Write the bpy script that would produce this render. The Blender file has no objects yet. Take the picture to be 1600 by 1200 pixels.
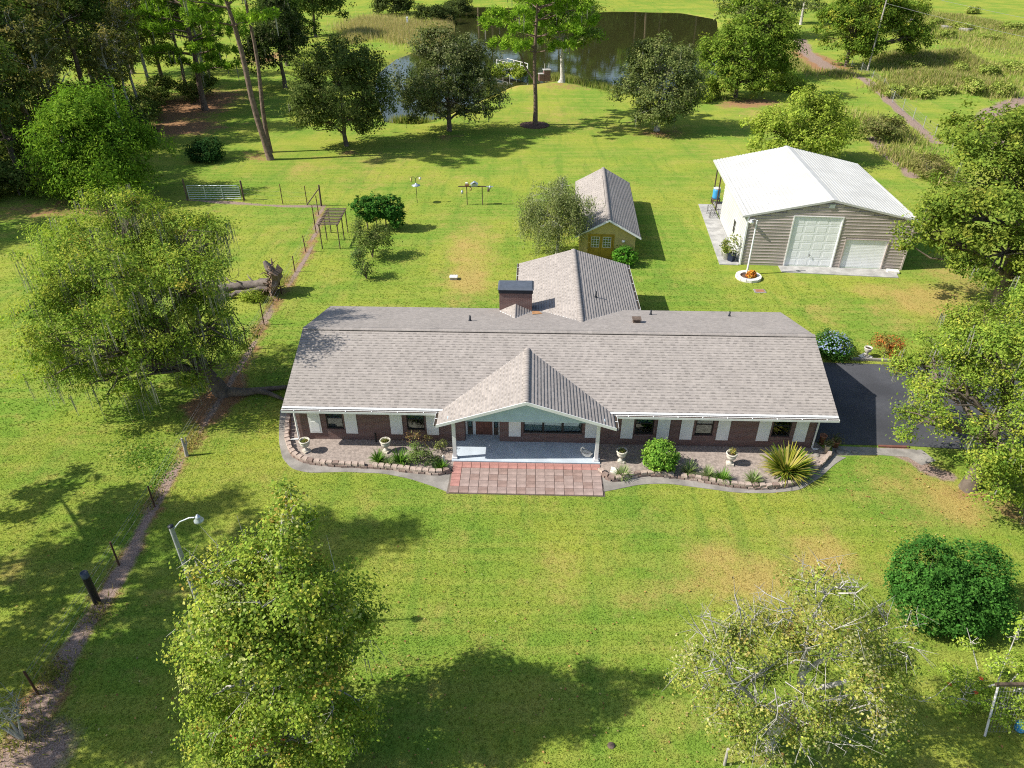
import bpy, math, random
import numpy as np
from mathutils import Vector
R = math.radians
rng = np.random.default_rng(7)
random.seed(7)
S = bpy.context.scene
COL = S.collection

# ------------------------------------------------------------------ camera
CAM_H, PITCH, FPX = 22.6, R(33.3), 1109.0
cam = bpy.data.cameras.new('camera'); camo = bpy.data.objects.new('camera', cam); COL.objects.link(camo)
cam.sensor_width = 36.0; cam.lens = 36.0 * FPX / 1600.0
cam.clip_start = 0.3; cam.clip_end = 4000
camo.location = (0, 0, CAM_H); camo.rotation_euler = (R(90) - PITCH, 0, 0)
S.camera = camo
# ------------------------------------------------------------------ sky and sun
SUN_EL, SUN_AZ = R(42), R(7)
w = bpy.data.worlds.new('World'); S.world = w; w.use_nodes = True
nt = w.node_tree; nt.nodes.clear()
sky = nt.nodes.new('ShaderNodeTexSky'); sky.sky_type = 'NISHITA'; sky.sun_disc = False
sky.sun_elevation = SUN_EL; sky.sun_rotation = R(263); sky.altitude = 20; sky.air_density = 1.0; sky.dust_density = 1.2
bg = nt.nodes.new('ShaderNodeBackground'); bg.inputs['Strength'].default_value = 0.112
ow = nt.nodes.new('ShaderNodeOutputWorld')
nt.links.new(sky.outputs[0], bg.inputs['Color']); nt.links.new(bg.outputs[0], ow.inputs['Surface'])
sl = bpy.data.lights.new('sun', 'SUN'); sl.energy = 4.9; sl.angle = R(0.53); sl.color = (1.0, 0.955, 0.87)
so = bpy.data.objects.new('sun', sl); COL.objects.link(so)
so.location = (-60, -10, 60)
sd = Vector((math.cos(SUN_EL) * math.cos(SUN_AZ), math.cos(SUN_EL) * math.sin(SUN_AZ), -math.sin(SUN_EL)))
so.rotation_euler = sd.to_track_quat('-Z', 'Y').to_euler()
S.view_settings.view_transform = 'Standard'; S.view_settings.look = 'None'
S.view_settings.exposure = 0.57; S.view_settings.gamma = 1.0; S.view_settings.use_curve_mapping = False
S.render.engine = 'CYCLES'
S.cycles.max_bounces = 8; S.cycles.diffuse_bounces = 4; S.cycles.transparent_max_bounces = 12
S.cycles.use_denoising = False; S.cycles.pixel_filter_type = 'BLACKMAN_HARRIS'; S.cycles.filter_width = 1.1

# ------------------------------------------------------------------ survey helper: where the drone's sight line meets the ground
def gp(u, v, z=0.0):
    c, s = math.cos(PITCH), math.sin(PITCH)
    dv = v - 600.0
    rx, ry, rz = u - 800.0, FPX * c - dv * s, -FPX * s - dv * c
    t = (z - CAM_H) / rz
    return (rx * t, ry * t)

# ------------------------------------------------------------------ objects
def link(o, parent=None):
    COL.objects.link(o)
    if parent is not None: o.parent = parent
    return o
def tag(o, label=None, cat=None, group=None, kind=None):
    if label: o['label'] = label
    if cat: o['category'] = cat
    if group: o['group'] = group
    if kind: o['kind'] = kind
    return o
def thing(name, label, cat, loc=(0, 0, 0), rz=0.0, group=None):
    o = bpy.data.objects.new(name, None); o.empty_display_size = 0.3
    COL.objects.link(o); o.location = loc; o.rotation_euler = (0, 0, rz)
    return tag(o, label, cat, group)
def copy_tree(o, parent=None):
    c = o.copy(); COL.objects.link(c)
    if parent is not None: c.parent = parent
    for ch in list(o.children): copy_tree(ch, c)
    return c
def dup(o, loc, rz=None, scale=None, label=None, group=None):
    c = copy_tree(o); c.location = loc
    if rz is not None: c.rotation_euler = (0, 0, rz)
    if scale is not None: c.scale = (scale,) * 3 if np.isscalar(scale) else scale
    if label: c['label'] = label
    if group: c['group'] = group
    return c
def mesh_np(name, verts, faces, mat, parent=None, cols=None, smooth=False, attrs=None):
    """verts (n,3); faces (m,k) array of one face size"""
    verts = np.ascontiguousarray(verts, dtype=np.float32); faces = np.ascontiguousarray(faces, dtype=np.int32)
    me = bpy.data.meshes.new(name)
    n, (m, k) = len(verts), faces.shape
    me.vertices.add(n); me.vertices.foreach_set('co', verts.ravel())
    me.loops.add(m * k); me.loops.foreach_set('vertex_index', faces.ravel())
    me.polygons.add(m)
    me.polygons.foreach_set('loop_start', np.arange(0, m * k, k, dtype=np.int32))
    me.polygons.foreach_set('loop_total', np.full(m, k, dtype=np.int32))
    if smooth: me.polygons.foreach_set('use_smooth', np.ones(m, dtype=bool))
    if cols is not None:
        a = me.attributes.new('col', 'FLOAT_COLOR', 'FACE')
        c4 = np.ones((m, 4), np.float32); c4[:, :3] = cols
        a.data.foreach_set('color', c4.ravel())
    for an, av in (attrs or {}).items():
        a = me.attributes.new(an, 'FLOAT', 'POINT'); a.data.foreach_set('value', np.ascontiguousarray(av, dtype=np.float32))
    me.update(calc_edges=True)
    me.materials.append(mat)
    o = bpy.data.objects.new(name, me)
    return link(o, parent)

class MB:
    """collects shapes, then links them as one mesh object"""
    def __init__(s): s.v = []; s.f = []; s.sm = []
    def add(s, vs, fs, smooth=False):
        b = len(s.v); s.v += [tuple(map(float, p)) for p in vs]; s.f += [tuple(b + i for i in f) for f in fs]; s.sm += [smooth] * len(fs); return s
    def box(s, x0, x1, y0, y1, z0, z1):
        v = [(x0, y0, z0), (x1, y0, z0), (x1, y1, z0), (x0, y1, z0), (x0, y0, z1), (x1, y0, z1), (x1, y1, z1), (x0, y1, z1)]
        return s.add(v, [(3, 2, 1, 0), (4, 5, 6, 7), (0, 1, 5, 4), (1, 2, 6, 5), (2, 3, 7, 6), (3, 0, 4, 7)])
    def bev(s, x0, x1, y0, y1, z0, z1, b=0.01):
        """box whose top edges are chamfered"""
        v = [(x0, y0, z0), (x1, y0, z0), (x1, y1, z0), (x0, y1, z0), (x0, y0, z1 - b), (x1, y0, z1 - b), (x1, y1, z1 - b), (x0, y1, z1 - b),
             (x0 + b, y0 + b, z1), (x1 - b, y0 + b, z1), (x1 - b, y1 - b, z1), (x0 + b, y1 - b, z1)]
        return s.add(v, [(3, 2, 1, 0), (0, 1, 5, 4), (1, 2, 6, 5), (2, 3, 7, 6), (3, 0, 4, 7), (4, 5, 9, 8), (5, 6, 10, 9), (6, 7, 11, 10), (7, 4, 8, 11), (8, 9, 10, 11)])
    def slab(s, poly, t, n=None):
        """polygon of 3-D points given thickness t downwards"""
        k = len(poly); lo = [(p[0], p[1], p[2] - t) for p in poly]
        return s.add(list(poly) + lo, [tuple(range(k)), tuple(range(2 * k - 1, k - 1, -1))] + [(i, k + i, k + (i + 1) % k, (i + 1) % k) for i in range(k)])
    def prism_y(s, prof, y0, y1):
        """closed (x,z) profile pushed from y0 to y1"""
        k = len(prof)
        return s.add([(x, y0, z) for x, z in prof] + [(x, y1, z) for x, z in prof], [tuple(range(k)), tuple(range(2 * k - 1, k - 1, -1))] + [((i + 1) % k, i, k + i, k + (i + 1) % k) for i in range(k)])
    def tube(s, pts, rad, n=6, caps=True, smooth=True):
        pts = [Vector(p) for p in pts]; rad = [rad] * len(pts) if np.isscalar(rad) else rad
        vs = []; fs = []; ref = None
        for i, p in enumerate(pts):
            d = (pts[min(i + 1, len(pts) - 1)] - pts[max(i - 1, 0)]).normalized()
            if ref is None:
                ref = Vector((1, 0, 0)) if abs(d.x) < 0.8 else Vector((0, 1, 0))
            a = (ref - d * ref.dot(d)).normalized(); b = d.cross(a); ref = a
            for j in range(n):
                t = 2 * math.pi * j / n; vs.append(p + (a * math.cos(t) + b * math.sin(t)) * rad[i])
        for i in range(len(pts) - 1):
            for j in range(n):
                fs.append((i * n + j, i * n + (j + 1) % n, (i + 1) * n + (j + 1) % n, (i + 1) * n + j))
        s.add(vs, fs, smooth)
        if caps:
            s.add(vs[:n], [tuple(range(n - 1, -1, -1))]); s.add(vs[-n:], [tuple(range(n))])
        return s
    def lathe(s, prof, n=20, c=(0, 0, 0), smooth=True):
        vs = [(c[0] + r * math.cos(2 * math.pi * j / n), c[1] + r * math.sin(2 * math.pi * j / n), c[2] + z) for r, z in prof for j in range(n)]
        fs = [(i * n + j, i * n + (j + 1) % n, (i + 1) * n + (j + 1) % n, (i + 1) * n + j) for i in range(len(prof) - 1) for j in range(n)]
        return s.add(vs, fs, smooth)
    def build(s, name, mat, parent=None, loc=None, rz=None):
        me = bpy.data.meshes.new(name); me.from_pydata(s.v, [], s.f); me.materials.append(mat)
        me.polygons.foreach_set('use_smooth', s.sm); me.update()
        o = bpy.data.objects.new(name, me)
        if loc is not None: o.location = loc
        if rz is not None: o.rotation_euler = (0, 0, rz)
        return link(o, parent)
def share(o, parent, loc=(0, 0, 0), rz=0.0, scale=None, mat=None):
    c = o.copy(); COL.objects.link(c); c.parent = parent; c.location = loc; c.rotation_euler = (0, 0, rz)
    if scale is not None: c.scale = scale
    if mat is not None:
        c.material_slots[0].link = 'OBJECT'; c.material_slots[0].material = mat
    return c

# ------------------------------------------------------------------ materials
def new_mat(name):
    m = bpy.data.materials.new(name); m.use_nodes = True; t = m.node_tree; t.nodes.clear()
    out = t.nodes.new('ShaderNodeOutputMaterial'); return m, t, out
def N(t, kind, **kw):
    n = t.nodes.new(kind)
    for k, v in kw.items():
        if k in n.inputs: n.inputs[k].default_value = v
        else: setattr(n, k, v)
    return n
def mixc(t, fac, a, b, blend='MIX'):
    n = t.nodes.new('ShaderNodeMix'); n.data_type = 'RGBA'; n.blend_type = blend
    for i, x in ((0, fac), (6, a), (7, b)):
        if isinstance(x, bpy.types.NodeSocket): t.links.new(x, n.inputs[i])
        elif i == 0: n.inputs[0].default_value = x
        else: n.inputs[i].default_value = (*x[:3], 1)
    return n.outputs[2]
def ramp(t, src, lo, hi):
    n = t.nodes.new('ShaderNodeMapRange'); n.interpolation_type = 'SMOOTHSTEP'
    t.links.new(src, n.inputs[0]); n.inputs[1].default_value = lo; n.inputs[2].default_value = hi; return n.outputs[0]
def math_(t, op, a, b):
    n = t.nodes.new('ShaderNodeMath'); n.operation = op
    for i, x in ((0, a), (1, b)):
        if isinstance(x, bpy.types.NodeSocket): t.links.new(x, n.inputs[i])
        else: n.inputs[i].default_value = x
    return n.outputs[0]
def noise(t, vec, scale, detail=4, rough=0.55):
    n = N(t, 'ShaderNodeTexNoise'); n.inputs['Scale'].default_value = scale; n.inputs['Detail'].default_value = detail; n.inputs['Roughness'].default_value = rough
    t.links.new(vec, n.inputs['Vector']); return n.outputs['Fac']
def simple(name, col, rough=0.7, var=0.25, scale=3.0, bump=0.0, bscale=40.0, metal=0.0, dark=None, spec=0.3):
    m, t, out = new_mat(name); p = N(t, 'ShaderNodeBsdfPrincipled'); t.links.new(p.outputs[0], out.inputs[0])
    p.inputs['Roughness'].default_value = rough; p.inputs['Metallic'].default_value = metal; p.inputs['Specular IOR Level'].default_value = spec
    tc = N(t, 'ShaderNodeTexCoord')
    oi = N(t, 'ShaderNodeObjectInfo')
    f = noise(t, tc.outputs['Object'], scale, 6, 0.6)
    lo = dark or tuple(c * (1 - var) for c in col); hi = tuple(min(1, c * (1 + var * 0.6)) for c in col)
    c = mixc(t, ramp(t, f, 0.3, 0.7), lo, hi)
    f2 = noise(t, tc.outputs['Object'], scale * 14, 3, 0.6)
    c = mixc(t, math_(t, 'MULTIPLY', ramp(t, f2, 0.4, 0.75), min(1, var)), c, tuple(x * 0.6 for x in col))
    c = mixc(t, math_(t, 'MULTIPLY', oi.outputs['Random'], min(0.6, var)), c, tuple(x * 0.75 for x in col))
    t.links.new(c, p.inputs['Base Color'])
    if bump:
        b = N(t, 'ShaderNodeBump', Strength=bump, Distance=0.02); t.links.new(noise(t, tc.outputs['Object'], bscale, 3), b.inputs['Height'])
        t.links.new(b.outputs[0], p.inputs['Normal'])
    return m
def attr_mat(name, rough=0.8, trans=0.0, gloss=0.0, grain=0.2, gscale=30.0, bump=0.0):
    """albedo from the per-face attribute; leaves let light through"""
    m, t, out = new_mat(name)
    a = N(t, 'ShaderNodeAttribute'); a.attribute_name = 'col'
    tc = N(t, 'ShaderNodeTexCoord')
    c = a.outputs['Color']
    if grain:
        c = mixc(t, grain, c, mixc(t, noise(t, tc.outputs['Object'], gscale, 4, 0.65), (0, 0, 0), (1, 1, 1)), 'OVERLAY')
        c = mixc(t, 0.22, c, mixc(t, ramp(t, noise(t, tc.outputs['Object'], 0.7, 6, 0.7), 0.25, 0.75), (0.3,) * 3, (0.68,) * 3), 'OVERLAY')
    if trans:
        d = N(t, 'ShaderNodeBsdfDiffuse'); tr = N(t, 'ShaderNodeBsdfTranslucent'); mx = N(t, 'ShaderNodeMixShader', Fac=trans)
        t.links.new(c, d.inputs[0])
        t.links.new(mixc(t, 0.7, c, (0.86, 1.0, 0.35), 'MULTIPLY'), tr.inputs[0])
        t.links.new(d.outputs[0], mx.inputs[1]); t.links.new(tr.outputs[0], mx.inputs[2])
        last = mx.outputs[0]
        if gloss:
            g = N(t, 'ShaderNodeBsdfGlossy', Roughness=0.4); g.inputs[0].default_value = (1, 1, 1, 1)
            m2 = N(t, 'ShaderNodeMixShader', Fac=gloss); t.links.new(last, m2.inputs[1]); t.links.new(g.outputs[0], m2.inputs[2]); last = m2.outputs[0]
        t.links.new(last, out.inputs[0])
    else:
        p = N(t, 'ShaderNodeBsdfPrincipled'); p.inputs['Roughness'].default_value = rough; p.inputs['Specular IOR Level'].default_value = 0.2
        t.links.new(c, p.inputs['Base Color']); t.links.new(p.outputs[0], out.inputs[0])
        if bump:
            b = N(t, 'ShaderNodeBump', Strength=bump, Distance=0.02); t.links.new(noise(t, tc.outputs['Object'], gscale * 2, 3), b.inputs['Height']); t.links.new(b.outputs[0], p.inputs['Normal'])
    return m
def brick_mat(name):
    m, t, out = new_mat(name); p = N(t, 'ShaderNodeBsdfPrincipled'); t.links.new(p.outputs[0], out.inputs[0]); p.inputs['Roughness'].default_value = 0.85
    tc = N(t, 'ShaderNodeTexCoord'); sp = N(t, 'ShaderNodeSeparateXYZ'); t.links.new(tc.outputs['Object'], sp.inputs[0])
    cb = N(t, 'ShaderNodeCombineXYZ'); t.links.new(math_(t, 'ADD', sp.outputs[0], sp.outputs[1]), cb.inputs[0]); t.links.new(sp.outputs[2], cb.inputs[1])
    b = N(t, 'ShaderNodeTexBrick'); t.links.new(cb.outputs[0], b.inputs['Vector'])
    b.inputs['Color1'].default_value = (0.185, 0.092, 0.074, 1); b.inputs['Color2'].default_value = (0.120, 0.060, 0.052, 1); b.inputs['Mortar'].default_value = (0.23, 0.19, 0.175, 1)
    b.inputs['Scale'].default_value = 1.0; b.inputs['Brick Width'].default_value = 0.215; b.inputs['Row Height'].default_value = 0.075; b.inputs['Mortar Size'].default_value = 0.008
    f = noise(t, tc.outputs['Object'], 1.7, 5)
    t.links.new(mixc(t, math_(t, 'MULTIPLY', ramp(t, f, 0.4, 0.7), 0.35), b.outputs[0], (0.16, 0.10, 0.085)), p.inputs['Base Color'])
    bu = N(t, 'ShaderNodeBump', Strength=0.5, Distance=0.01); t.links.new(b.outputs['Fac'], bu.inputs['Height']); bu.invert = True; t.links.new(bu.outputs[0], p.inputs['Normal'])
    return m
def glass_mat(name):
    m, t, out = new_mat(name)
    tr = N(t, 'ShaderNodeBsdfTransparent'); tr.inputs[0].default_value = (0.62, 0.72, 0.70, 1)
    g = N(t, 'ShaderNodeBsdfGlossy', Roughness=0.03); g.inputs[0].default_value = (0.9, 0.95, 0.95, 1)
    fr = N(t, 'ShaderNodeFresnel', IOR=1.55); mx = N(t, 'ShaderNodeMixShader')
    t.links.new(math_(t, 'ADD', fr.outputs[0], 0.05), mx.inputs[0]); t.links.new(tr.outputs[0], mx.inputs[1]); t.links.new(g.outputs[0], mx.inputs[2]); t.links.new(mx.outputs[0], out.inputs[0])
    return m
M = {}
M['leaf'] = attr_mat('leaf', trans=0.40, gloss=0.0, grain=0.0)
M['needle'] = attr_mat('needle', trans=0.35, gloss=0.0, grain=0.0)
M['moss'] = attr_mat('spanish_moss', trans=0.3, grain=0.0)
M['shingle'] = attr_mat('asphalt_shingle', rough=0.9, grain=0.22, gscale=9, bump=0.3)
M['bark'] = simple('bark', (0.17, 0.135, 0.105), 0.95, 0.5, 2.5, 0.9, 14)
M['bark_grey'] = simple('grey_bark', (0.50, 0.47, 0.42), 0.95, 0.4, 3, 0.8, 16)
M['bark_pine'] = simple('pine_bark', (0.20, 0.14, 0.105), 0.95, 0.5, 3, 1.0, 12)
M['brick'] = brick_mat('red_brick')
M['white'] = simple('white_paint', (0.78, 0.78, 0.76), 0.5, 0.08, 2)
M['gutter'] = simple('white_gutter', (0.72, 0.72, 0.70), 0.45, 0.12, 3)
M['shutter'] = simple('shutter_paint', (0.80, 0.79, 0.76), 0.55, 0.06, 2)
M['dark'] = simple('dark_bronze', (0.030, 0.026, 0.024), 0.5, 0.2, 5)
M['interior'] = simple('room_dark', (0.06, 0.055, 0.05), 0.9, 0.2, 1)
M['curtain'] = simple('curtain_fabric', (0.62, 0.62, 0.58), 0.9, 0.1, 6)
M['glass'] = glass_mat('window_glass')
M['gable'] = simple('pale_blue_siding', (0.46, 0.585, 0.65), 0.6, 0.08, 2)
M['slab'] = simple('painted_concrete', (0.50, 0.56, 0.62), 0.6, 0.12, 1.5)
M['concrete'] = simple('concrete', (0.40, 0.39, 0.37), 0.85, 0.28, 1.3, 0.3, 30)
M['concrete_old'] = simple('weathered_concrete', (0.31, 0.285, 0.255), 0.9, 0.5, 1.2, 0.3, 30)
M['asphalt'] = simple('asphalt', (0.075, 0.076, 0.084), 0.8, 0.4, 0.35, 0.5, 90)
M['gravel'] = simple('pea_gravel', (0.38, 0.315, 0.275), 0.95, 0.5, 7, 1.0, 28)
M['stone'] = simple('tan_block', (0.47, 0.37, 0.31), 0.9, 0.35, 4, 0.7, 22)
M['stone_dark'] = simple('brown_block', (0.29, 0.21, 0.175), 0.9, 0.35, 4, 0.7, 22)
M['paver_red'] = simple('red_paver', (0.42, 0.21, 0.18), 0.9, 0.25, 3, 0.4, 30)
M['paver_brown'] = simple('brown_paver', (0.31, 0.215, 0.185), 0.9, 0.35, 2, 0.4, 30)
M['paver_pale'] = simple('faded_paver', (0.355, 0.265, 0.235), 0.9, 0.3, 2, 0.4, 30)
M['joint'] = simple('sandy_joint', (0.19, 0.15, 0.125), 0.95, 0.3, 6)
M['yellow'] = simple('yellow_siding', (0.56, 0.45, 0.16), 0.7, 0.12, 2)
M['yellow_door'] = simple('ochre_door', (0.42, 0.29, 0.035), 0.6, 0.15, 2)
M['metal_white'] = simple('white_steel', (0.53, 0.525, 0.495), 0.5, 0.11, 0.45, spec=0.4)
M['metal_tan'] = simple('tan_steel', (0.47, 0.405, 0.375), 0.5, 0.16, 0.7)
M['door_white'] = simple('white_door_paint', (0.85, 0.86, 0.87), 0.5, 0.05, 2)
M['galv'] = simple('galvanised_steel', (0.50, 0.55, 0.60), 0.4, 0.15, 5, metal=0.5)
M['rust'] = simple('rusty_post', (0.11, 0.055, 0.035), 0.9, 0.4, 8)
M['wood'] = simple('old_wood', (0.145, 0.105, 0.08), 0.9, 0.4, 4, 0.4, 20)
M['wood_grey'] = simple('grey_wood', (0.42, 0.38, 0.34), 0.9, 0.3, 4, 0.4, 20)
M['wood_white'] = simple('whitewashed_wood', (0.62, 0.60, 0.56), 0.85, 0.2, 3)
M['wood_red'] = simple('red_brown_wood', (0.20, 0.085, 0.06), 0.7, 0.25, 3)
M['brown_metal'] = simple('brown_metal_frame', (0.12, 0.085, 0.06), 0.7, 0.3, 6)
M['pole_grey'] = simple('grey_pole_paint', (0.36, 0.37, 0.37), 0.6, 0.25, 4)
M['cap'] = simple('slate_cap', (0.085, 0.10, 0.125), 0.6, 0.2, 3)
M['capdark'] = simple('black_flashing', (0.02, 0.024, 0.032), 0.5, 0.2, 3)
M['copper'] = simple('rusty_flashing', (0.42, 0.22, 0.10), 0.8, 0.3, 5)
M['urn'] = simple('cast_stone', (0.60, 0.555, 0.47), 0.9, 0.25, 6, 0.4, 30)
M['soil'] = simple('dark_soil', (0.055, 0.040, 0.028), 0.95, 0.4, 6, 0.8, 25)
M['mulch'] = simple('brown_mulch', (0.115, 0.065, 0.045), 0.95, 0.5, 5, 1.0, 20)
M['terracotta'] = simple('terracotta', (0.34, 0.15, 0.085), 0.85, 0.2, 4)
M['blue'] = simple('blue_plastic', (0.055, 0.30, 0.58), 0.45, 0.12, 2)
M['navy'] = simple('blue_black_glaze', (0.022, 0.030, 0.055), 0.3, 0.2, 3)
M['stone_white'] = simple('white_stone', (0.76, 0.73, 0.66), 0.85, 0.15, 6, 0.4, 30)
M['sky_wire'] = simple('bare_wire', (0.28, 0.28, 0.28), 0.5, 0.1, 3)
M['roots'] = simple('earthy_root', (0.24, 0.165, 0.115), 0.95, 0.5, 4, 0.9, 18)
M['dead_wood'] = simple('dead_grey_wood', (0.20, 0.165, 0.14), 0.95, 0.5, 3, 1.0, 14)

# ------------------------------------------------------------------ ground
def px_poly(pts): return np.array([gp(*p) for p in pts])
POND = px_poly([(596, 150), (612, 184), (650, 186), (700, 172), (760, 146), (800, 128), (835, 126), (870, 118), (900, 124), (960, 136), (1040, 150), (1095, 148), (1112, 110), (1122, 60), (1112, 28), (1060, 18), (960, 16), (920, 18), (860, 13), (760, 9), (722, 10), (694, 18), (704, 45), (664, 75), (625, 90), (598, 112)])
def poly_sd(poly, X, Y):
    """signed distance, negative inside"""
    d = np.full(X.shape, 1e9); inside = np.zeros(X.shape, bool)
    n = len(poly)
    for i in range(n):
        ax, ay = poly[i]; bx, by = poly[(i + 1) % n]
        ex, ey = bx - ax, by - ay
        t = np.clip(((X - ax) * ex + (Y - ay) * ey) / (ex * ex + ey * ey), 0, 1)
        d = np.minimum(d, np.hypot(X - ax - t * ex, Y - ay - t * ey))
        c = ((ay > Y) != (by > Y))
        with np.errstate(divide='ignore', invalid='ignore'):
            xi = ax + (Y - ay) * ex / (ey if ey != 0 else 1e-9)
        inside ^= (c & (X < xi))
    return np.where(inside, -d, d)
def line_d(pts, X, Y):
    d = np.full(X.shape, 1e9)
    for i in range(len(pts) - 1):
        ax, ay = pts[i]; bx, by = pts[i + 1]; ex, ey = bx - ax, by - ay
        t = np.clip(((X - ax) * ex + (Y - ay) * ey) / (ex * ex + ey * ey + 1e-9), 0, 1)
        d = np.minimum(d, np.hypot(X - ax - t * ex, Y - ay - t * ey))
    return d
def bump(X, Y, u, v, ru, rv, a):
    """soft patch round a surveyed point, radii in survey pixels"""
    cx, cy = gp(u, v); rx = abs(gp(u + ru, v)[0] - cx); ry = 0.5 * abs(gp(u, v - rv)[1] - gp(u, v + rv)[1])
    return a * np.exp(-((X - cx) / rx) ** 2 - ((Y - cy) / ry) ** 2)
def wob(X, Y):
    return 0.5 * np.sin(X * 0.9 + 1.3 * np.sin(Y * 0.7)) + 0.5 * np.sin(Y * 1.1 + 1.7 * np.sin(X * 0.6 + 2))
MOUNDS = [(1450, 135, 62, 12, 1.6), (1535, 145, 30, 8, 0.8), (1425, 95, 40, 8, 1.5), (1500, 100, 26, 9, 1.7), (1485, 35, 55, 10, 1.3), (1560, 50, 30, 10, 1.0), (1400, 145, 25, 7, 0.6)]
FENCE_STRIP = [(20, 1190), (62, 1108), (98, 1040), (132, 980), (165, 932), (203, 870), (235, 800), (262, 750), (292, 700), (325, 650), (352, 612), (384, 560), (398, 530), (425, 480), (447, 448), (470, 415), (487, 382), (497, 350), (503, 323)]
RIGHT_STRIP = [(1330, 118), (1350, 126), (1387, 156), (1422, 186), (1462, 222)]
RIGHT_STRIP2 = [(1362, 215), (1385, 240), (1412, 262), (1425, 275)]
PATH = [(1250, 62), (1262, 82), (1292, 105), (1330, 118)]
GRAVEL_ROAD = [(1640, 150), (1590, 158), (1555, 172), (1530, 196), (1560, 230)]
DRY = [(1290, 865, 50, 35, .9), (1175, 905, 130, 42, .8), (1240, 965, 80, 25, .45), (1110, 862, 50, 22, .6), (868, 905, 60, 70, .42), (1000, 935, 60, 22, .45), (1500, 800, 70, 35, .7), (1450, 745, 55, 45, .5), (1385, 760, 60, 35, .4), (1240, 745, 70, 25, .45),
       (735, 392, 45, 38, .7), (728, 438, 40, 22, .6), (735, 462, 55, 22, .35), (1190, 380, 25, 45, .4), (1290, 490, 45, 22, .5), (1450, 470, 80, 30, .9), (1500, 430, 50, 30, .7), (1390, 500, 40, 25, .4), (1355, 450, 30, 12, .4), (20, 895, 28, 28, .7), (560, 725, 200, 20, .2), (1345, 690, 40, 20, .3),
       (1115, 240, 60, 25, .3), (860, 180, 80, 25, .4), (1180, 180, 40, 18, .5), (1240, 240, 40, 40, .3), (470, 265, 40, 18, .5), (560, 285, 60, 18, .35), (590, 250, 60, 14, .5), (840, 130, 40, 14, .6), (430, 365, 50, 24, .3), (740, 345, 60, 22, .3), (690, 280, 80, 14, .35), (1420, 940, 40, 60, .4), (1100, 780, 60, 25, .25), (830, 780, 70, 20, .25),
       (290, 925, 60, 16, .5), (250, 1000, 70, 14, .45), (210, 1060, 80, 18, .4), (330, 1080, 60, 30, .4), (100, 640, 120, 60, .15), (30, 720, 90, 60, .2), (1040, 1120, 60, 40, .3), (1180, 1180, 70, 25, .6), (660, 960, 60, 30, .2), (60, 545, 50, 20, .2), (1380, 230, 40, 30, .4), (1500, 110, 60, 12, .4), (1400, 150, 50, 10, .4), (1560, 70, 60, 10, .4), (1005, 200, 90, 12, .4)]
LITTER = [(290, 170, 60, 14, .9), (290, 200, 70, 14, .8), (350, 150, 50, 12, .5), (400, 245, 40, 14, .6), (420, 90, 40, 14, .7), (460, 60, 30, 12, .6), (1285, 105, 60, 14, .9), (1262, 85, 30, 12, .9), (1190, 160, 60, 10, .7), (1140, 165, 50, 8, .5), (350, 615, 45, 22, .9), (310, 640, 40, 18, .7), (1520, 770, 50, 14, .6), (1590, 800, 50, 30, .7), (885, 135, 50, 9, .6), (700, 215, 45, 8, .5), (545, 238, 30, 7, .6), (1030, 208, 55, 8, .7), (60, 330, 120, 25, .6), (200, 320, 60, 16, .6), (330, 330, 30, 8, .5), (30, 1180, 70, 45, .5), (60, 1090, 60, 30, .4), (1485, 985, 60, 10, .6), (1200, 1185, 50, 14, .7), (1290, 62, 30, 14, .5), (150, 160, 240, 70, .5), (90, 60, 180, 50, .55), (430, 30, 60, 12, .4)]
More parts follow.
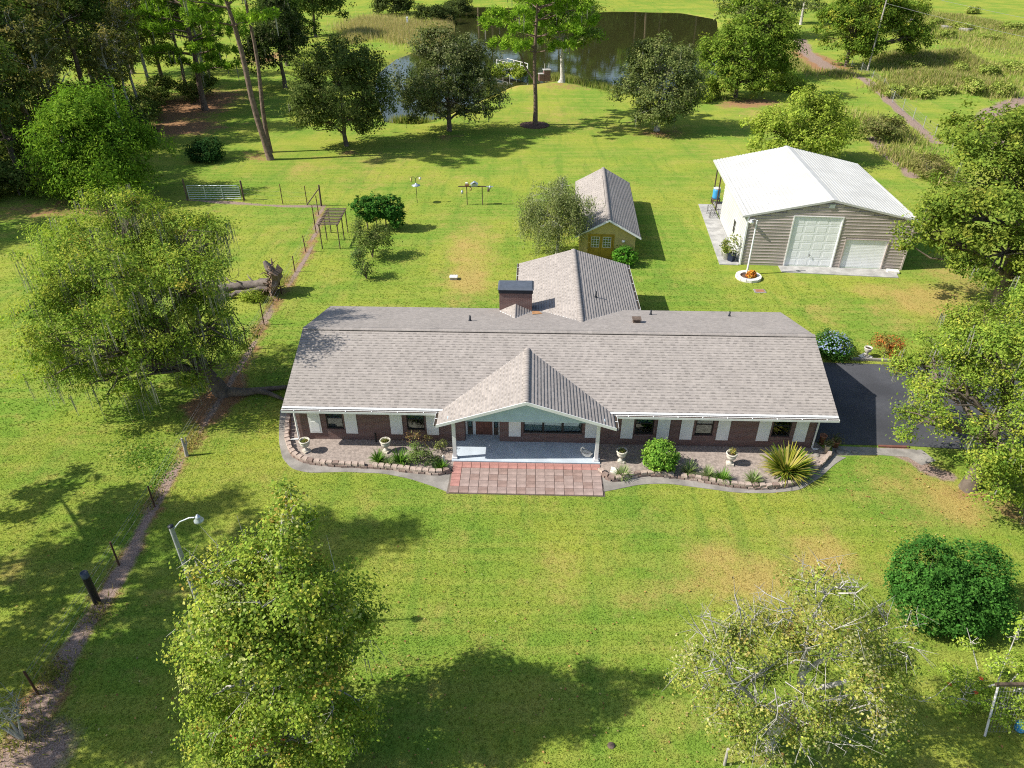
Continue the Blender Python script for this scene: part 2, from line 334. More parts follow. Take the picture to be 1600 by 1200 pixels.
def fields(X, Y):
    w_ = wob(X, Y)
    sd = poly_sd(POND, X, Y)
    z = np.zeros_like(X)
    for a in MOUNDS: z += bump(X, Y, *a) * (1 + 0.2 * wob(X * 1.3, Y * 1.3))
    z += np.where(Y > 70, 0.12 * np.sin(X * 0.13) * np.sin(Y * 0.11), 0) * np.clip((Y - 70) / 20, 0, 1)
    z = np.where(sd < 3.5, np.minimum(z, 0) * 1.0 + (z * 0 - 1.4) * (1 - np.clip((sd + 3.0) / 6.5, 0, 1)) ** 1.3, z)
    dry = np.zeros_like(X); lit = np.zeros_like(X)
    for a in DRY: dry += bump(X, Y, *a)
    for a in LITTER: lit += bump(X, Y, *a)
    dry += np.clip(1 - np.abs(sd - 0.6) / 2.2, 0, 1) * 0.5
    dirt = np.clip(1.25 - np.abs(line_d(px_poly(FENCE_STRIP), X, Y)) / (0.27 + 0.12 * w_ + 0.022 * np.clip(30 - Y, 0, 20)), 0, 1)
    lit += 0.7 * np.exp(-(np.minimum(line_d(px_poly(FENCE_STRIP), X, Y), 3) / 0.8) ** 2)
    hedge = px_poly([(505, 322), (440, 322), (380, 318), (290, 312)])
    dirt = np.maximum(dirt, np.clip(1.1 - line_d(hedge, X, Y) / (0.5 + 0.25 * w_), 0, 0.85))
    dirt = np.maximum(dirt, np.clip(1.2 - line_d(px_poly(RIGHT_STRIP), X, Y) / (1.1 + 0.3 * w_), 0, 1))
    dirt = np.maximum(dirt, np.clip(1.2 - line_d(px_poly(RIGHT_STRIP2), X, Y) / (0.9 + 0.3 * w_), 0, 0.8))
    dirt = np.maximum(dirt, np.clip(1.2 - line_d(px_poly(PATH), X, Y) / (2.0 + 0.5 * w_), 0, 0.8))
    dirt = np.maximum(dirt, np.clip(1.25 - line_d(px_poly(GRAVEL_ROAD), X, Y) / (1.9 + 0.3 * w_), 0, 1))
    dirt = np.maximum(dirt, np.clip(1.4 - line_d(px_poly([(1400, 705), (1425, 715), (1450, 735), (1480, 745)]), X, Y) / (0.6 + 0.2 * w_), 0, 1))
    dirt = np.maximum(dirt, np.clip(1.15 - np.hypot(X - gp(50, 1180)[0], Y - gp(50, 1180)[1]) / 2.0, 0, 0.9))
    return z, np.clip(dry, 0, 1.2), np.clip(lit, 0, 1.2), np.clip(dirt, 0, 1)
def grass_mat(name, blades=False):
    m, t, out = new_mat(name)
    g = N(t, 'ShaderNodeNewGeometry'); pos = g.outputs['Position']
    A = {}
    for k in ('dry', 'litter', 'dirt'):
        a = N(t, 'ShaderNodeAttribute'); a.attribute_name = k; A[k] = a.outputs['Fac']
    n1 = noise(t, pos, 0.13, 4); n2 = noise(t, pos, 0.55, 6, 0.7); n3 = noise(t, pos, 2.4, 6, 0.78); n4 = noise(t, pos, 17, 3, 0.7)
    c = mixc(t, ramp(t, n1, 0.36, 0.64), (0.158, 0.258, 0.036), (0.272, 0.308, 0.048))
    c = mixc(t, math_(t, 'MULTIPLY', ramp(t, n2, 0.48, 0.72), 0.6), c, (0.34, 0.30, 0.08))
    c = mixc(t, math_(t, 'MULTIPLY', ramp(t, n3, 0.47, 0.70), 0.62), c, (0.098, 0.182, 0.028))
    c = mixc(t, math_(t, 'MULTIPLY', ramp(t, noise(t, pos, 1.3, 6, 0.8), 0.54, 0.74), 0.38), c, (0.33, 0.27, 0.085))
    mp = N(t, 'ShaderNodeMapping'); mp.inputs['Scale'].default_value = (0.07, 1.5, 0.0); mp.inputs['Rotation'].default_value = (0, 0, R(2)); t.links.new(pos, mp.inputs['Vector'])
    c = mixc(t, math_(t, 'MULTIPLY', ramp(t, noise(t, mp.outputs[0], 1.0, 3, 0.6), 0.46, 0.60), 0.30), c, (0.33, 0.33, 0.075))
    mp2 = N(t, 'ShaderNodeMapping'); mp2.inputs['Scale'].default_value = (0.9, 0.10, 0.0); mp2.inputs['Rotation'].default_value = (0, 0, R(-38)); t.links.new(pos, mp2.inputs['Vector'])
    c = mixc(t, math_(t, 'MULTIPLY', ramp(t, noise(t, mp2.outputs[0], 1.0, 3, 0.6), 0.52, 0.66), 0.34), c, (0.10, 0.205, 0.03))
    dr = math_(t, 'ADD', A['dry'], math_(t, 'MULTIPLY', math_(t, 'SUBTRACT', n2, 0.5), 1.1))
    dr = math_(t, 'ADD', dr, math_(t, 'MULTIPLY', math_(t, 'SUBTRACT', n3, 0.5), 0.8))
    c = mixc(t, math_(t, 'MULTIPLY', ramp(t, dr, 0.13, 0.92), 0.77), c, mixc(t, n3, (0.36, 0.235, 0.09), (0.46, 0.335, 0.115)))
    li = math_(t, 'ADD', A['litter'], math_(t, 'MULTIPLY', math_(t, 'SUBTRACT', n2, 0.5), 1.3))
    li = math_(t, 'ADD', li, math_(t, 'MULTIPLY', math_(t, 'SUBTRACT', n3, 0.5), 0.9))
    lf = ramp(t, li, 0.35, 0.85)
    c = mixc(t, lf, c, mixc(t, n3, (0.22, 0.11, 0.06), (0.38, 0.225, 0.12)))
    dd = math_(t, 'ADD', A['dirt'], math_(t, 'MULTIPLY', math_(t, 'SUBTRACT', n3, 0.5), 0.8))
    df = ramp(t, dd, 0.32, 0.75)
    c = mixc(t, df, c, mixc(t, ramp(t, n4, 0.3, 0.7), (0.185, 0.125, 0.098), (0.37, 0.28, 0.23)))
    if not blades:
        c = mixc(t, 0.75, c, mixc(t, ramp(t, noise(t, pos, 26, 2, 0.8), 0.25, 0.75), (0.30,) * 3, (0.70,) * 3), 'OVERLAY')
    else:
        oi = N(t, 'ShaderNodeAttribute'); oi.attribute_name = 'tone'
        c = mixc(t, 1.0, c, mixc(t, oi.outputs['Fac'], (0.95,) * 3, (1.25,) * 3), 'MULTIPLY')
    d = N(t, 'ShaderNodeBsdfDiffuse'); t.links.new(c, d.inputs[0])
    if blades:
        tr = N(t, 'ShaderNodeBsdfTranslucent'); t.links.new(c, tr.inputs[0]); mx = N(t, 'ShaderNodeMixShader', Fac=0.5)
        t.links.new(d.outputs[0], mx.inputs[1]); t.links.new(tr.outputs[0], mx.inputs[2]); t.links.new(mx.outputs[0], out.inputs[0])
    else:
        b = N(t, 'ShaderNodeBump', Strength=0.8, Distance=0.05)
        t.links.new(math_(t, 'ADD', math_(t, 'MULTIPLY', noise(t, pos, 14, 4, 0.75), 0.8), math_(t, 'MULTIPLY', n3, 0.6)), b.inputs['Height']); t.links.new(b.outputs[0], d.inputs['Normal'])
        t.links.new(d.outputs[0], out.inputs[0])
    return m
M['lawn'] = grass_mat('lawn'); M['blade'] = grass_mat('grass_blade', True)
def axis(lo, hi, step, far, grow=1.12):
    a = list(np.arange(lo, hi + step, step)); s = step
    up = []; x = a[-1]
    while x < far: s *= grow; x += s; up.append(x)
    s = step; dn = []; x = a[0]
    while x > -far: s *= grow; x -= s; dn.append(x)
    return np.array(dn[::-1] + a + up)
gx = axis(-34, 66, 0.40, 1500); gy = axis(6, 72, 0.33, 330, 1.011); gy = np.r_[gy[gy > -6], 345, 370, 410, 480, 600, 800, 1100, 1500]; gy = np.r_[-400, -200, -90, -40, -15, gy]
GX, GY = np.meshgrid(gx, gy)
gz, gdry, glit, gdirt = fields(GX.ravel(), GY.ravel())
nx, ny = len(gx), len(gy)
idx = np.arange(nx * ny).reshape(ny, nx)
qf = np.stack([idx[:-1, :-1], idx[:-1, 1:], idx[1:, 1:], idx[1:, :-1]], -1).reshape(-1, 4)
ground = mesh_np('lawn', np.stack([GX.ravel(), GY.ravel(), gz - 0.005], 1), qf, M['lawn'], smooth=True, attrs={'dry': gdry, 'litter': glit, 'dirt': gdirt})
tag(ground, kind='structure')

def ground_z(x, y):
    return float(fields(np.array([float(x)]), np.array([float(y)]))[0][0])

# pond water
def water_mat():
    m, t, out = new_mat('pond_water'); p = N(t, 'ShaderNodeBsdfPrincipled'); t.links.new(p.outputs[0], out.inputs[0])
    g = N(t, 'ShaderNodeNewGeometry')
    p.inputs['Base Color'].default_value = (0.036, 0.038, 0.012, 1); p.inputs['Roughness'].default_value = 0.04; p.inputs['IOR'].default_value = 1.333; p.inputs['Specular IOR Level'].default_value = 0.5
    b = N(t, 'ShaderNodeBump', Strength=0.10, Distance=0.05); t.links.new(noise(t, g.outputs['Position'], 0.9, 3), b.inputs['Height']); t.links.new(b.outputs[0], p.inputs['Normal'])
    return m
cxp, cyp = POND.mean(0)
pw = (POND - (cxp, cyp)); pw = pw / np.hypot(pw[:, 0], pw[:, 1])[:, None] * 2.2 + POND
pond = MB().add([(x, y, -0.42) for x, y in pw], [tuple(range(len(pw)))]).build('pond_water', water_mat()); tag(pond, kind='structure')

# house frame
HA = (-10.96, 29.2); HY = R(-1.72)
def hw(x, y):
    c, s = math.cos(HY), math.sin(HY); return (HA[0] + c * x - s * y, HA[1] + s * x + c * y)
def h_in(X, Y):
    dx, dy = X - HA[0], Y - HA[1]; c, s = math.cos(HY), math.sin(HY); return c * dx + s * dy, -s * dx + c * dy

# driveway, kerbs, gravel beds, mow strips
def sheet(name, poly, z, t, mat, kind='structure'):
    o = MB().slab([(x, y, z) for x, y in poly][::1], t).build(name, mat)
    me = o.data
    return tag(o, kind=kind)
def ccw(poly):
    a = sum(poly[i][0] * poly[(i + 1) % len(poly)][1] - poly[(i + 1) % len(poly)][0] * poly[i][1] for i in range(len(poly)))
    return list(poly) if a > 0 else list(poly)[::-1]
drive = [gp(1268, 566), gp(1455, 572), gp(1620, 577), gp(1620, 712), gp(1500, 702), gp(1420, 697), gp(1300, 694), hw(26.25, 0.6)]
sheet('driveway', ccw(drive), 0.02, 0.1, M['asphalt'])
kb = MB()
for a, b in ((gp(1330, 563), gp(1420, 567)), (gp(1420, 567), gp(1600, 572))):
    dx, dy = b[0] - a[0], b[1] - a[1]
    kb.slab([(a[0], a[1], 0.14), (b[0], b[1], 0.14), (b[0], b[1] + 0.18, 0.14), (a[0], a[1] + 0.18, 0.14)], 0.2)
tag(kb.build('driveway_kerb', M['concrete_old']), kind='structure')
sheet('driveway_apron', ccw([gp(1300, 697), gp(1375, 700), gp(1440, 703), gp(1462, 720), gp(1440, 727), gp(1418, 714), gp(1372, 711), gp(1300, 712)]), 0.013, 0.06, M['concrete_old'])
tag(MB().slab([(x, y, 0.075) for x, y in ccw([gp(1372, 696.5), gp(1420, 698), gp(1420, 700.5), gp(1372, 699)])], 0.1).build('driveway_edge_board', M['wood_red']), kind='structure')
LIN = [(452, 640), (450, 668), (449, 690), (457, 711), (475, 722), (510, 727.5), (560, 729.5), (610, 733), (650, 738.5), (690, 742), (704, 737)]
LOUT = [(438, 640), (436, 670), (436, 692), (441, 716), (456, 733), (482, 739), (540, 737.5), (600, 740), (640, 748), (680, 761), (699, 769)]
RIN = [(938, 737), (946, 748), (963, 752.5), (986, 745), (1012, 742.5), (1052, 745.5), (1092, 751), (1132, 758.5), (1170, 763.5), (1212, 763), (1242, 757), (1263, 745), (1282, 727), (1298, 711)]
ROUT = [(936, 770), (962, 765), (1001, 757), (1042, 755.5), (1092, 762), (1150, 770), (1202, 771), (1250, 766), (1282, 746), (1306, 724), (1322, 715)]
def smooth_line(pts, n):
    p = px_poly(pts); d = np.r_[0, np.cumsum(np.hypot(*np.diff(p, axis=0).T))]
    t = np.linspace(0, d[-1], n); x = np.interp(t, d, p[:, 0]); y = np.interp(t, d, p[:, 1])
    for _ in range(2):
        x[1:-1] = (x[:-2] + 2 * x[1:-1] + x[2:]) / 4; y[1:-1] = (y[:-2] + 2 * y[1:-1] + y[2:]) / 4
    return np.stack([x, y], 1)
li_, lo_, ri_, ro_ = smooth_line(LIN, 60), smooth_line(LOUT, 60), smooth_line(RIN, 60), smooth_line(ROUT, 60)
sheet('gravel_bed', ccw([tuple(p) for p in li_] + [hw(8.2, -1.5), hw(8.2, 0.02), hw(0, 0.02), hw(0, 2.2)]), 0.035, 0.08, M['gravel'])
sheet('gravel_bed', ccw([tuple(p) for p in ri_] + [hw(26.6, 0.5), hw(26.15, 0.02), hw(15.35, 0.02), hw(15.35, -1.8)]), 0.035, 0.08, M['gravel'])
def strip_between(name, a, b, z):
    vs = [(*p, z) for p in a] + [(*p, z) for p in b] + [(*p, z - .06) for p in a] + [(*p, z - .06) for p in b]; n = len(a)
    m = MB().add(vs, [(i, n + i, n + i + 1, i + 1) for i in range(n - 1)] + [(n + i, 3 * n + i, 3 * n + i + 1, n + i + 1) for i in range(n - 1)] + [(i, i + 1, 2 * n + i + 1, 2 * n + i) for i in range(n - 1)])
    return tag(m.build(name, M['concrete_old']), kind='structure')
strip_between('mow_strip', li_, lo_, 0.018)
strip_between('mow_strip', ri_, ro_, 0.018)
# edging stones: two courses, each block its own piece
def edging(label, line, n, seed, cols):
    r = random.Random(seed)
    c = line.mean(0); root = thing('stone_edging', label, 'garden edging', (c[0], c[1], 0))
    proto = []
    for k in range(3):
        b = MB(); w_, d_, h_ = 0.30, 0.21, 0.125
        j = lambda s=0.015: r.uniform(-s, s)
        v = [(-w_ / 2 + j(), -d_ / 2 + j(.03), 0), (w_ / 2 + j(), -d_ / 2 + j(.03), 0), (w_ / 2 * .86 + j(), d_ / 2 + j(), 0), (-w_ / 2 * .86 + j(), d_ / 2 + j(), 0)]
        top = [(x * .93, y * .93, h_ + j(.008)) for x, y, _ in v]; mid = [(x, y, h_ - .025) for x, y, _ in v]
        b.add(v + mid + top, [(3, 2, 1, 0)] + [(i, (i + 1) % 4, 4 + (i + 1) % 4, 4 + i) for i in range(4)] + [(4 + i, 4 + (i + 1) % 4, 8 + (i + 1) % 4, 8 + i) for i in range(4)] + [(8, 9, 10, 11)])
        proto.append(b)
    d = np.r_[0, np.cumsum(np.hypot(*np.diff(line, axis=0).T))]; meshes = [None] * 3
    for lev in (0, 1):
        s = 0.16 * lev
        while s < d[-1]:
            x, y = np.interp(s, d, line[:, 0]), np.interp(s, d, line[:, 1]); x2, y2 = np.interp(s + .1, d, line[:, 0]), np.interp(s + .1, d, line[:, 1])
            if not (lev and r.random() < 0.06):
                k = r.randrange(3); a = math.atan2(y2 - y, x2 - x) + r.uniform(-.09, .09); loc = (x - c[0] + r.uniform(-.02, .02), y - c[1] + 0.02 * lev + r.uniform(-.02, .02), 0.012 + lev * 0.128)
                mat = M['stone'] if r.random() < (0.8 if lev else 0.25) else M['stone_dark']
                if meshes[k] is None: o = proto[k].build('stone', mat, root, loc, a); meshes[k] = o; o.material_slots[0].link = 'OBJECT'; o.material_slots[0].material = mat
                else: share(meshes[k], root, loc, a, None, mat)
            s += 0.315 + r.uniform(0, .02)
    return root
edging('scalloped two-course tan block edging around the left gravel bed', li_, 40, 3, 0)
edging('scalloped two-course tan block edging around the right gravel bed with the spiky plant', ri_, 40, 4, 0)

# grass blades over the near lawn
def in_any(X, Y):
    m = np.zeros(X.shape, bool)
    hx, hy = h_in(X, Y)
    m |= (hx > -0.1) & (hx < 26.4) & (hy > -0.05) & (hy < 9)
    m |= (hx > 11) & (hx < 18.3) & (hy > 8) & (hy < 16.6)
    m |= (hx > 8.0) & (hx < 15.5) & (hy > -3.95) & (hy < 0)
    for poly in (np.r_[lo_, [hw(8.2, -1.5), hw(8.2, 0.1), hw(0, 0.1)]], np.r_[ro_, [hw(26.6, 0.5), hw(26.2, 0.1), hw(15.35, 0.1), hw(15.35, -1.8)]], np.array(drive), px_poly([(1300, 692), (1460, 700), (1462, 724), (1430, 724), (1372, 712), (1300, 714)])):
        m |= poly_sd(np.array(poly), X, Y) < 0.03
    return m
def blades(n, y0, y1, hmin, hmax, wid, seed):
    r = np.random.default_rng(seed)
    Y = y0 + (y1 - y0) * r.random(n); half = (Y * math.cos(PITCH) + CAM_H * math.sin(PITCH)) * 0.74
    X = (r.random(n) * 2 - 1) * half
    if y1 > 40: keep = r.random(n) > ((Y - 34) / (y1 - 34)) ** 1.2 if False else r.random(n) > np.clip((Y - 40) / (y1 - 40), 0, 1); X, Y = X[keep], Y[keep]
    ok = ~in_any(X, Y); X, Y = X[ok], Y[ok]
    gX, gY = (X - 17.73) * math.cos(R(5)) - (Y - 51.41) * math.sin(R(5)), (X - 17.73) * math.sin(R(5)) + (Y - 51.41) * math.cos(R(5))
    ok = ~((gX > -1.6) & (gX < 12.1) & (gY > -1.7) & (gY < 15)); X, Y = X[ok], Y[ok]
    z, dry, lit, dirt = fields(X, Y)
    ok = (dirt < 0.45 + 0.4 * r.random(len(X))) & (lit < 0.5 + r.random(len(X))); X, Y, z, dry, lit, dirt = [q[ok] for q in (X, Y, z, dry, lit, dirt)]
    k = len(X); a = r.random(k) * 2 * np.pi; h = hmin + (hmax - hmin) * r.random(k) ** 1.5; h *= (1 - .3 * np.clip(dry, 0, 1)); w2 = wid * (0.6 + .8 * r.random(k))
    lean = h * 1.7
    la = r.random(k) * 2 * np.pi
    b0 = np.stack([X - np.cos(a) * w2, Y - np.sin(a) * w2, z - .006], 1); b1 = np.stack([X + np.cos(a) * w2, Y + np.sin(a) * w2, z - .006], 1); tp = np.stack([X + np.cos(la) * lean, Y + np.sin(la) * lean, z + h], 1)
    vs = np.stack([b0, b1, tp], 1).reshape(-1, 3); rep = lambda q: np.repeat(q, 3)
    return vs, dict(dry=rep(dry), litter=rep(lit), dirt=rep(dirt), tone=rep(r.random(k)))
va, aa = blades(300000, 8.5, 30, 0.02, 0.055, 0.016, 1)
vb, ab = blades(230000, 30, 84, 0.03, 0.085, 0.03, 2)
vs = np.r_[va, vb]; at_ = {k: np.r_[aa[k], ab[k]] for k in aa}
go = mesh_np('grass', vs, np.arange(len(vs)).reshape(-1, 3), M['blade'], attrs=at_)
tag(go, 'short mown grass of the lawn around the brick house', 'grass', kind='stuff')

# ------------------------------------------------------------------ shingled roofs
SH_COLS = [(0.335, 0.299, 0.271), (0.322, 0.288, 0.261), (0.345, 0.308, 0.279), (0.312, 0.279, 0.254)]
def shingles(parent, O, U, V, L, ulo, uhi, expo=0.17, seed=1, name='shingles', tabw=0.20, dark=0.66):
    """courses of raised tabs: O origin at the eave, U along it, V up the slope"""
    r = np.random.default_rng(seed); O, U, V = (np.array(q, float) for q in (O, U, V)); Nn = np.cross(U, V)
    if Nn[2] < 0: Nn = -Nn
    vs, fs, cs = [], [], []
    nrow = int(math.ceil(L / expo))
    for k in range(nrow):
        v0 = k * expo; v1 = min(L, v0 + expo * 1.04); vm = min(L, v0 + expo * .5)
        a, b = ulo(vm), uhi(vm)
        if b - a < 0.05: continue
        u = a - r.random() * tabw * 2; tooth = r.random() < .5
        while u < b:
            wv = tabw * r.uniform(0.75, 1.25); u0, u1 = max(a, u), min(b, u + wv)
            if u1 - u0 > 0.01:
                hgt = 0.0045 if tooth else 0.0035
                c = np.array(SH_COLS[r.integers(4)]) * r.uniform(.97, 1.03)
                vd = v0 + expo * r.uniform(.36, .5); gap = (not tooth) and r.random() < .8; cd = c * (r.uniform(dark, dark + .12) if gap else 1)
                i = len(vs); hm = hgt * (v1 - vd) / (v1 - v0)
                for uu, vv, hh in ((u0, v0, hgt), (u1, v0, hgt), (u1, vd, hm), (u0, vd, hm), (u1, v1, .001), (u0, v1, .001), (u0, v0, -.004), (u1, v0, -.004)):
                    vs.append(O + U * uu + V * vv + Nn * hh)
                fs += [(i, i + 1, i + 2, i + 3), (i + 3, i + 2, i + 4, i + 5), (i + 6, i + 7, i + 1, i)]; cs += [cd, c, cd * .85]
            u += wv; tooth = not tooth
    o = mesh_np(name, np.array(vs), np.array(fs), M['shingle'], parent, cols=np.array(cs))
    o['kind'] = 'stuff'
    return o
def unit(a):
    a = np.array(a, float); return a / np.linalg.norm(a)
def ridge_cap(parent, a, b, wid=0.17, pitch=0.33, seed=2, lift=0.035):
    """overlapping cap pieces bent over the ridge from a to b"""
    r = np.random.default_rng(seed); a, b = np.array(a, float), np.array(b, float); L = np.linalg.norm(b - a); d = (b - a) / L
    s = np.cross(d, (0, 0, 1)); s /= np.linalg.norm(s)
    vs, fs, cs = [], [], []
    n = int(L / .22)
    for k in range(n):
        p, q = a + d * L * k / n, a + d * L * (k + 1.15) / n
        c = np.array(SH_COLS[r.integers(4)]) * r.uniform(.86, .98); i = len(vs)
        for pt, up in ((p, lift + .012), (q, lift)):
            vs += [pt - s * wid + (0, 0, up - pitch * wid), pt + (0, 0, up), pt + s * wid + (0, 0, up - pitch * wid)]
        vs += [vs[i] - np.array((0, 0, lift * .9)), vs[i + 2] - np.array((0, 0, lift * .9)), vs[i + 3] - np.array((0, 0, lift * .9)), vs[i + 5] - np.array((0, 0, lift * .9))]
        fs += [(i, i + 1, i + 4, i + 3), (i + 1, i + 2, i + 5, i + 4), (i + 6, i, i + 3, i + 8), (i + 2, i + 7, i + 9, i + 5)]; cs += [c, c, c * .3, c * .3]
    return mesh_np('ridge_cap', np.array(vs), np.array(fs), M['shingle'], parent, cols=np.array(cs))
def wall_x(mb, x0, x1, z0, z1, y0, y1, holes):
    """wall along x from y0 (outside) to y1 with rectangular openings (xa, xb, za, zb)"""
    xs = x0
    for xa, xb, za, zb in sorted(holes):
        if xa > xs: mb.box(xs, xa, y0, y1, z0, z1)
        if za > z0: mb.box(xa, xb, y0, y1, z0, za)
        if zb < z1: mb.box(xa, xb, y0, y1, zb, z1)
        xs = xb
    if x1 > xs: mb.box(xs, x1, y0, y1, z0, z1)
def window(parent, x0, x1, z0, z1, panes=1, rail=True, y=0.0, mat='dark'):
    f = MB(); t = 0.06
    f.box(x0, x0 + t, y + .03, y + .12, z0, z1); f.box(x1 - t, x1, y + .03, y + .12, z0, z1); f.box(x0 + t, x1 - t, y + .03, y + .12, z0, z0 + t); f.box(x0 + t, x1 - t, y + .03, y + .12, z1 - t, z1)
    for k in range(1, panes):
        xm = x0 + (x1 - x0) * k / panes; f.box(xm - .05, xm + .05, y + .03, y + .12, z0 + t, z1 - t)
    if rail: f.box(x0 + t, x1 - t, y + .035, y + .11, (z0 + z1) / 2 - .025, (z0 + z1) / 2 + .025)
    wdw = f.build('window', M[mat], parent)
    MB().box(x0 - .04, x1 + .04, y - .05, y + .028, z0 - .07, z0 - .002).build('sill', M['brick'], wdw)
    for k in range(panes):
        xa, xb = x0 + t + (x1 - x0 - 2 * t) * k / panes + (.05 if k else 0), x0 + t + (x1 - x0 - 2 * t) * (k + 1) / panes - (.05 if k < panes - 1 else 0)
        if rail:
            zm = (z0 + z1) / 2
            MB().box(xa, xb, y + .07, y + .078, z0 + t, zm - .026).build('pane', M['glass'], wdw)
            MB().box(xa, xb, y + .06, y + .068, zm + .026, z1 - t).build('pane', M['glass'], wdw)
        else: MB().box(xa, xb, y + .07, y + .078, z0 + t, z1 - t).build('pane', M['glass'], wdw)
    cv = MB(); n = max(6, int((x1 - x0) * 14)); zt, zb = z1 + .02, (z0 + (0.05 if not rail else (z1 - z0) * .42))
    pts = [(x0 + (x1 - x0) * i / n, y + .19 + .018 * math.sin(i * 2.1)) for i in range(n + 1)]
    cv.add([(px, py, zt) for px, py in pts] + [(px, py, zb) for px, py in pts], [(i, i + 1, n + 2 + i, n + 1 + i) for i in range(n)])
    cv.build('curtain', M['curtain'], wdw)
    return wdw

# ------------------------------------------------------------------ the brick ranch house
house = thing('brick_house', 'long low red brick ranch house with shingled roof, front porch and white shutters', 'house', (*HA, 0), HY)
WT = 2.44
wins = [(1.50, 2.36), (5.62, 6.52), (17.16, 18.10), (20.18, 21.08), (24.02, 24.94)]
WZ0, WZ1 = 0.72, 2.02
fw = MB()
wall_x(fw, 0, 8.55, 0, WT, 0, .2, [(a, b, WZ0, WZ1) for a, b in wins[:2]])
fw.build('wall', M['brick'], house); fw = MB()
wall_x(fw, 10.33, 26.15, 0, WT, 0, .2, [(11.55, 14.52, .68, 1.92)] + [(a, b, WZ0, WZ1) for a, b in wins[2:]])
MB().box(8.35, 8.55, .2, .75, 0, WT).build('wall', M['brick'], house); fw.box(10.33, 10.53, .2, .75, 0, WT)
fw.build('wall', M['brick'], house)
MB().box(0, .2, .2, 8.8, 0, WT).build('wall', M['brick'], house)
MB().box(25.95, 26.15, .2, 8.8, 0, WT).build('wall', M['brick'], house)
MB().box(.2, 25.95, 8.6, 8.8, 0, WT).build('wall', M['brick'], house)
for x0, x1 in ((0.0, .2), (25.95, 26.15)):   # gable ends
    MB().add([(x0, -.02, WT), (x1, -.02, WT), (x1, 8.8, WT), (x0, 8.8, WT), (x0, 4.25, 4.06), (x1, 4.25, 4.06), (x0, 8.8, 2.9), (x1, 8.8, 2.9)],
             [(0, 3, 6, 4), (1, 5, 7, 2), (0, 1, 2, 3), (0, 4, 5, 1), (4, 6, 7, 5), (3, 2, 7, 6)]).build('gable', M['white'], house)
MB().box(.2, 25.95, .8, .86, 0.0, 2.4).build('interior_wall', M['interior'], house)
MB().box(11.3, 11.5, 8.8, 16.4, 0, 2.6).build('wall', M['brick'], house)
MB().box(17.9, 18.1, 8.8, 16.4, 0, 2.6).build('wall', M['brick'], house)
MB().add([(11.5, 16.2, 0), (17.9, 16.2, 0), (17.9, 16.2, 2.5), (14.7, 16.2, 3.5), (11.5, 16.2, 2.5), (11.5, 16.4, 0), (17.9, 16.4, 0), (17.9, 16.4, 2.5), (14.7, 16.4, 3.5), (11.5, 16.4, 2.5)],
         [(0, 1, 2, 3, 4), (9, 8, 7, 6, 5), (0, 4, 9, 5), (1, 6, 7, 2)]).build('wall', M['brick'], house)
for a, b in wins: window(house, a, b, WZ0, WZ1)
window(house, 11.55, 14.52, .68, 1.92, panes=3, rail=False)
sh0 = None
for a, b in ((.60, 1.22), (2.46, 3.07), (4.78, 5.38), (6.62, 7.23), (10.80, 11.40), (14.67, 15.28), (16.47, 17.08), (18.28, 18.89), (19.45, 20.05), (21.28, 21.90), (23.30, 23.92), (25.14, 25.75)):
    m_ = MB(); m_.box(0, .61, -.045, -.003, 0.46, 2.12)
    for zz0, zz1 in ((.55, 1.18), (1.30, 2.03)):
        m_.box(.09, .52, -.056, -.0455, zz0, zz1)
    if sh0 is None: sh0 = m_.build('shutter', M['shutter'], house, (a, 0, 0))
    else: share(sh0, house, (a, 0, 0))
# recessed entrance
en = MB(); en.box(8.55, 8.64, .55, .75, .06, WT); en.box(8.92, 9.07, .55, .75, .06, WT); en.box(9.94, 10.0, .55, .75, .06, WT); en.box(10.25, 10.33, .55, .75, .06, WT); en.box(8.55, 10.33, .5, .75, 0.0, .06); en.box(8.64, 10.25, .55, .75, 2.14, WT)
ef = en.build('entrance_frame', M['white'], house)
for a, b in ((8.64, 8.92), (10.0, 10.25)):
    s_ = MB(); s_.box(a, b, .6, .66, .06, .5); s_.box(a, a + .04, .6, .66, .5, 2.14); s_.box(b - .04, b, .6, .66, .5, 2.14)
    sl_ = s_.build('sidelight', M['wood'], house); MB().box(a + .04, b - .04, .62, .63, .5, 2.14).build('pane', M['glass'], sl_)
    MB().box(a, b, .7, .71, .5, 2.14).build('curtain', M['curtain'], sl_)
d_ = MB(); d_.box(9.07, 9.94, .6, .65, .06, 1.05); d_.box(9.07, 9.22, .6, .65, 1.05, 2.14); d_.box(9.79, 9.94, .6, .65, 1.05, 2.14); d_.box(9.22, 9.79, .6, .65, 1.98, 2.14)
d_.box(9.2, 9.48, .585, .6, .2, .9); d_.box(9.53, 9.81, .585, .6, .2, .9)
dr_ = d_.build('door', M['wood_red'], house)
MB().box(9.22, 9.79, .62, .63, 1.05, 1.98).build('pane', M['glass'], dr_)
MB().tube([(9.85, .6, 1.02), (9.85, .55, 1.02), (9.80, .53, 1.02)], .018).build('handle', M['copper'], dr_)
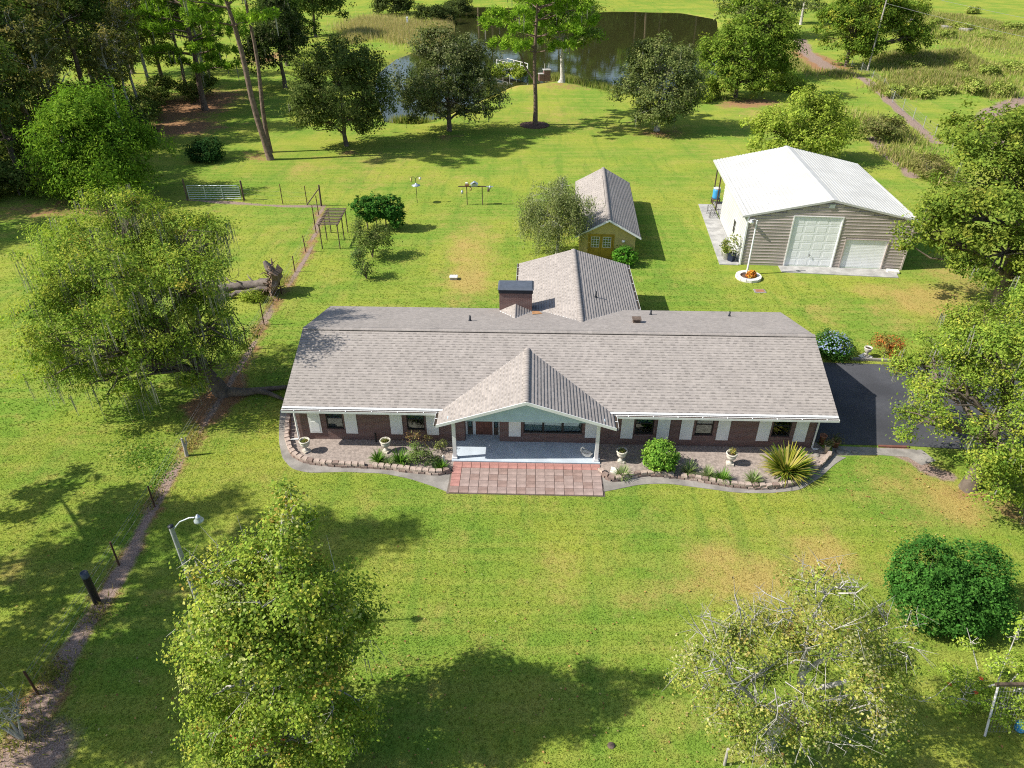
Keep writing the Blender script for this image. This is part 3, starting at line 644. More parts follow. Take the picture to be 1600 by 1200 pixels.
# porch
pf = MB(); pf.box(8.02, 15.36, -1.62, -.004, 0, .10); pf.box(8.555, 10.325, -.004, .5, 0, .10)
pf.build('porch_floor', M['slab'], house)
for x in (8.17, 15.17):
    c_ = MB(); c_.box(x - .085, x + .085, -1.475, -1.305, .20, 2.36); c_.box(x - .12, x + .12, -1.51, -1.27, .10, .20); c_.box(x - .11, x + .11, -1.50, -1.28, 2.36, 2.45)
    c_.build('porch_post', M['white'], house)
MB().box(7.9, 15.45, -1.50, -1.29, 2.45, 2.58).build('porch_beam', M['gable'], house)
MB().box(7.9, 15.45, -1.28, -.004, 2.46, 2.50).build('porch_ceiling', M['gable'], house)
PX, PZ, PY = 11.68, 3.82, -1.78
ps = (PZ - 2.40) / 4.27
gb = MB()
nb = 9
for k in range(nb):   # gable clad in horizontal boards
    z0, z1 = 2.58 + (3.62 - 2.58) * k / nb, 2.58 + (3.62 - 2.58) * (k + 1) / nb
    hw0, hw1 = max(0.05, (PZ - .2 - z0) / ps), max(0.02, (PZ - .2 - z1) / ps)
    gb.add([(PX - hw0, -1.52, z0), (PX + hw0, -1.52, z0), (PX + hw1, -1.505, z1), (PX - hw1, -1.505, z1), (PX - hw0, -1.44, z0), (PX + hw0, -1.44, z0), (PX + hw1, -1.44, z1), (PX - hw1, -1.44, z1)], [(0, 1, 2, 3), (5, 4, 7, 6), (0, 4, 5, 1), (3, 2, 6, 7), (1, 5, 6, 2), (0, 3, 7, 4)])
gb.build('porch_gable', M['gable'], house)
# roof: decks, shingles, caps
EZ, RY_, RZ = 2.40, 4.25, 4.23; XL, XR = -.35, 26.76; BY, BZ = 9.5, 2.85
fs_ = unit((0, RY_ + .7, RZ - EZ)); FL = math.hypot(RY_ + .7, RZ - EZ); fsl = (RZ - EZ) / (RY_ + .7)
bs_ = unit((0, RY_ - BY, RZ - BZ)); BL = math.hypot(RY_ - BY, RZ - BZ); bsl = (RZ - BZ) / (BY - RY_)
rf = MB(); rf.slab([(XL, -.7, EZ), (XR, -.7, EZ), (XR, RY_, RZ), (XL, RY_, RZ)], .10); rf.slab([(XL, RY_, RZ), (XR, RY_, RZ), (XR, BY, BZ), (XL, BY, BZ)], .10)
roof = rf.build('roof', M['white'], house)
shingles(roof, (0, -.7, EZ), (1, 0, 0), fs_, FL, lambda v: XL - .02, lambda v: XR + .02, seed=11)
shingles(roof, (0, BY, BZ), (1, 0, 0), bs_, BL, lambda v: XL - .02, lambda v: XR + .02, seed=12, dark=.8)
ridge_cap(roof, (XL, RY_, RZ), (XR, RY_, RZ), pitch=.30)
MB().box(1.6, 25.2, RY_ - .178, RY_ + .17, RZ - .05, RZ - .012).build('ridge_vent', M['dark'], roof)
YV = -.7 + (PZ - EZ) / fsl
pd = MB(); pd.slab([(PX - 4.27, PY, EZ), (PX, PY, PZ), (PX, YV, PZ), (PX - 4.27, -.7, EZ)][::-1], .09); pd.slab([(PX, PY, PZ), (PX + 4.27, PY, EZ), (PX + 4.27, -.7, EZ), (PX, YV, PZ)][::-1], .09)
proof = pd.build('porch_roof', M['white'], house)
PL = math.hypot(4.27, PZ - EZ)
for sgn in (-1, 1):
    V_ = unit((-sgn * 4.27, 0, PZ - EZ))
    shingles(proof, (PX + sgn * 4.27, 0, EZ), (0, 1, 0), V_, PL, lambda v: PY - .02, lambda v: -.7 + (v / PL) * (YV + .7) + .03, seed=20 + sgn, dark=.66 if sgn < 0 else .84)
ridge_cap(proof, (PX, PY, PZ), (PX, YV, PZ), pitch=.33, seed=5)
for sgn in (-1, 1):   # rake boards
    a, b = (PX, PZ), (PX + sgn * 4.3, EZ)
    MB().add([(a[0], PY - .035, a[1] + .01), (b[0], PY - .035, b[1] + .01), (b[0], PY - .035, b[1] - .15), (a[0], PY - .035, a[1] - .16), (a[0], PY - .003, a[1] + .01), (b[0], PY - .003, b[1] + .01), (b[0], PY - .003, b[1] - .15), (a[0], PY - .003, a[1] - .16)],
             [(0, 1, 2, 3), (7, 6, 5, 4), (0, 4, 5, 1), (3, 2, 6, 7), (1, 5, 6, 2), (0, 3, 7, 4)]).build('rake_board', M['white'], proof)
for x in (XL - .03, XR):   # rake boards of the main gable ends
    MB().add([(x, -.72, EZ - .03), (x, RY_, RZ - .03), (x, BY, BZ - .03), (x, BY, BZ - .16), (x, RY_, RZ - .16), (x, -.72, EZ - .16), (x + .03, -.72, EZ - .03), (x + .03, RY_, RZ - .03), (x + .03, BY, BZ - .03), (x + .03, BY, BZ - .16), (x + .03, RY_, RZ - .16), (x + .03, -.72, EZ - .16)],
             [(0, 1, 4, 5), (1, 2, 3, 4), (6, 11, 10, 7), (7, 10, 9, 8), (0, 6, 7, 1), (1, 7, 8, 2), (5, 4, 10, 11), (4, 3, 9, 10), (0, 5, 11, 6), (2, 8, 9, 3)]).build('rake_board', M['white'], roof)
def gutter(x0, x1, y, z, parent, along='x', side=-1):
    """open trough fixed to the eave, with straps across it"""
    g = MB(); d = .13
    if along == 'x':
        g.box(x0, x1, y - d, y - d + .012, z - .12, z); g.box(x0, x1, y - d + .012, y - .004, z - .12, z - .105); g.box(x0, x0 + .01, y - d + .012, y - .004, z - .105, z); g.box(x1 - .01, x1, y - d + .012, y - .004, z - .105, z)
    else:
        a, b = (y - d, y - .004) if side < 0 else (y + .004, y + d)
        g.box(a, b, x0, x1, z - .12, z - .105)
        o_ = a if side < 0 else b - .012
        g.box(o_, o_ + .012, x0, x1, z - .105, z)
    gt = g.build('gutter', M['gutter'], parent)
    if along == 'x': MB().box(x0 + .012, x1 - .012, y - d + .013, y - .005, z - .104, z - .014).build('trough_shade', M['soil'], gt)  # dark fill standing in for the shade inside the trough
    else: MB().box(y + min(side * d, 0) + (.013 if side < 0 else .005), y + max(side * d, 0) - (.005 if side < 0 else .013), x0 + .01, x1 - .01, z - .104, z - .014).build('trough_shade', M['soil'], gt)
    n = max(1, int((x1 - x0) / 1.15))
    for k in range(n):
        p = x0 + (x1 - x0) * (k + .5) / n
        if along == 'x': MB().box(p - .018, p + .018, y - d - .004, y - .002, z - .002, z + .012).build('gutter_strap', M['gutter'], gt)
        else: MB().box(y + side * d, y + side * .002, p - .018, p + .018, z - .002, z + .012).build('gutter_strap', M['gutter'], gt) if side > 0 else MB().box(y - d, y - .002, p - .018, p + .018, z - .002, z + .012).build('gutter_strap', M['gutter'], gt)
    return gt
MB().box(XL, 7.3, -.735, -.70, EZ - .17, EZ - .02).build('fascia', M['white'], roof)
MB().box(16.05, XR, -.735, -.70, EZ - .17, EZ - .02).build('fascia', M['white'], roof)
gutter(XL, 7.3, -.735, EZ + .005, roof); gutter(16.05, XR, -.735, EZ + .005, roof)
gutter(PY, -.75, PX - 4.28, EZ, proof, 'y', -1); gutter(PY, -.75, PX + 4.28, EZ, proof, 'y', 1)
# soffit closes the eave
MB().box(XL, XR, -.69, .18, 2.445, 2.46).build('soffit', M['white'], house)
for x, s in ((-.04, -1), (26.19, 1)):   # downspouts with a kicked-out foot
    MB().tube([(x - s * .0, -.60, 2.28), (x, -.12, 2.12), (x, -.08, 1.9), (x, -.08, .16), (x + s * .04, -.10, .07), (x + s * .62, -.16, .055)], .05, 6).build('downspout', M['white'], house)
# rear wing roof
WXc, WZr, WXl, WXr, WZe, WY1 = 14.68, 3.65, 10.95, 18.42, 2.55, 16.88
def valley(z): return min(BY, RY_ + (RZ - z) / bsl)
wd = MB()
YR = valley(WZr)
wd.slab([(WXl, 9.3, WZe), (WXc, YR, WZr), (WXc, WY1, WZr), (WXl, WY1, WZe)], .09); wd.slab([(WXc, YR, WZr), (WXr, 9.3, WZe), (WXr, WY1, WZe), (WXc, WY1, WZr)], .09)
wroof = wd.build('rear_wing_roof', M['white'], house)
for sgn, xe in ((-1, WXl), (1, WXr)):
    half = abs(xe - WXc); L_ = math.hypot(half, WZr - WZe); V_ = unit((-sgn * half, 0, WZr - WZe))
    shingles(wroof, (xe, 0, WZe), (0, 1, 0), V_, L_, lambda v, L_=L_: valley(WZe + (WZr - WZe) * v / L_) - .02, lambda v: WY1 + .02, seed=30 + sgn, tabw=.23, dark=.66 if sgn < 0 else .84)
ridge_cap(wroof, (WXc, YR - .1, WZr), (WXc, WY1, WZr), pitch=.29, seed=6)
MB().box(WXc - .16, WXc + .185, YR + .6, WY1 - .3, WZr - .05, WZr - .008).build('ridge_vent', M['dark'], wroof)
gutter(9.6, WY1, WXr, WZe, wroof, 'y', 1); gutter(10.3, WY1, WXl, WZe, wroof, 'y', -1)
# chimney with its little cricket roof
ch = MB().box(9.95, 11.88, 8.86, 9.95, 0, 4.18).build('chimney', M['brick'], house)
MB().box(9.90, 11.93, 8.81, 10.0, 4.183, 4.42).build('chimney_band', M['capdark'], ch)
MB().add([(9.86, 8.77, 4.423), (11.97, 8.77, 4.423), (11.97, 10.04, 4.423), (9.86, 10.04, 4.423), (9.95, 8.9, 4.50), (11.88, 8.9, 4.50), (11.88, 9.95, 4.50), (9.95, 9.95, 4.50)], [(3, 2, 1, 0), (4, 5, 6, 7), (0, 1, 5, 4), (1, 2, 6, 5), (2, 3, 7, 6), (3, 0, 4, 7)]).build('chimney_cap', M['cap'], ch)
cz = 3.50; cy = RY_ + (RZ - cz) / bsl; cb = RZ - bsl * (8.86 - RY_)
ck = MB(); ck.slab([(10.915, cy, cz), (9.90, 8.85, cb), (10.915, 8.85, cz)][::-1], .06); ck.slab([(10.915, cy, cz), (10.915, 8.85, cz), (11.93, 8.85, cb)][::-1], .06)
crk = ck.build('cricket_roof', M['white'], house)
for sgn in (-1, 1):
    V_ = unit((-sgn * 1.015, 0, cz - cb)); L_ = math.hypot(1.015, cz - cb)
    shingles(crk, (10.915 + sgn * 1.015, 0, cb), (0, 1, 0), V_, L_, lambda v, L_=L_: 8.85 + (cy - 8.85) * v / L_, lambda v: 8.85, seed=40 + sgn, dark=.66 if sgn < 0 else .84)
MB().add([(11.90, 8.0, RZ - bsl * (8.0 - RY_) + .03), (12.5, 8.2, RZ - bsl * (8.2 - RY_) + .03), (12.3, 8.84, RZ - bsl * (8.84 - RY_) + .03), (11.9, 8.84, RZ - bsl * (8.84 - RY_) + .03)], [(0, 1, 2, 3)]).build('flashing', M['copper'], roof)
# vents and pipes through the roof
def on_back(y): return RZ - bsl * (y - RY_)
for x, y, h_, r_ in ((8.42, 6.3, .32, .055), (18.85, 8.4, .3, .05), (23.4, 8.3, .3, .05)):
    MB().lathe([(r_ * 2.2, -.05), (r_ * 1.5, .06), (r_, .1), (r_, h_), (r_ * .7, h_), (r_ * .7, h_ - .04), (0, h_ - .04)], 10, (x, y, on_back(y))).build('vent_pipe', M['capdark'], roof)
MB().lathe([(.12, -.05), (.05, .1), (.05, .38), (0, .38)], 10, (15.75, 10.2, 3.35)).build('vent_pipe', M['capdark'], wroof)
vb_ = MB(); y_ = 6.5; vb_.box(17.55, 17.95, y_ - .15, y_ + .2, on_back(y_) - .05, on_back(y_) + .22); vb_.box(17.5, 18.0, y_ - .2, y_ + .25, on_back(y_) + .223, on_back(y_) + .25); vb_.build('roof_vent', M['wood'], roof)
for x in (.15, 26.35):   # small flood lamps under the eave corners
    l_ = MB(); l_.lathe([(0, 0), (.05, .0), (.055, .06), (.09, .14), (.085, .15), (0, .13)], 12, (x, -.42, 2.16)); l_.build('flood_light', M['white'], house)

# paved apron before the porch
patio = MB().slab([(*hw(*p), .03) for p in ((8.0, -3.93), (15.42, -3.93), (15.38, -1.63), (8.1, -1.63))], .08).build('paver_patio', M['joint']); tag(patio, kind='structure')
rp = random.Random(5); pv = {}
for r_ in range(5):
    for c_ in range(16):
        x, y = 8.12 + c_ * .452 + .226 + (-.04 + .02 * r_) * 0, -1.66 - r_ * .452 - .226
        if c_ == 0 and r_: mat = 'paver_red' if rp.random() < .6 else 'paver_brown'
        elif r_ == 0: mat = 'paver_red'
        else: mat = rp.choice(['paver_brown', 'paver_pale', 'paver_pale', 'paver_pale', 'paver_brown'] if r_ < 4 else ['paver_pale'] * 5 + ['paver_brown'])
        gx_, gy_ = hw(x, y)
        loc = (gx_, gy_, .030 + rp.uniform(-.004, .004)); rz_ = HY + rp.uniform(-.012, .012)
        if not pv:
            o = MB().bev(-.218, .218, -.218, .218, 0, .05, .008).build('paver', M[mat], patio, loc, rz_); pv[0] = o; o.material_slots[0].link = 'OBJECT'; o.material_slots[0].material = M[mat]
        else: share(pv[0], patio, loc, rz_, None, M[mat])

# ------------------------------------------------------------------ metal garage
garage = thing('metal_garage', 'tan metal garage with white ribbed roof and two white doors', 'garage', (17.73, 51.41, 0), R(-5))
GW, GZ, GR, GX = 12.15, 3.93, 5.32, 5.88
GD = 9.8
d1 = (3.40, 6.88, 0, 4.0); d2 = (7.55, 10.60, 0, 2.32)
gsl = (GR - GZ) / 6.2
row = 0.25
pr = random.Random(9)
def gable_z(x): return GR - .12 - gsl * abs(x - GX)
for k in range(int(5.4 / row)):
    z0, z1 = k * row, (k + 1) * row - .012
    xa, xb = 0.05, GW - .05
    if z1 > gable_z(0): 
        hw_ = (GR - .13 - z1) / gsl
        if hw_ < .3: continue
        xa, xb = max(xa, GX - hw_), min(xb, GX + hw_)
    segs = [(xa, xb)]
    for dx0, dx1, _, dz in (d1, d2):
        if z0 < dz - .05:
            ns = []
            for a, b in segs:
                if a < dx0 < b: ns.append((a, dx0 - .09))
                if a < dx1 < b: ns.append((dx1 + .09, b))
                if not (a < dx0 < b or a < dx1 < b) and not (a >= dx0 and b <= dx1): ns.append((a, b))
            segs = ns
    for a, b in segs:
        # one steel plank: a flat face with a rounded rib at the top
        MB().add([(a, -.012, z0), (b, -.012, z0), (b, -.014, z1 - .075), (a, -.014, z1 - .075), (a, -.036, z1 - .05), (b, -.036, z1 - .05), (b, -.036, z1 - .02), (a, -.036, z1 - .02), (a, -.012, z1), (b, -.012, z1), (a, .03, z0), (b, .03, z0), (a, .03, z1), (b, .03, z1)],
                 [(0, 1, 2, 3), (3, 2, 5, 4), (4, 5, 6, 7), (7, 6, 9, 8), (8, 9, 13, 12), (10, 11, 1, 0), (0, 3, 4, 7, 8, 12, 10), (1, 11, 13, 9, 6, 5, 2)]).build('siding_plank', M['metal_tan'], garage)
bw = MB(); wall_x(bw, .05, GW - .05, 0, GZ, .031, .1, [d1, d2]); bw.build('wall', M['metal_tan'], garage)
MB().add([(.05, .04, GZ), (GW - .05, .04, GZ), (GX, .04, GR - .12), (.05, .1, GZ), (GW - .05, .1, GZ), (GX, .1, GR - .12)], [(0, 1, 2), (5, 4, 3), (0, 3, 4, 1), (1, 4, 5, 2), (2, 5, 3, 0)]).build('gable', M['metal_tan'], garage)
def ribbed_side(x, s):
    g = MB(); prof = []
    for k in range(16):
        z = k * .255; prof += [(x, z), (x, z + .18), (x + s * .02, z + .20), (x + s * .02, z + .235)]
    prof += [(x, GZ)]
    pr_ = prof + [(x - s * .08, GZ), (x - s * .08, 0)]
    if s > 0: pr_ = pr_[::-1]
    g.prism_y(pr_, .1, GD); return g
ribbed_side(0.0, -1).build('wall', M['metal_white'], garage); ribbed_side(GW, 1).build('wall', M['metal_white'], garage)
MB().box(.05, GW - .05, GD, GD + .08, 0, GZ).build('wall', M['metal_white'], garage)
for x in (-.03, GW - .09): MB().box(x, x + .12, -.07, .06, 0, GZ).build('corner_trim', M['metal_tan'] if x > 1 else M['white'], garage)
sw = MB(); sw.box(-.045, -.005, 3.2, 4.1, 1.1, 2.3); w_ = sw.build('window', M['white'], garage); MB().box(-.055, -.046, 3.28, 4.02, 1.18, 1.68).build('pane', M['dark'], w_); MB().box(-.055, -.046, 3.28, 4.02, 1.72, 2.22).build('pane', M['dark'], w_)
# roof: horizontal ribs running the length of each slope
def ribbed_roof(xe, s):
    prof = []; n = 23; L_ = abs(xe - GX)
    for k in range(n):
        for f_, h_ in ((0, 0), (.70, 0), (.76, -.085), (.92, -.085)):
            x = xe + (GX - xe) * (k + f_) / n; prof.append((x, GZ + (GR - GZ) * (k + f_) / n + h_))
    prof.append((GX, GR)); low = [(GX, GR - .06), (xe, GZ - .06)]
    p = prof + low
    g = MB(); g.prism_y(p if s > 0 else p[::-1], -.10, 14.7); return g
gr = ribbed_roof(-.4, -1).build('roof', M['metal_white'], garage); ribbed_roof(12.4, 1).build('roof', M['metal_white'], garage)
MB().prism_y([(GX - .28, GR - .01), (GX, GR + .05), (GX + .28, GR - .01), (GX, GR + .03)][::-1], -.11, 14.71).build('ridge_cap', M['metal_white'], gr)
for xe in (-.4, 12.4):
    MB().add([(xe, -.135, GZ + .03), (GX, -.135, GR + .03), (GX, -.135, GR - .12), (xe, -.135, GZ - .12), (xe, -.103, GZ + .03), (GX, -.103, GR + .03), (GX, -.103, GR - .12), (xe, -.103, GZ - .12)], [(0, 1, 2, 3), (7, 6, 5, 4), (0, 4, 5, 1), (3, 2, 6, 7), (0, 3, 7, 4), (1, 5, 6, 2)]).build('rake_trim', M['metal_white'], gr)
    sgn = -1 if xe < 0 else 1
    MB().box(min(xe, xe + sgn * .03), max(xe, xe + sgn * .03), -.13, 14.7, GZ - .13, GZ + .01).build('eave_trim', M['metal_white'], gr)
MB().box(GX - .2, GX + .2, -.09, -.058, 4.70, 5.02).build('gable_vent', M['galv'], garage)
# sectional door
sd_ = MB(); sd_.box(d1[0], d1[1], .02, .07, 0, 3.98); door1 = sd_.build('sectional_door', M['door_white'], garage)
for r_ in range(6):
    for c_ in range(4):
        pw_, ph_ = (d1[1] - d1[0]) / 4, 3.98 / 6; xa, za = d1[0] + c_ * pw_ + .07, r_ * ph_ + .09
        xb, zb = xa + pw_ - .14, za + ph_ - .18
        MB().add([(xa, .019, za), (xb, .019, za), (xb, .019, zb), (xa, .019, zb), (xa + .045, .012, za + .045), (xb - .045, .012, za + .045), (xb - .045, .012, zb - .045), (xa + .045, .012, zb - .045)], [(0, 1, 5, 4), (1, 2, 6, 5), (2, 3, 7, 6), (3, 0, 4, 7), (4, 5, 6, 7)]).build('panel', M['door_white'], door1)
    if r_: MB().box(d1[0], d1[1], .012, .019, r_ * 3.98 / 6 - .006, r_ * 3.98 / 6 + .002).build('section_joint', M['door_white'], door1)
MB().tube([(5.1, .0, .86), (5.1, -.06, .86), (5.1, -.06, 1.02), (5.1, .0, 1.02)], .02).build('handle', M['dark'], door1)
rd = MB().box(d2[0], d2[1], .04, .07, 0, 2.30).build('roller_door', M['door_white'], garage)
for k in range(19):
    z0 = k * 2.30 / 19
    MB().add([(d2[0], .039, z0), (d2[1], .039, z0), (d2[1], .031, z0 + .02), (d2[0], .031, z0 + .02), (d2[1], .031, z0 + .10), (d2[0], .031, z0 + .10), (d2[1], .039, z0 + .118), (d2[0], .039, z0 + .118)], [(0, 1, 2, 3), (3, 2, 4, 5), (5, 4, 6, 7), (0, 3, 5, 7), (1, 6, 4, 2)]).build('slat', M['door_white'], rd)
for dx0, dx1, _, dz in (d1, d2):
    t_ = MB(); t_.box(dx0 - .09, dx0, -.065, .05, 0, dz + .05); t_.box(dx1, dx1 + .09, -.065, .05, 0, dz + .05); t_.box(dx0, dx1, -.065, .05, dz, dz + .05); t_.build('door_trim', M['metal_tan'] if dz < 3 else M['white'], garage)
for x, y in ((.0, 14.3), (.0, 12.2), (GW, 14.3), (GW, 12.2)):
    MB().box(x - .05, x + .05, y - .05, y + .05, 0, GZ - .02).build('porch_post', M['brown_metal'], garage)
# gable lamp at the left corner
gl_ = MB(); gl_.tube([(.28, -.06, 3.62), (.28, -.16, 3.70), (.28, -.22, 3.64)], .02); gl_.lathe([(0, .10), (.06, .10), (.17, 0), (.17, -.04), (.10, -.14), (0, -.17)], 14, (.28, -.23, 3.52)); gl_.build('wall_lamp', M['white'], garage)
def g2w(x, y):
    c, s = math.cos(R(-5)), math.sin(R(-5)); return (17.73 + c * x - s * y, 51.41 + s * x + c * y)
sheet('garage_slab', ccw([g2w(2.95, -.075), g2w(2.95, -1.25), g2w(11.45, -1.55), g2w(11.6, -.5), g2w(11.6, -.075)]), .05, .1, M['concrete'])
sheet('garage_walk', ccw([g2w(-.03, .1), g2w(-.03, 13.8), g2w(-1.35, 13.8), g2w(-1.55, -.2), g2w(-.1, -.2)]), .05, .1, M['concrete'])
tag(MB().slab([(*g2w(*p), .075) for p in ((.1, 9.9), (11.8, 9.9), (11.8, 14.6), (.1, 14.6))], .1).build('carport_floor', M['concrete']), kind='structure')

# ------------------------------------------------------------------ yellow shed
shed = thing('yellow_shed', 'small yellow gabled shed with shingle roof and glazed double doors', 'shed', (7.46, 52.45, 0), R(-4.2))
SW, SZe, SZr, SL = 2.15, 2.12, 3.36, 12.9
f_ = MB(); wall_x(f_, -SW, SW, 0, SZe - .05, 0, .12, [(-1.42, .42, 0, 2.0)])
f_.add([(-SW, 0, SZe - .05), (SW, 0, SZe - .05), (0, 0, SZr - .14), (-SW, .12, SZe - .05), (SW, .12, SZe - .05), (0, .12, SZr - .14)], [(0, 1, 2), (5, 4, 3), (0, 3, 4, 1), (1, 4, 5, 2), (2, 5, 3, 0)])
f_.box(-SW, -SW + .12, .12, SL, 0, SZe); f_.box(SW - .12, SW, .12, SL, 0, SZe); f_.box(-SW + .12, SW - .12, SL - .12, SL, 0, SZe)
f_.build('wall', M['yellow'], shed)
for x0, x1 in ((-1.40, -.505), (-.495, .40)):
    d_ = MB(); d_.box(x0, x1, .03, .08, 0.03, .95); d_.box(x0, x0 + .13, .03, .08, .95, 1.98); d_.box(x1 - .13, x1, .03, .08, .95, 1.98); d_.box(x0 + .13, x1 - .13, .03, .08, 1.82, 1.98); d_.box(x0 + .13, x1 - .13, .018, .03, .2, .82)
    dd = d_.build('door', M['yellow_door'], shed)
    g_ = MB(); a, b = x0 + .13, x1 - .13
    for k in range(4):
        xx = a + (b - a - .03) * k / 3; g_.box(xx, xx + .03, .02, .07, .95, 1.82)
    for k in range(5):
        zz = .95 + .84 * k / 4
        for q in range(3): g_.box(a + (b - a - .03) * q / 3 + .03, a + (b - a - .03) * (q + 1) / 3, .022, .068, zz, zz + .03)
    gg = g_.build('glazing_bar', M['white'], dd)
    for q in range(3):
        for k in range(4):
            MB().box(a + (b - a - .03) * q / 3 + .03, a + (b - a - .03) * (q + 1) / 3, .045, .05, .95 + .84 * k / 4 + .03, .95 + .84 * (k + 1) / 4).build('pane', M['glass'], dd)
MB().box(-1.5, .5, .4, .42, 0, 2.0).build('interior_wall', M['interior'], shed)
t_ = MB(); t_.box(-1.52, -1.42, -.03, .05, 0, 2.06); t_.box(.42, .52, -.03, .05, 0, 2.06); t_.box(-1.42, .42, -.03, .05, 2.0, 2.06); t_.build('door_trim', M['yellow_door'], shed)
MB().lathe([(0, -.10), (.10, -.08), (.15, 0), (.10, .08), (0, .10)], 14, (1.22, -.09, 1.55)).build('wall_lamp', M['white'], shed)
sr = MB(); SE = 2.52; ssl = (SZr - 1.98) / SE
sr.slab([(-SE, -.4, 1.98), (0, -.4, SZr), (0, SL + .35, SZr), (-SE, SL + .35, 1.98)][::-1], .08); sr.slab([(0, -.4, SZr), (SE, -.4, 1.98), (SE, SL + .35, 1.98), (0, SL + .35, SZr)][::-1], .08)
sroof = sr.build('roof', M['white'], shed)
for sgn in (-1, 1):
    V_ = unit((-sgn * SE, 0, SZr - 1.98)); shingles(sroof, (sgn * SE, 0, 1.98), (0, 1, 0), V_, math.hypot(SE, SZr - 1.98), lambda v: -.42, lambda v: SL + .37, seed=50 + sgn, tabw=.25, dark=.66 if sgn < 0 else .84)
    MB().add([(0, -.435, SZr + .02), (sgn * (SE + .02), -.435, 1.99), (sgn * (SE + .02), -.435, 1.84), (0, -.435, SZr - .14), (0, -.403, SZr + .02), (sgn * (SE + .02), -.403, 1.99), (sgn * (SE + .02), -.403, 1.84), (0, -.403, SZr - .14)], [(0, 1, 2, 3), (7, 6, 5, 4), (0, 4, 5, 1), (3, 2, 6, 7), (1, 5, 6, 2), (0, 3, 7, 4)]).build('rake_board', M['white'], sroof)
ridge_cap(sroof, (0, -.4, SZr), (0, SL + .35, SZr), pitch=.5, seed=8)
MB().box(-.17, .17, 3.2, 10.8, SZr - .06, SZr - .03).build('ridge_vent', M['dark'], sroof)

# ------------------------------------------------------------------ leaves, limbs and trees
def rand_unit(r, n):
    v = r.normal(size=(n, 3)); return v / np.linalg.norm(v, axis=1)[:, None]
def leaf_mesh(name, mat, P, Nrm, size, cols, parent, r, aspect=1.7, D=None, fold=0.25):
    """one bent leaf per point: P centres, Nrm facing, D long axis (random when None)"""
    n = len(P); Nrm = Nrm / np.linalg.norm(Nrm, axis=1)[:, None]
    if D is None: D = rand_unit(r, n)
    D = D - Nrm * (D * Nrm).sum(1)[:, None]; D /= np.linalg.norm(D, axis=1)[:, None] + 1e-9
    Sd = np.cross(Nrm, D); s = np.asarray(size).reshape(-1, 1) * np.ones((n, 1))
    a = P - D * s * .5; b = P + Sd * s * .5 / aspect + Nrm * s * fold * .3; c = P + D * s * .5 - Nrm * s * fold * .35; d = P - Sd * s * .5 / aspect + Nrm * s * fold * .3
    V = np.stack([a, b, c, d], 1).reshape(-1, 3)
    return mesh_np(name, V, np.arange(4 * n).reshape(-1, 4), mat, parent, cols=cols)
def pick_cols(r, n, palette, cl=None, ncl=1, jitter=.22):
    pal = np.array([p[:3] for p in palette]); wts = np.array([p[3] for p in palette]); wts = wts / wts.sum()
    if cl is not None:   # colours drift from one leaf cluster to the next
        cc = pal[r.choice(len(pal), ncl, p=wts)]; own = pal[r.choice(len(pal), n, p=wts)]
        c = cc[cl] * .62 + own * .38
    else: c = pal[r.choice(len(pal), n, p=wts)]
    c = c * 1.34
    return np.clip(c * (1 + jitter * r.normal(size=(n, 1))), .004, .9)
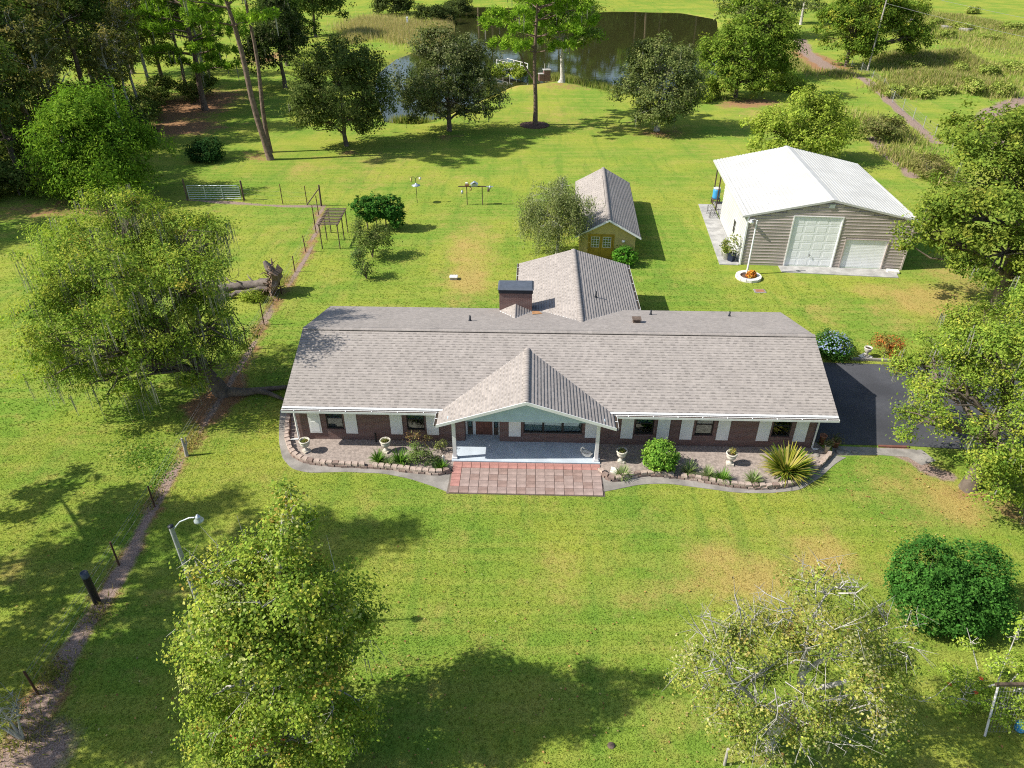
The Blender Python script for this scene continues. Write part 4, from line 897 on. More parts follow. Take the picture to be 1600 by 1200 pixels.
def tree(name, label, cat, loc, lobes, trunk, nleaf=12000, leaf=.14, palette=(), bark='bark', group=None, seed=1, per=34, cr=.42, up=.6, shell=.66, twigs=1.0, moss=0, weep=0., aspect=1.7, flat=.7, dead=0, trunks=None, jitter=.22, moss_len=(.4, 1.3), crown_name='crown', clump=.44):
    """tapered trunk and limbs reaching into leafy lobes (x, y, z, rx, ry, rz) given round the foot"""
    r = np.random.default_rng(seed); root = thing(name, label, cat, (loc[0], loc[1], loc[2] if len(loc) > 2 else 0), 0, group)
    L = np.array([l[:6] for l in lobes], float)
    vol = (L[:, 3] * L[:, 4] * L[:, 5]) ** .8; ncl = max(len(L), int(nleaf / per)); share_ = np.maximum(1, (vol / vol.sum() * ncl).astype(int))
    cl_pos, cl_lobe, cl_sub, cl_si, subs = [], [], [], [], {}
    for i, k in enumerate(share_):
        if not clump:   # close clipped or rounded foliage
            d = rand_unit(r, k); rad = shell + (1 - shell) * r.random(k) ** .6
            rad *= 1 + .07 * np.sin(d[:, 0] * 6 + i * 1.7) * np.sin(d[:, 2] * 5 + i) + .085 * r.normal(size=k)
            p = L[i, :3] + d * rad[:, None] * L[i, 3:6]; p[:, 2] = np.maximum(p[:, 2], .08 + .15 * r.random(k)); cl_pos.append(p); cl_lobe += [i] * k; cl_sub.append(np.repeat(L[i:i + 1, :3], k, 0)); cl_si.append(np.zeros(k, int)); subs[i] = L[i:i + 1, :3]; continue
        rm = float(np.mean(L[i, 3:6])); m = int(np.clip(3.4 * rm ** 1.35 + 7, 8, 44)); sdir = rand_unit(r, m); sdir[:, 2] = np.where(sdir[:, 2] < -.6, -sdir[:, 2], sdir[:, 2])
        srad = shell + (1.04 - shell) * r.random(m) ** .5; srad = np.where(r.random(m) < .14, srad * .55, srad); sub = sdir * srad[:, None]
        ws = r.uniform(.5, 1.6, m); sidx = r.choice(m, k, p=ws / ws.sum()); e = rand_unit(r, k) * (r.random(k) ** .5)[:, None]; e[:, 2] *= .72
        ssz = clump * (.65 + .7 * r.random(m)); p = L[i, :3] + (sub[sidx] + e * ssz[sidx][:, None]) * L[i, 3:6]
        p[:, 2] = np.maximum(p[:, 2], .25 + .2 * r.random(k)); cl_pos.append(p); cl_lobe += [i] * k; cl_sub.append(L[i, :3] + sub[sidx] * .8 * L[i, 3:6]); cl_si.append(sidx); subs[i] = L[i, :3] + sub * .86 * L[i, 3:6]
    C = np.concatenate(cl_pos); cl_lobe = np.array(cl_lobe); K = len(C); CS = np.concatenate(cl_sub); SI = np.concatenate(cl_si)
    # limbs
    mb = MB(); trs = trunks or [trunk]
    ends = []
    for tr in trs:
        pts = [np.array(p[:3], float) for p in tr]; rads = [p[3] for p in tr]
        q, qr = [], []
        for i in range(len(pts) - 1):
            for t in (0, .5):
                q.append(pts[i] * (1 - t) + pts[i + 1] * t + (r.normal(size=3) * rads[i] * .25 if t or i else 0)); qr.append(rads[i] * (1 - t) + rads[i + 1] * t)
        q.append(pts[-1]); qr.append(rads[-1]); 
        flare = [q[0] + np.array((0, 0, -.15))] + q; mb.tube(flare, [qr[0] * 1.55] + [qr[0] * 1.15] + qr[1:], 8, caps=False)
        ends += [(p, w_) for p, w_ in zip(q[1:], qr[1:])]
    if twigs > 0:
        for i in range(len(L)):
            c = L[i, :3]; best = min(ends, key=lambda e: np.linalg.norm(e[0] - c) + 1.1 * max(0, e[0][2] - c[2] + .3 * np.hypot(*(e[0][:2] - c[:2]))))
            s, sr = best; sr = min(sr * .62, .035 * (np.linalg.norm(L[i, 3:6]) + np.linalg.norm(c - s)) * .8)
            m1 = s + (c - s) * .45 + np.array((0, 0, .14 * np.linalg.norm(c - s))) + r.normal(size=3) * .12 * np.linalg.norm(c - s) * .5
            path = [s, s * .6 + m1 * .4 + r.normal(size=3) * .05, m1, m1 * .45 + c * .55 + r.normal(size=3) * .12, c]
            mb.tube(path, [sr, sr * .85, sr * .65, sr * .45, sr * .28], 5, caps=False)
            nks = int(min((cl_lobe == i).sum(), (8 + (cl_lobe == i).sum() * .16) * twigs))
            for j, sc in enumerate(subs[i]):   # branchlets to each leaf mass, twigs along them
                t = r.uniform(.2, .95); b = (s * (1 - t) ** 2 + 2 * m1 * t * (1 - t) + c * t * t) if len(subs[i]) > 1 else c; w0 = max(.014, sr * .42); mid = b * .45 + sc * .55 + r.normal(size=3) * .10 * np.linalg.norm(sc - b) + np.array((0, 0, .08 * np.linalg.norm(sc - b)))
                if len(subs[i]) > 1: mb.tube([b, b * .6 + mid * .4 + r.normal(size=3) * .03, mid, sc], [w0, w0 * .85, w0 * .6, w0 * .25], 4, caps=False)
                ks = np.where((cl_lobe == i) & (SI == j))[0]; r.shuffle(ks)
                for k in ks[:max(1, nks // len(subs[i]))]:
                    q = r.uniform(.3, 1); bb_ = mid * (1 - q) + sc * q; e = C[k]; m2 = (bb_ + e) / 2 + r.normal(size=3) * .10 * np.linalg.norm(e - bb_)
                    mb.tube([bb_, m2, e], [max(.008, w0 * .3), max(.006, w0 * .2), .004], 3, caps=False)
    for _ in range(dead):   # bare grey twigs that poke out of the crown
        i = r.integers(len(L)); d = rand_unit(r, 1)[0]; d[2] = abs(d[2]) * .9 + .2; b = L[i, :3] + d * L[i, 3:6] * .5; e = L[i, :3] + d * L[i, 3:6] * r.uniform(1.0, 1.2)
        mid = (b + e) / 2 + r.normal(size=3) * .15; mb.tube([b, mid, e], [.028, .018, .005], 3, caps=False)
        for _k in range(3):
            s = mid * r.uniform(.3, .9) + e * .3; s = mid + (e - mid) * r.random(); mb.tube([s, s + (e - mid) * .6 + r.normal(size=3) * .3], [.012, .003], 3, caps=False)
    mb.build('trunk', M[bark], root)
    # leaves
    n = K * per; cl = np.repeat(np.arange(K), per)
    crk = cr * (.65 + .7 * r.random(K)); off = r.normal(size=(n, 3)) * .62; off[:, 2] *= flat
    off *= crk[cl][:, None]
    if weep: off = np.stack([r.normal(size=n) * .13, r.normal(size=n) * .13, -weep * r.random(n) * (.4 + r.random(K))[cl]], 1)
    P = C[cl] + off; P[:, 2] = np.maximum(P[:, 2], .08)
    outw = P - (CS[cl] * .6 + L[cl_lobe[cl], :3] * .4); outw /= np.linalg.norm(outw, axis=1)[:, None] + 1e-6
    Nn = rand_unit(r, n) * .7 + outw * .75 + np.array((0, 0, up))
    D = None
    if weep: D = r.normal(size=(n, 3)) * .35 + np.array((0, 0, -1)); Nn = rand_unit(r, n) + outw * .6
    leaf_mesh(crown_name, M['leaf'], P, Nn, leaf * (.45 + 1.05 * r.random(n)), pick_cols(r, n, palette, cl, K, jitter), root, r, aspect, D)
    if moss:
        k = r.choice(K, moss); b = C[k] + r.normal(size=(moss, 3)) * .15; ln = r.uniform(*moss_len, moss); V, F, c = [], [], []
        reps = 4
        for j in range(reps):
            a = r.random(moss) * 2 * np.pi; w_ = .012 + .016 * r.random(moss); o = r.normal(size=(moss, 3)) * .09; l2 = ln * r.uniform(.5, 1, moss)
            dx = np.stack([np.cos(a) * w_, np.sin(a) * w_, 0 * a], 1); bot = b + o * 1.5 - np.stack([0 * a, 0 * a, l2], 1); bot[:, 2] = np.maximum(bot[:, 2], .05)
            V.append(np.stack([b + o - dx, b + o + dx, bot + dx * .4, bot - dx * .4], 1))
        V = np.concatenate(V).reshape(-1, 3); cc = np.array((.30, .29, .25)) * r.uniform(.7, 1.25, (moss * reps, 1))
        mesh_np('spanish_moss', V, np.arange(len(V)).reshape(-1, 4), M['moss'], root, cols=cc)['kind'] = 'stuff'
    return root
G_YEL = [(.235, .30, .044, 3), (.18, .26, .038, 3), (.32, .33, .05, 1.4), (.095, .165, .024, 2), (.36, .26, .05, .15)]
G_MAPLE = [(.255, .315, .046, 3), (.185, .26, .038, 3), (.105, .175, .028, 2.2), (.36, .35, .058, 1.1), (.42, .25, .07, .2), (.42, .42, .18, .5)]
G_OAK = [(.085, .115, .030, 3), (.125, .155, .040, 2.5), (.055, .085, .022, 2), (.18, .19, .06, .8)]
G_OLIVE = [(.175, .205, .065, 3), (.12, .15, .048, 2.5), (.235, .24, .09, 1.2), (.085, .115, .035, 1.5)]
G_DARK = [(.06, .095, .022, 3), (.095, .14, .03, 2), (.15, .19, .042, .8)]
G_BRIGHT = [(.14, .26, .026, 3), (.19, .29, .032, 2), (.09, .18, .022, 2), (.25, .29, .04, .6)]
G_DEEP = [(.050, .142, .024, 3), (.082, .195, .033, 2), (.032, .095, .017, 2)]
G_BAMBOO = [(.135, .235, .024, 3), (.09, .17, .020, 3), (.21, .29, .034, 1.2)]
G_PALE = [(.225, .25, .10, 3), (.17, .215, .08, 2), (.29, .29, .14, 1)]
G_LIGHT = [(.25, .31, .042, 3), (.19, .26, .036, 2), (.31, .33, .06, 1)]

tree('live_oak', 'broad live oak hung with grey moss leaning over the left fence line', 'tree', (-16.4, 33.4),
     [(-4.1, 0, 7.0, 4.1, 3.8, 2.8), (-6.7, -.3, 5.2, 2.8, 3.3, 2.6), (-1.0, 1, 6.6, 2.4, 2.8, 2.3), (-3.6, 2, 9.3, 2.6, 2.4, 1.7), (-7.5, .6, 3.9, 1.7, 2.2, 2.0), (-4.8, -2.6, 3.9, 3.2, 1.9, 2.3), (.6, -.2, 4.4, 1.9, 2.0, 1.9), (-1.4, 3.2, 8.2, 1.9, 1.8, 1.5), (-6.4, 2.6, 7.4, 2.6, 2.3, 1.9), (-1.9, -1.8, 4.6, 2.3, 1.9, 2.0), (.9, -1.0, 7.2, 1.9, 2.0, 1.6), (-2.6, 1.4, 10.4, 1.1, 1.1, .7), (-7.9, 1.5, 6.0, 1.3, 1.3, 1.2), (.5, 1.4, 8.4, 1.4, 1.4, 1.1), (-2.5, -1.2, 2.6, 2.3, 1.6, 1.6), (-5.4, -1.8, 2.4, 2.3, 1.6, 1.6), (-.4, .9, 2.9, 1.3, 1.3, 1.4), (.2, -1.0, 2.4, 1.3, 1.0, 1.3)],
     [(0, 0, 0, .42), (-.5, 0, 1.6, .36), (-1.6, .2, 3.4, .28), (-3.0, .4, 5.0, .2), (-4.0, .6, 7, .10)], 100000, .122, G_YEL, 'bark', None, 21, per=60, cr=.40, moss=640, dead=10, moss_len=(.6, 2.2))
maple_ = tree('maple_tree', 'tall leafy yellow green maple with one red sprig beside the lamp pole', 'tree', (-7.3, 13.3),
     [(.5, .1, 4.0, 2.4, 2.1, 2.4), (-.5, .3, 5.8, 1.7, 1.6, 1.7), (.8, .2, 5.6, 1.9, 1.7, 1.8), (.8, .4, 7.6, 1.3, 1.2, 1.3), (1.3, .4, 8.9, .75, .7, .8), (1.6, .4, 9.8, .4, .4, .6), (-1.1, -.2, 3.0, 1.4, 1.5, 1.6), (1.8, -.1, 3.2, 1.3, 1.5, 1.7), (.4, -.9, 2.1, 2.1, 1.3, 1.3), (1.9, .3, 6.2, .8, .8, .8), (-1.2, .3, 7.0, .6, .6, .7), (-1.7, 0, 4.7, .9, .9, .9), (.3, -1.3, 1.0, 2.1, 1.0, .9), (1.7, -.6, 1.5, 1.1, 1.0, 1.0), (1.4, 0, 7.0, 1.2, 1.1, 1.2), (1.5, -.3, 4.8, 1.3, 1.2, 1.3), (-1.3, -.7, 1.4, 1.1, 1.0, 1.0)],
     [(0, 0, 0, .22), (.2, 0, 2.4, .18), (.5, .1, 5, .13), (.9, .3, 7.5, .08), (1.3, .4, 9.6, .03)], 105000, .085, G_MAPLE, 'bark_grey', None, 22, per=60, cr=.29, clump=.40, dead=26, moss=50, aspect=1.25)
rr_ = np.random.default_rng(44); qx_, qy_ = gp(402, 1148, 2.0); n_ = 260
P_ = np.stack([qx_ + 7.3 + rr_.normal(size=n_) * .26, qy_ - 13.3 - .1 + rr_.normal(size=n_) * .16, 2.05 + rr_.normal(size=n_) * .14], 1)
leaf_mesh('red_leaves', M['leaf'], P_, rand_unit(rr_, n_) * .7 + (0, -.5, .7), .10 * np.ones(n_), pick_cols(rr_, n_, [(.46, .10, .05, 3), (.52, .18, .08, 2), (.34, .08, .04, 1)]), maple_, rr_, 1.3)
tree('water_oak', 'sparse foreground tree with pale bare branches and thin yellowing leaves', 'tree', (8.3, 12.75),
     [(-.6, .2, 4.2, 2.2, 1.9, 1.7), (1.2, .2, 4.6, 2.0, 1.8, 1.5), (-2.2, 0, 4.6, 1.3, 1.3, 1.2), (2.3, 0, 3.2, 1.5, 1.4, 1.4), (.1, .4, 6.1, 1.5, 1.3, 1.0), (-.9, -.3, 2.7, 1.5, 1.3, .9), (1.5, -.4, 2.2, 1.5, 1.2, 1.0), (.4, .6, 6.9, .8, .8, .6), (-2.4, .2, 3.2, 1.0, 1.0, .9), (2.6, .3, 5.2, 1.0, 1.0, .9), (-1.7, .4, 5.7, .8, .8, .6), (.3, -.9, 2.5, 1.4, 1.0, 1.0), (-1.3, -.5, 1.7, 1.0, .9, .8)],
     None, 31000, .078, [(.27, .29, .06, 3), (.20, .255, .045, 3), (.34, .32, .07, 1.6), (.13, .19, .035, 2.4), (.40, .27, .10, .4), (.42, .39, .22, 1)], 'bark_grey', None, 23, per=50, cr=.26, clump=.32, dead=120, moss=90, twigs=2.2, aspect=1.4, moss_len=(.15, .6),
     trunks=[[(0, 0, 0, .2), (.15, .1, 1.3, .18), (.5, .2, 2.6, .145), (.3, .3, 4.2, .10), (.2, .4, 5.8, .05), (.4, .5, 6.9, .02)], [(.5, .2, 2.6, .10), (1.4, .1, 3.4, .08), (2.4, 0, 3.9, .04)], [(.15, .1, 1.6, .09), (-.8, 0, 2.6, .07), (-1.9, 0, 3.9, .035)], [(.4, .3, 3.6, .07), (1.2, .3, 4.9, .05), (1.9, .3, 5.7, .02)]])
tree('round_bush', 'big dense dark green round bush with two lobes on the front lawn', 'bush', (16.45, 18.0),
     [(-.95, .25, 1.9, 1.1, 1.3, 1.65), (.85, .25, 1.8, 1.1, 1.3, 1.5), (0, -.25, 1.4, 1.5, 1.3, 1.35), (1.15, -.35, 1.1, 1.0, 1.0, 1.05), (-1.0, -.25, 1.2, 1.0, 1.0, 1.1)],
     [(0, 0, 0, .12), (0, 0, 1.2, .07)], 44000, .10, G_DEEP, 'bark', None, 24, per=30, cr=.17, clump=0, shell=.86, up=.7, twigs=.3, flat=.9)
tree('water_oak', 'mossy yellow green tree overhanging the end of the asphalt driveway', 'tree', (21.6, 25.4),
     [(-1.6, 1.5, 4.6, 1.9, 1.8, 1.4), (-2.2, 1.4, 3.0, 1.1, 1.3, 1.0), (-.3, -1.5, 1.9, 1.8, 1.1, 1.4), (.2, 1, 6.8, 2.2, 2.2, 1.6), (2.5, 0.6, 5.5, 2.6, 2.6, 2.2), (1.5, -1.6, 3.9, 2.0, 1.7, 1.7), (-.9, -1.0, 3.4, 1.5, 1.5, 1.2), (.4, 4, 5.8, 1.9, 1.8, 1.4), (3.2, 3.2, 7.4, 2.8, 2.6, 1.9), (-1.4, 4.6, 3.8, 1.3, 1.4, 1.1), (3.4, -2.0, 2.9, 1.7, 1.6, 1.6), (4.6, .6, 6, 2.2, 2.2, 2), (-1.6, 3.2, 5.8, 1.1, 1.2, .9), (1.6, 5.4, 5.2, 2, 1.8, 1.6), (1.6, -2.8, 2.9, 1.7, 1.3, 1.4), (3.4, -3.4, 3.2, 1.8, 1.4, 1.6)],
     [(0, 0, 0, .34), (.3, .4, 2.2, .29), (.9, 1.2, 4.2, .22), (1.4, 2.2, 6.2, .12), (1.6, 2.6, 8, .05)], 110000, .118, G_YEL, 'bark', None, 25, per=60, cr=.38, moss=320, dead=26, moss_len=(.4, 1.5))
tree('live_oak', 'large dense oak with deep shade right of the metal garage', 'tree', (33.4, 43.6),
     [(-3.0, 0, 8.4, 3.5, 3.4, 2.8), (-5.6, 0, 6.4, 2.7, 2.8, 2.3), (-5.4, 1.6, 4.8, 1.8, 2.1, 1.7), (.4, 1, 11, 3.4, 3.4, 2.3), (-3.8, 2, 10.8, 2.6, 2.6, 2.0), (1.5, -1.6, 6.4, 3.2, 2.6, 2.6), (-2.6, -1.6, 4.6, 2.8, 2.2, 2.0), (3.6, 0, 8.4, 3.6, 3.4, 3.0), (-.5, -2.2, 3.0, 2.2, 1.6, 1.5), (3.5, 3, 12, 3, 3, 2.4), (5, -2, 4.5, 2.5, 2.2, 2)],
     [(0, 0, 0, .5), (-.2, .1, 2.6, .42), (-.6, .2, 5.2, .3), (-.8, .4, 8, .18), (-.6, .6, 11, .06)], 80000, .20, [(.19, .235, .034, 3), (.13, .19, .028, 3), (.08, .125, .02, 2), (.27, .27, .045, .8)], 'bark', None, 26, per=44, cr=.46, moss=60, dead=8)
tree('young_oak', 'rounded yellow green young tree behind the metal garage', 'tree', (31.6, 80), [(0, 0, 3.6, 4.4, 3.8, 2.6), (-3.0, -.5, 3.0, 2.6, 2.5, 2.0), (2.8, -.4, 3.0, 2.6, 2.5, 2.1), (.6, .2, 5.6, 2.4, 2.2, 1.6), (-.6, -2, 2.4, 3, 2, 1.8)], [(0, 0, 0, .2), (0, 0, 2.5, .15), (.2, 0, 5, .06)], 24000, .25, G_LIGHT, seed=27, per=28, cr=.5, flat=.9)
tree('live_oak', 'rounded olive oak standing alone on the rear lawn', 'tree', (18.4, 93.2), [(0, 0, 6, 4.6, 4.2, 3.6), (-3.0, -.5, 5, 2.6, 2.5, 2.6), (3.0, -.3, 5, 2.5, 2.5, 2.6), (-.6, .2, 8.9, 2.7, 2.6, 1.9), (.4, -2, 3.4, 3.8, 2.0, 2.2), (2.1, .2, 8.4, 1.6, 1.6, 1.4), (-1.7, -1.2, 2.0, 2.6, 1.8, 1.5), (1.9, -1, 2.1, 2.5, 1.8, 1.6)], [(0, 0, 0, .32), (0, 0, 2.5, .25), (.2, 0, 6, .12)], 32000, .25, G_OLIVE, 'bark_grey', seed=28, per=28, cr=.5, moss=160, moss_len=(.5, 1.6))
tree('live_oak', 'dark green oak on the rear lawn, left of the pair by the pond', 'tree', (-19.6, 85.8), [(0, 0, 6.6, 5.0, 4.4, 4.0), (-3.4, -.5, 5.4, 2.8, 2.8, 2.8), (3.5, -.4, 5.2, 3.1, 2.8, 3.1), (.8, .2, 9.6, 2.9, 2.8, 2.0), (0, -2, 3.8, 4.2, 2.2, 2.2), (3.2, .3, 9.0, 1.8, 1.8, 1.5), (-2.4, -1.0, 3.0, 2.4, 1.8, 1.5), (2.4, -1, 3.1, 2.4, 1.8, 1.5)], [(0, 0, 0, .26), (0, 0, 2.8, .22), (.2, 0, 7, .10)], 36000, .25, G_OAK, seed=29, per=28, cr=.52, moss=50)
tree('live_oak', 'dark green oak with greyish top, right of the pair by the pond', 'tree', (-7.9, 92.6), [(0, 0, 6.4, 5.2, 4.4, 4.0), (-3.9, -.5, 4.7, 3.1, 2.8, 3.2), (3.8, -.4, 5.0, 2.8, 2.8, 2.6), (-.4, .2, 9.8, 2.8, 2.8, 2.0), (.4, -2, 3.9, 4.4, 2.2, 2.0), (2.8, .3, 8.6, 2.0, 1.8, 1.6), (-2.6, -1.0, 3.0, 2.6, 1.8, 1.5), (3.0, -1, 2.8, 2.6, 1.8, 1.5)], [(0, 0, 0, .30), (0, 0, 2.8, .24), (.2, 0, 7, .10)], 36000, .25, [(.10, .125, .04, 3), (.15, .165, .065, 2.5), (.06, .085, .024, 2), (.24, .24, .13, .9)], seed=30, per=28, cr=.52, moss=200, moss_len=(.4, 1.4))
tree('broadleaf_tree', 'bright green bushy tree mass at the right bank of the pond', 'tree', (33.6, 113), [(0, 0, 5.6, 4.6, 4.2, 4.6), (-3.6, 1, 4.6, 3, 3, 3.6), (2.6, 0, 8.5, 3.8, 3.4, 3.4), (4.8, .5, 5.6, 3.2, 3.0, 4.0), (-1, -2.2, 2.8, 3.6, 2.2, 2.4), (.5, 2, 10.8, 3.0, 3, 2.4), (3.4, -2, 3.0, 3, 2.2, 2.6)], [(0, 0, 0, .3), (0, 0, 4, .22), (.5, 0, 9, .08)], 38000, .30, [(.13, .205, .026, 3), (.18, .245, .034, 2.4), (.075, .12, .018, 2), (.28, .28, .045, .5)], seed=31, per=26, cr=.56)
bt_ = tree('broadleaf_tree', 'tall greyish tree behind the pond-bank tree mass', 'tree', (40, 128), [(0, 0, 8, 4.6, 4.2, 4.4), (-3.4, 1, 11, 3.4, 3, 3.0), (2.6, 0, 12.5, 3.4, 3.2, 2.8), (0, -1, 4, 4.6, 3, 3)], [(0, 0, 0, .3), (0, 0, 5, .22), (.5, 0, 12, .08)], 18000, .33, G_OLIVE, 'bark_grey', seed=32, per=26, cr=.6, dead=40)
tree('broadleaf_tree', 'leafy green tree with yellow patches left of the utility pole', 'tree', (60.5, 139), [(0, 0, 5.4, 5.4, 4.6, 4.2), (-3.6, -.4, 7.5, 3.2, 3, 2.8), (3.6, 0, 8.5, 4.2, 3.8, 3.2), (8.4, 0.6, 6.5, 4.2, 3.6, 4.4), (1, -2.2, 3, 5, 2.2, 2.4), (0, 1, 11, 3.4, 3.2, 2.6), (11.5, 1, 4.2, 2.8, 2.8, 3)], [(0, 0, 0, .34), (0, 0, 4, .24), (.5, 0, 9, .08)], 40000, .34, [(.15, .23, .028, 3), (.11, .175, .024, 2.4), (.34, .32, .045, .8), (.07, .11, .018, 1.6)], seed=33, per=26, cr=.62)
tree('weeping_tree', 'pale grey green weeping tree beside the yellow shed', 'tree', (3.6, 53.2), [(0, 0, 4.6, 2.5, 2.2, 1.3), (-1.7, -.2, 3.4, 1.6, 1.6, 1.1), (1.6, -.2, 3.8, 1.5, 1.5, 1.1), (.3, .2, 5.6, 1.2, 1.2, .6), (-.4, -1.2, 2.9, 1.8, 1.2, .8)], [(0, 0, 0, .14), (.1, 0, 1.8, .11), (0, 0, 4, .07), (.2, 0, 5.4, .03)], 28000, .16, G_PALE, 'bark_grey', seed=34, per=34, cr=.4, weep=2.1, aspect=3.4, shell=.5)
tree('bamboo_clump', 'huge rounded bright leafy bamboo clump at the edge of the left wood', 'bamboo', (-38.8, 67.6), [(0, 0, 4.6, 4.8, 4.2, 4.2), (-2.8, -.6, 3.6, 3.2, 3, 3.2), (2.9, -.6, 3.6, 3.2, 3, 3.2), (.6, .6, 7.9, 3.0, 2.8, 2.2), (-1.6, 1, 7.4, 2.4, 2.4, 2), (0, -2.2, 2.4, 4.6, 2.2, 2.2)], None, 40000, .30, G_BAMBOO, seed=35, per=26, cr=.5, aspect=3.0, up=.35, flat=1.0, shell=.6, twigs=.5, trunks=[[(x, y, 0, .05), (x * 1.6, y * 1.6, 3.5, .045), (x * 2.2, y * 2.2, 6.5, .02)] for x, y in ((0, 0), (.8, .3), (-.8, .2), (.3, -.7), (-.4, -.8), (1.1, -.5), (-1.2, -.4))])
tree('shade_shrub', 'dark low shrub in the dappled shade behind the pasture gate', 'shrub', (-33.8, 79.4), [(0, 0, 1.1, 1.9, 1.6, 1.2), (.8, .1, 1.3, 1.2, 1.1, 1.2), (-.9, 0, 1.0, 1.1, 1.0, 1.0)], [(0, 0, 0, .08), (0, 0, 1, .04)], 5000, .2, [(.03, .075, .022, 3), (.05, .11, .03, 2)], seed=36, per=24, cr=.3, clump=0)
tree('clipped_hedge', 'clipped boxy dark ivy-like hedge clump behind the slatted arbor', 'hedge', (-11.4, 58.9), [(-1.2, 0, 2.0, 1.0, .9, .95), (0, 0, 2.1, 1.1, .9, .95), (1.1, 0, 1.9, 1.0, .9, 1.0), (1.5, -.1, 1.1, .7, .8, .9), (-.6, .1, 1.3, .9, .7, .6)], [(0, 0, 0, .12), (0, 0, 1.6, .08)], 11000, .18, G_DEEP, seed=37, per=26, cr=.16, shell=.85, clump=0, trunks=[[(x, 0, 0, .06), (x * 1.05, 0, 1.5, .04)] for x in (-1.1, -.3, .5, 1.4)])
tree('loose_shrub', 'loose light green shrub in front of the clipped hedge', 'shrub', (-11.1, 52.8), [(-.1, .2, 1.8, 1.5, 1.3, 1.1), (.6, 0, 1.5, .9, .9, .8), (-.8, .1, 2.4, .8, .8, .7), (0, -.2, .9, .9, .8, .6)], [(0, 0, 0, .05), (0, 0, 1, .03)], 4200, .14, [(.12, .17, .04, 3), (.17, .19, .06, 2), (.07, .11, .03, 1)], seed=38, per=18, cr=.34, twigs=2, trunks=[[(0, 0, 0, .04), (x, y, 1.8, .02)] for x, y in ((-.5, .2), (.4, 0), (0, .4), (.2, -.3))])
tree('loose_shrub', 'small spindly shrub nearest the house on the rear lawn', 'shrub', (-10.9, 48.8), [(-.2, .1, 1.3, .8, .7, .8), (0, 0, .6, .6, .55, .5), (-.5, .2, 1.9, .5, .5, .5)], [(0, 0, 0, .04), (-.2, .1, 1, .02)], 1500, .12, [(.11, .16, .05, 3), (.06, .12, .025, 2), (.19, .19, .08, 1)], seed=39, per=14, cr=.26, twigs=2.5, trunks=[[(0, 0, 0, .03), (x, y, 1.5, .01)] for x, y in ((-.5, .2), (.3, 0), (-.2, .4), (.1, -.2), (-.7, 0))])
tree('shed_bush', 'bright green bush at the corner of the yellow shed', 'shrub', (8.75, 51.2), [(0, 0, .75, .85, .7, .75), (-.3, 0, .9, .6, .5, .6)], [(0, 0, 0, .05), (0, 0, .6, .03)], 3000, .14, [(.08, .22, .025, 3), (.13, .28, .034, 2), (.045, .13, .016, 1.5)], seed=40, per=22, cr=.18, shell=.7, clump=0)
sp_ = tree('plumbago_bush', 'bush with pale blue flowers at the back corner of the house', 'shrub', (19.6, 37.4), [(0, 0, .85, 1.0, .9, .85), (.4, -.2, .7, .8, .7, .7), (-.5, .2, 1.0, .7, .7, .75)], [(0, 0, 0, .05), (0, 0, .8, .03)], 6000, .10, [(.045, .12, .022, 3), (.08, .16, .03, 2), (.03, .08, .015, 1.5)], seed=41, per=22, cr=.2, shell=.7, clump=0)
r_ = np.random.default_rng(4); k_ = 420; d_ = rand_unit(r_, k_); d_[:, 2] = np.abs(d_[:, 2]); P_ = d_ * np.array((1.05, .95, .9)) * r_.uniform(.85, 1.1, (k_, 1)) + (-.05, 0, .8)
leaf_mesh('flowers', M['leaf'], P_, d_ + (0, 0, .5), .10 * np.ones(k_), np.array((.42, .52, .80)) * r_.uniform(.8, 1.1, (k_, 1)), sp_, r_, 1.1)['kind'] = 'stuff'
tree('firebush', 'orange red shrub beside the driveway kerb', 'shrub', (22.8, 37.3), [(0, 0, .8, .75, .6, .75), (.3, 0, 1.1, .5, .5, .45)], [(0, 0, 0, .03), (0, 0, .8, .02)], 2200, .10, [(.42, .13, .035, 3), (.26, .20, .05, 2), (.14, .16, .05, 2)], seed=42, per=16, cr=.24, twigs=2)
tree('round_shrub', 'round glossy light green shrub in the right gravel bed', 'shrub', (7.15, 26.9), [(0, 0, .80, .80, .72, .78), (.1, -.1, .75, .72, .68, .7)], [(0, 0, 0, .05), (0, 0, .6, .03)], 6500, .105, [(.16, .30, .04, 3), (.23, .35, .055, 2), (.10, .21, .028, 2)], seed=43, per=24, cr=.11, shell=.85, up=.6, clump=0)
tree('weedy_bush', 'straggly bush on the strip behind the right-hand oak', 'shrub', (44.6, 88), [(0, 0, 1.5, 2.3, 1.8, 1.4), (1.2, .2, 1.2, 1.4, 1.2, 1.1), (-1.0, 0, 1.3, 1.3, 1.2, 1.1)], [(0, 0, 0, .06), (0, 0, 1, .04)], 5200, .22, [(.16, .18, .05, 3), (.22, .19, .08, 2), (.09, .12, .03, 1.5)], seed=44, per=22, cr=.42)
tree('weedy_bush', 'low grassy bush in front of the right-hand wire fence', 'shrub', (43.5, 74), [(0, 0, .9, 1.9, 2.4, .9), (.6, 2.2, .8, 1.5, 1.6, .8), (.8, -1.8, .7, 1.3, 1.4, .7)], [(0, 0, 0, .05), (0, 0, .6, .03)], 4200, .22, [(.20, .19, .06, 3), (.14, .16, .04, 2), (.26, .21, .10, 1)], seed=45, per=20, cr=.4, aspect=3)

dup(bt_, (55, 178, 0), 1.2, 1.15, 'distant greyish tree beyond the right end of the pond')
dup(bt_, (73, 200, 0), 2.4, 1.2, 'distant greyish tree above the sandy track at the top edge')
dup(bt_, (84, 188, 0), 4.0, 1.0, 'distant greyish tree behind the leafy tree by the utility pole')
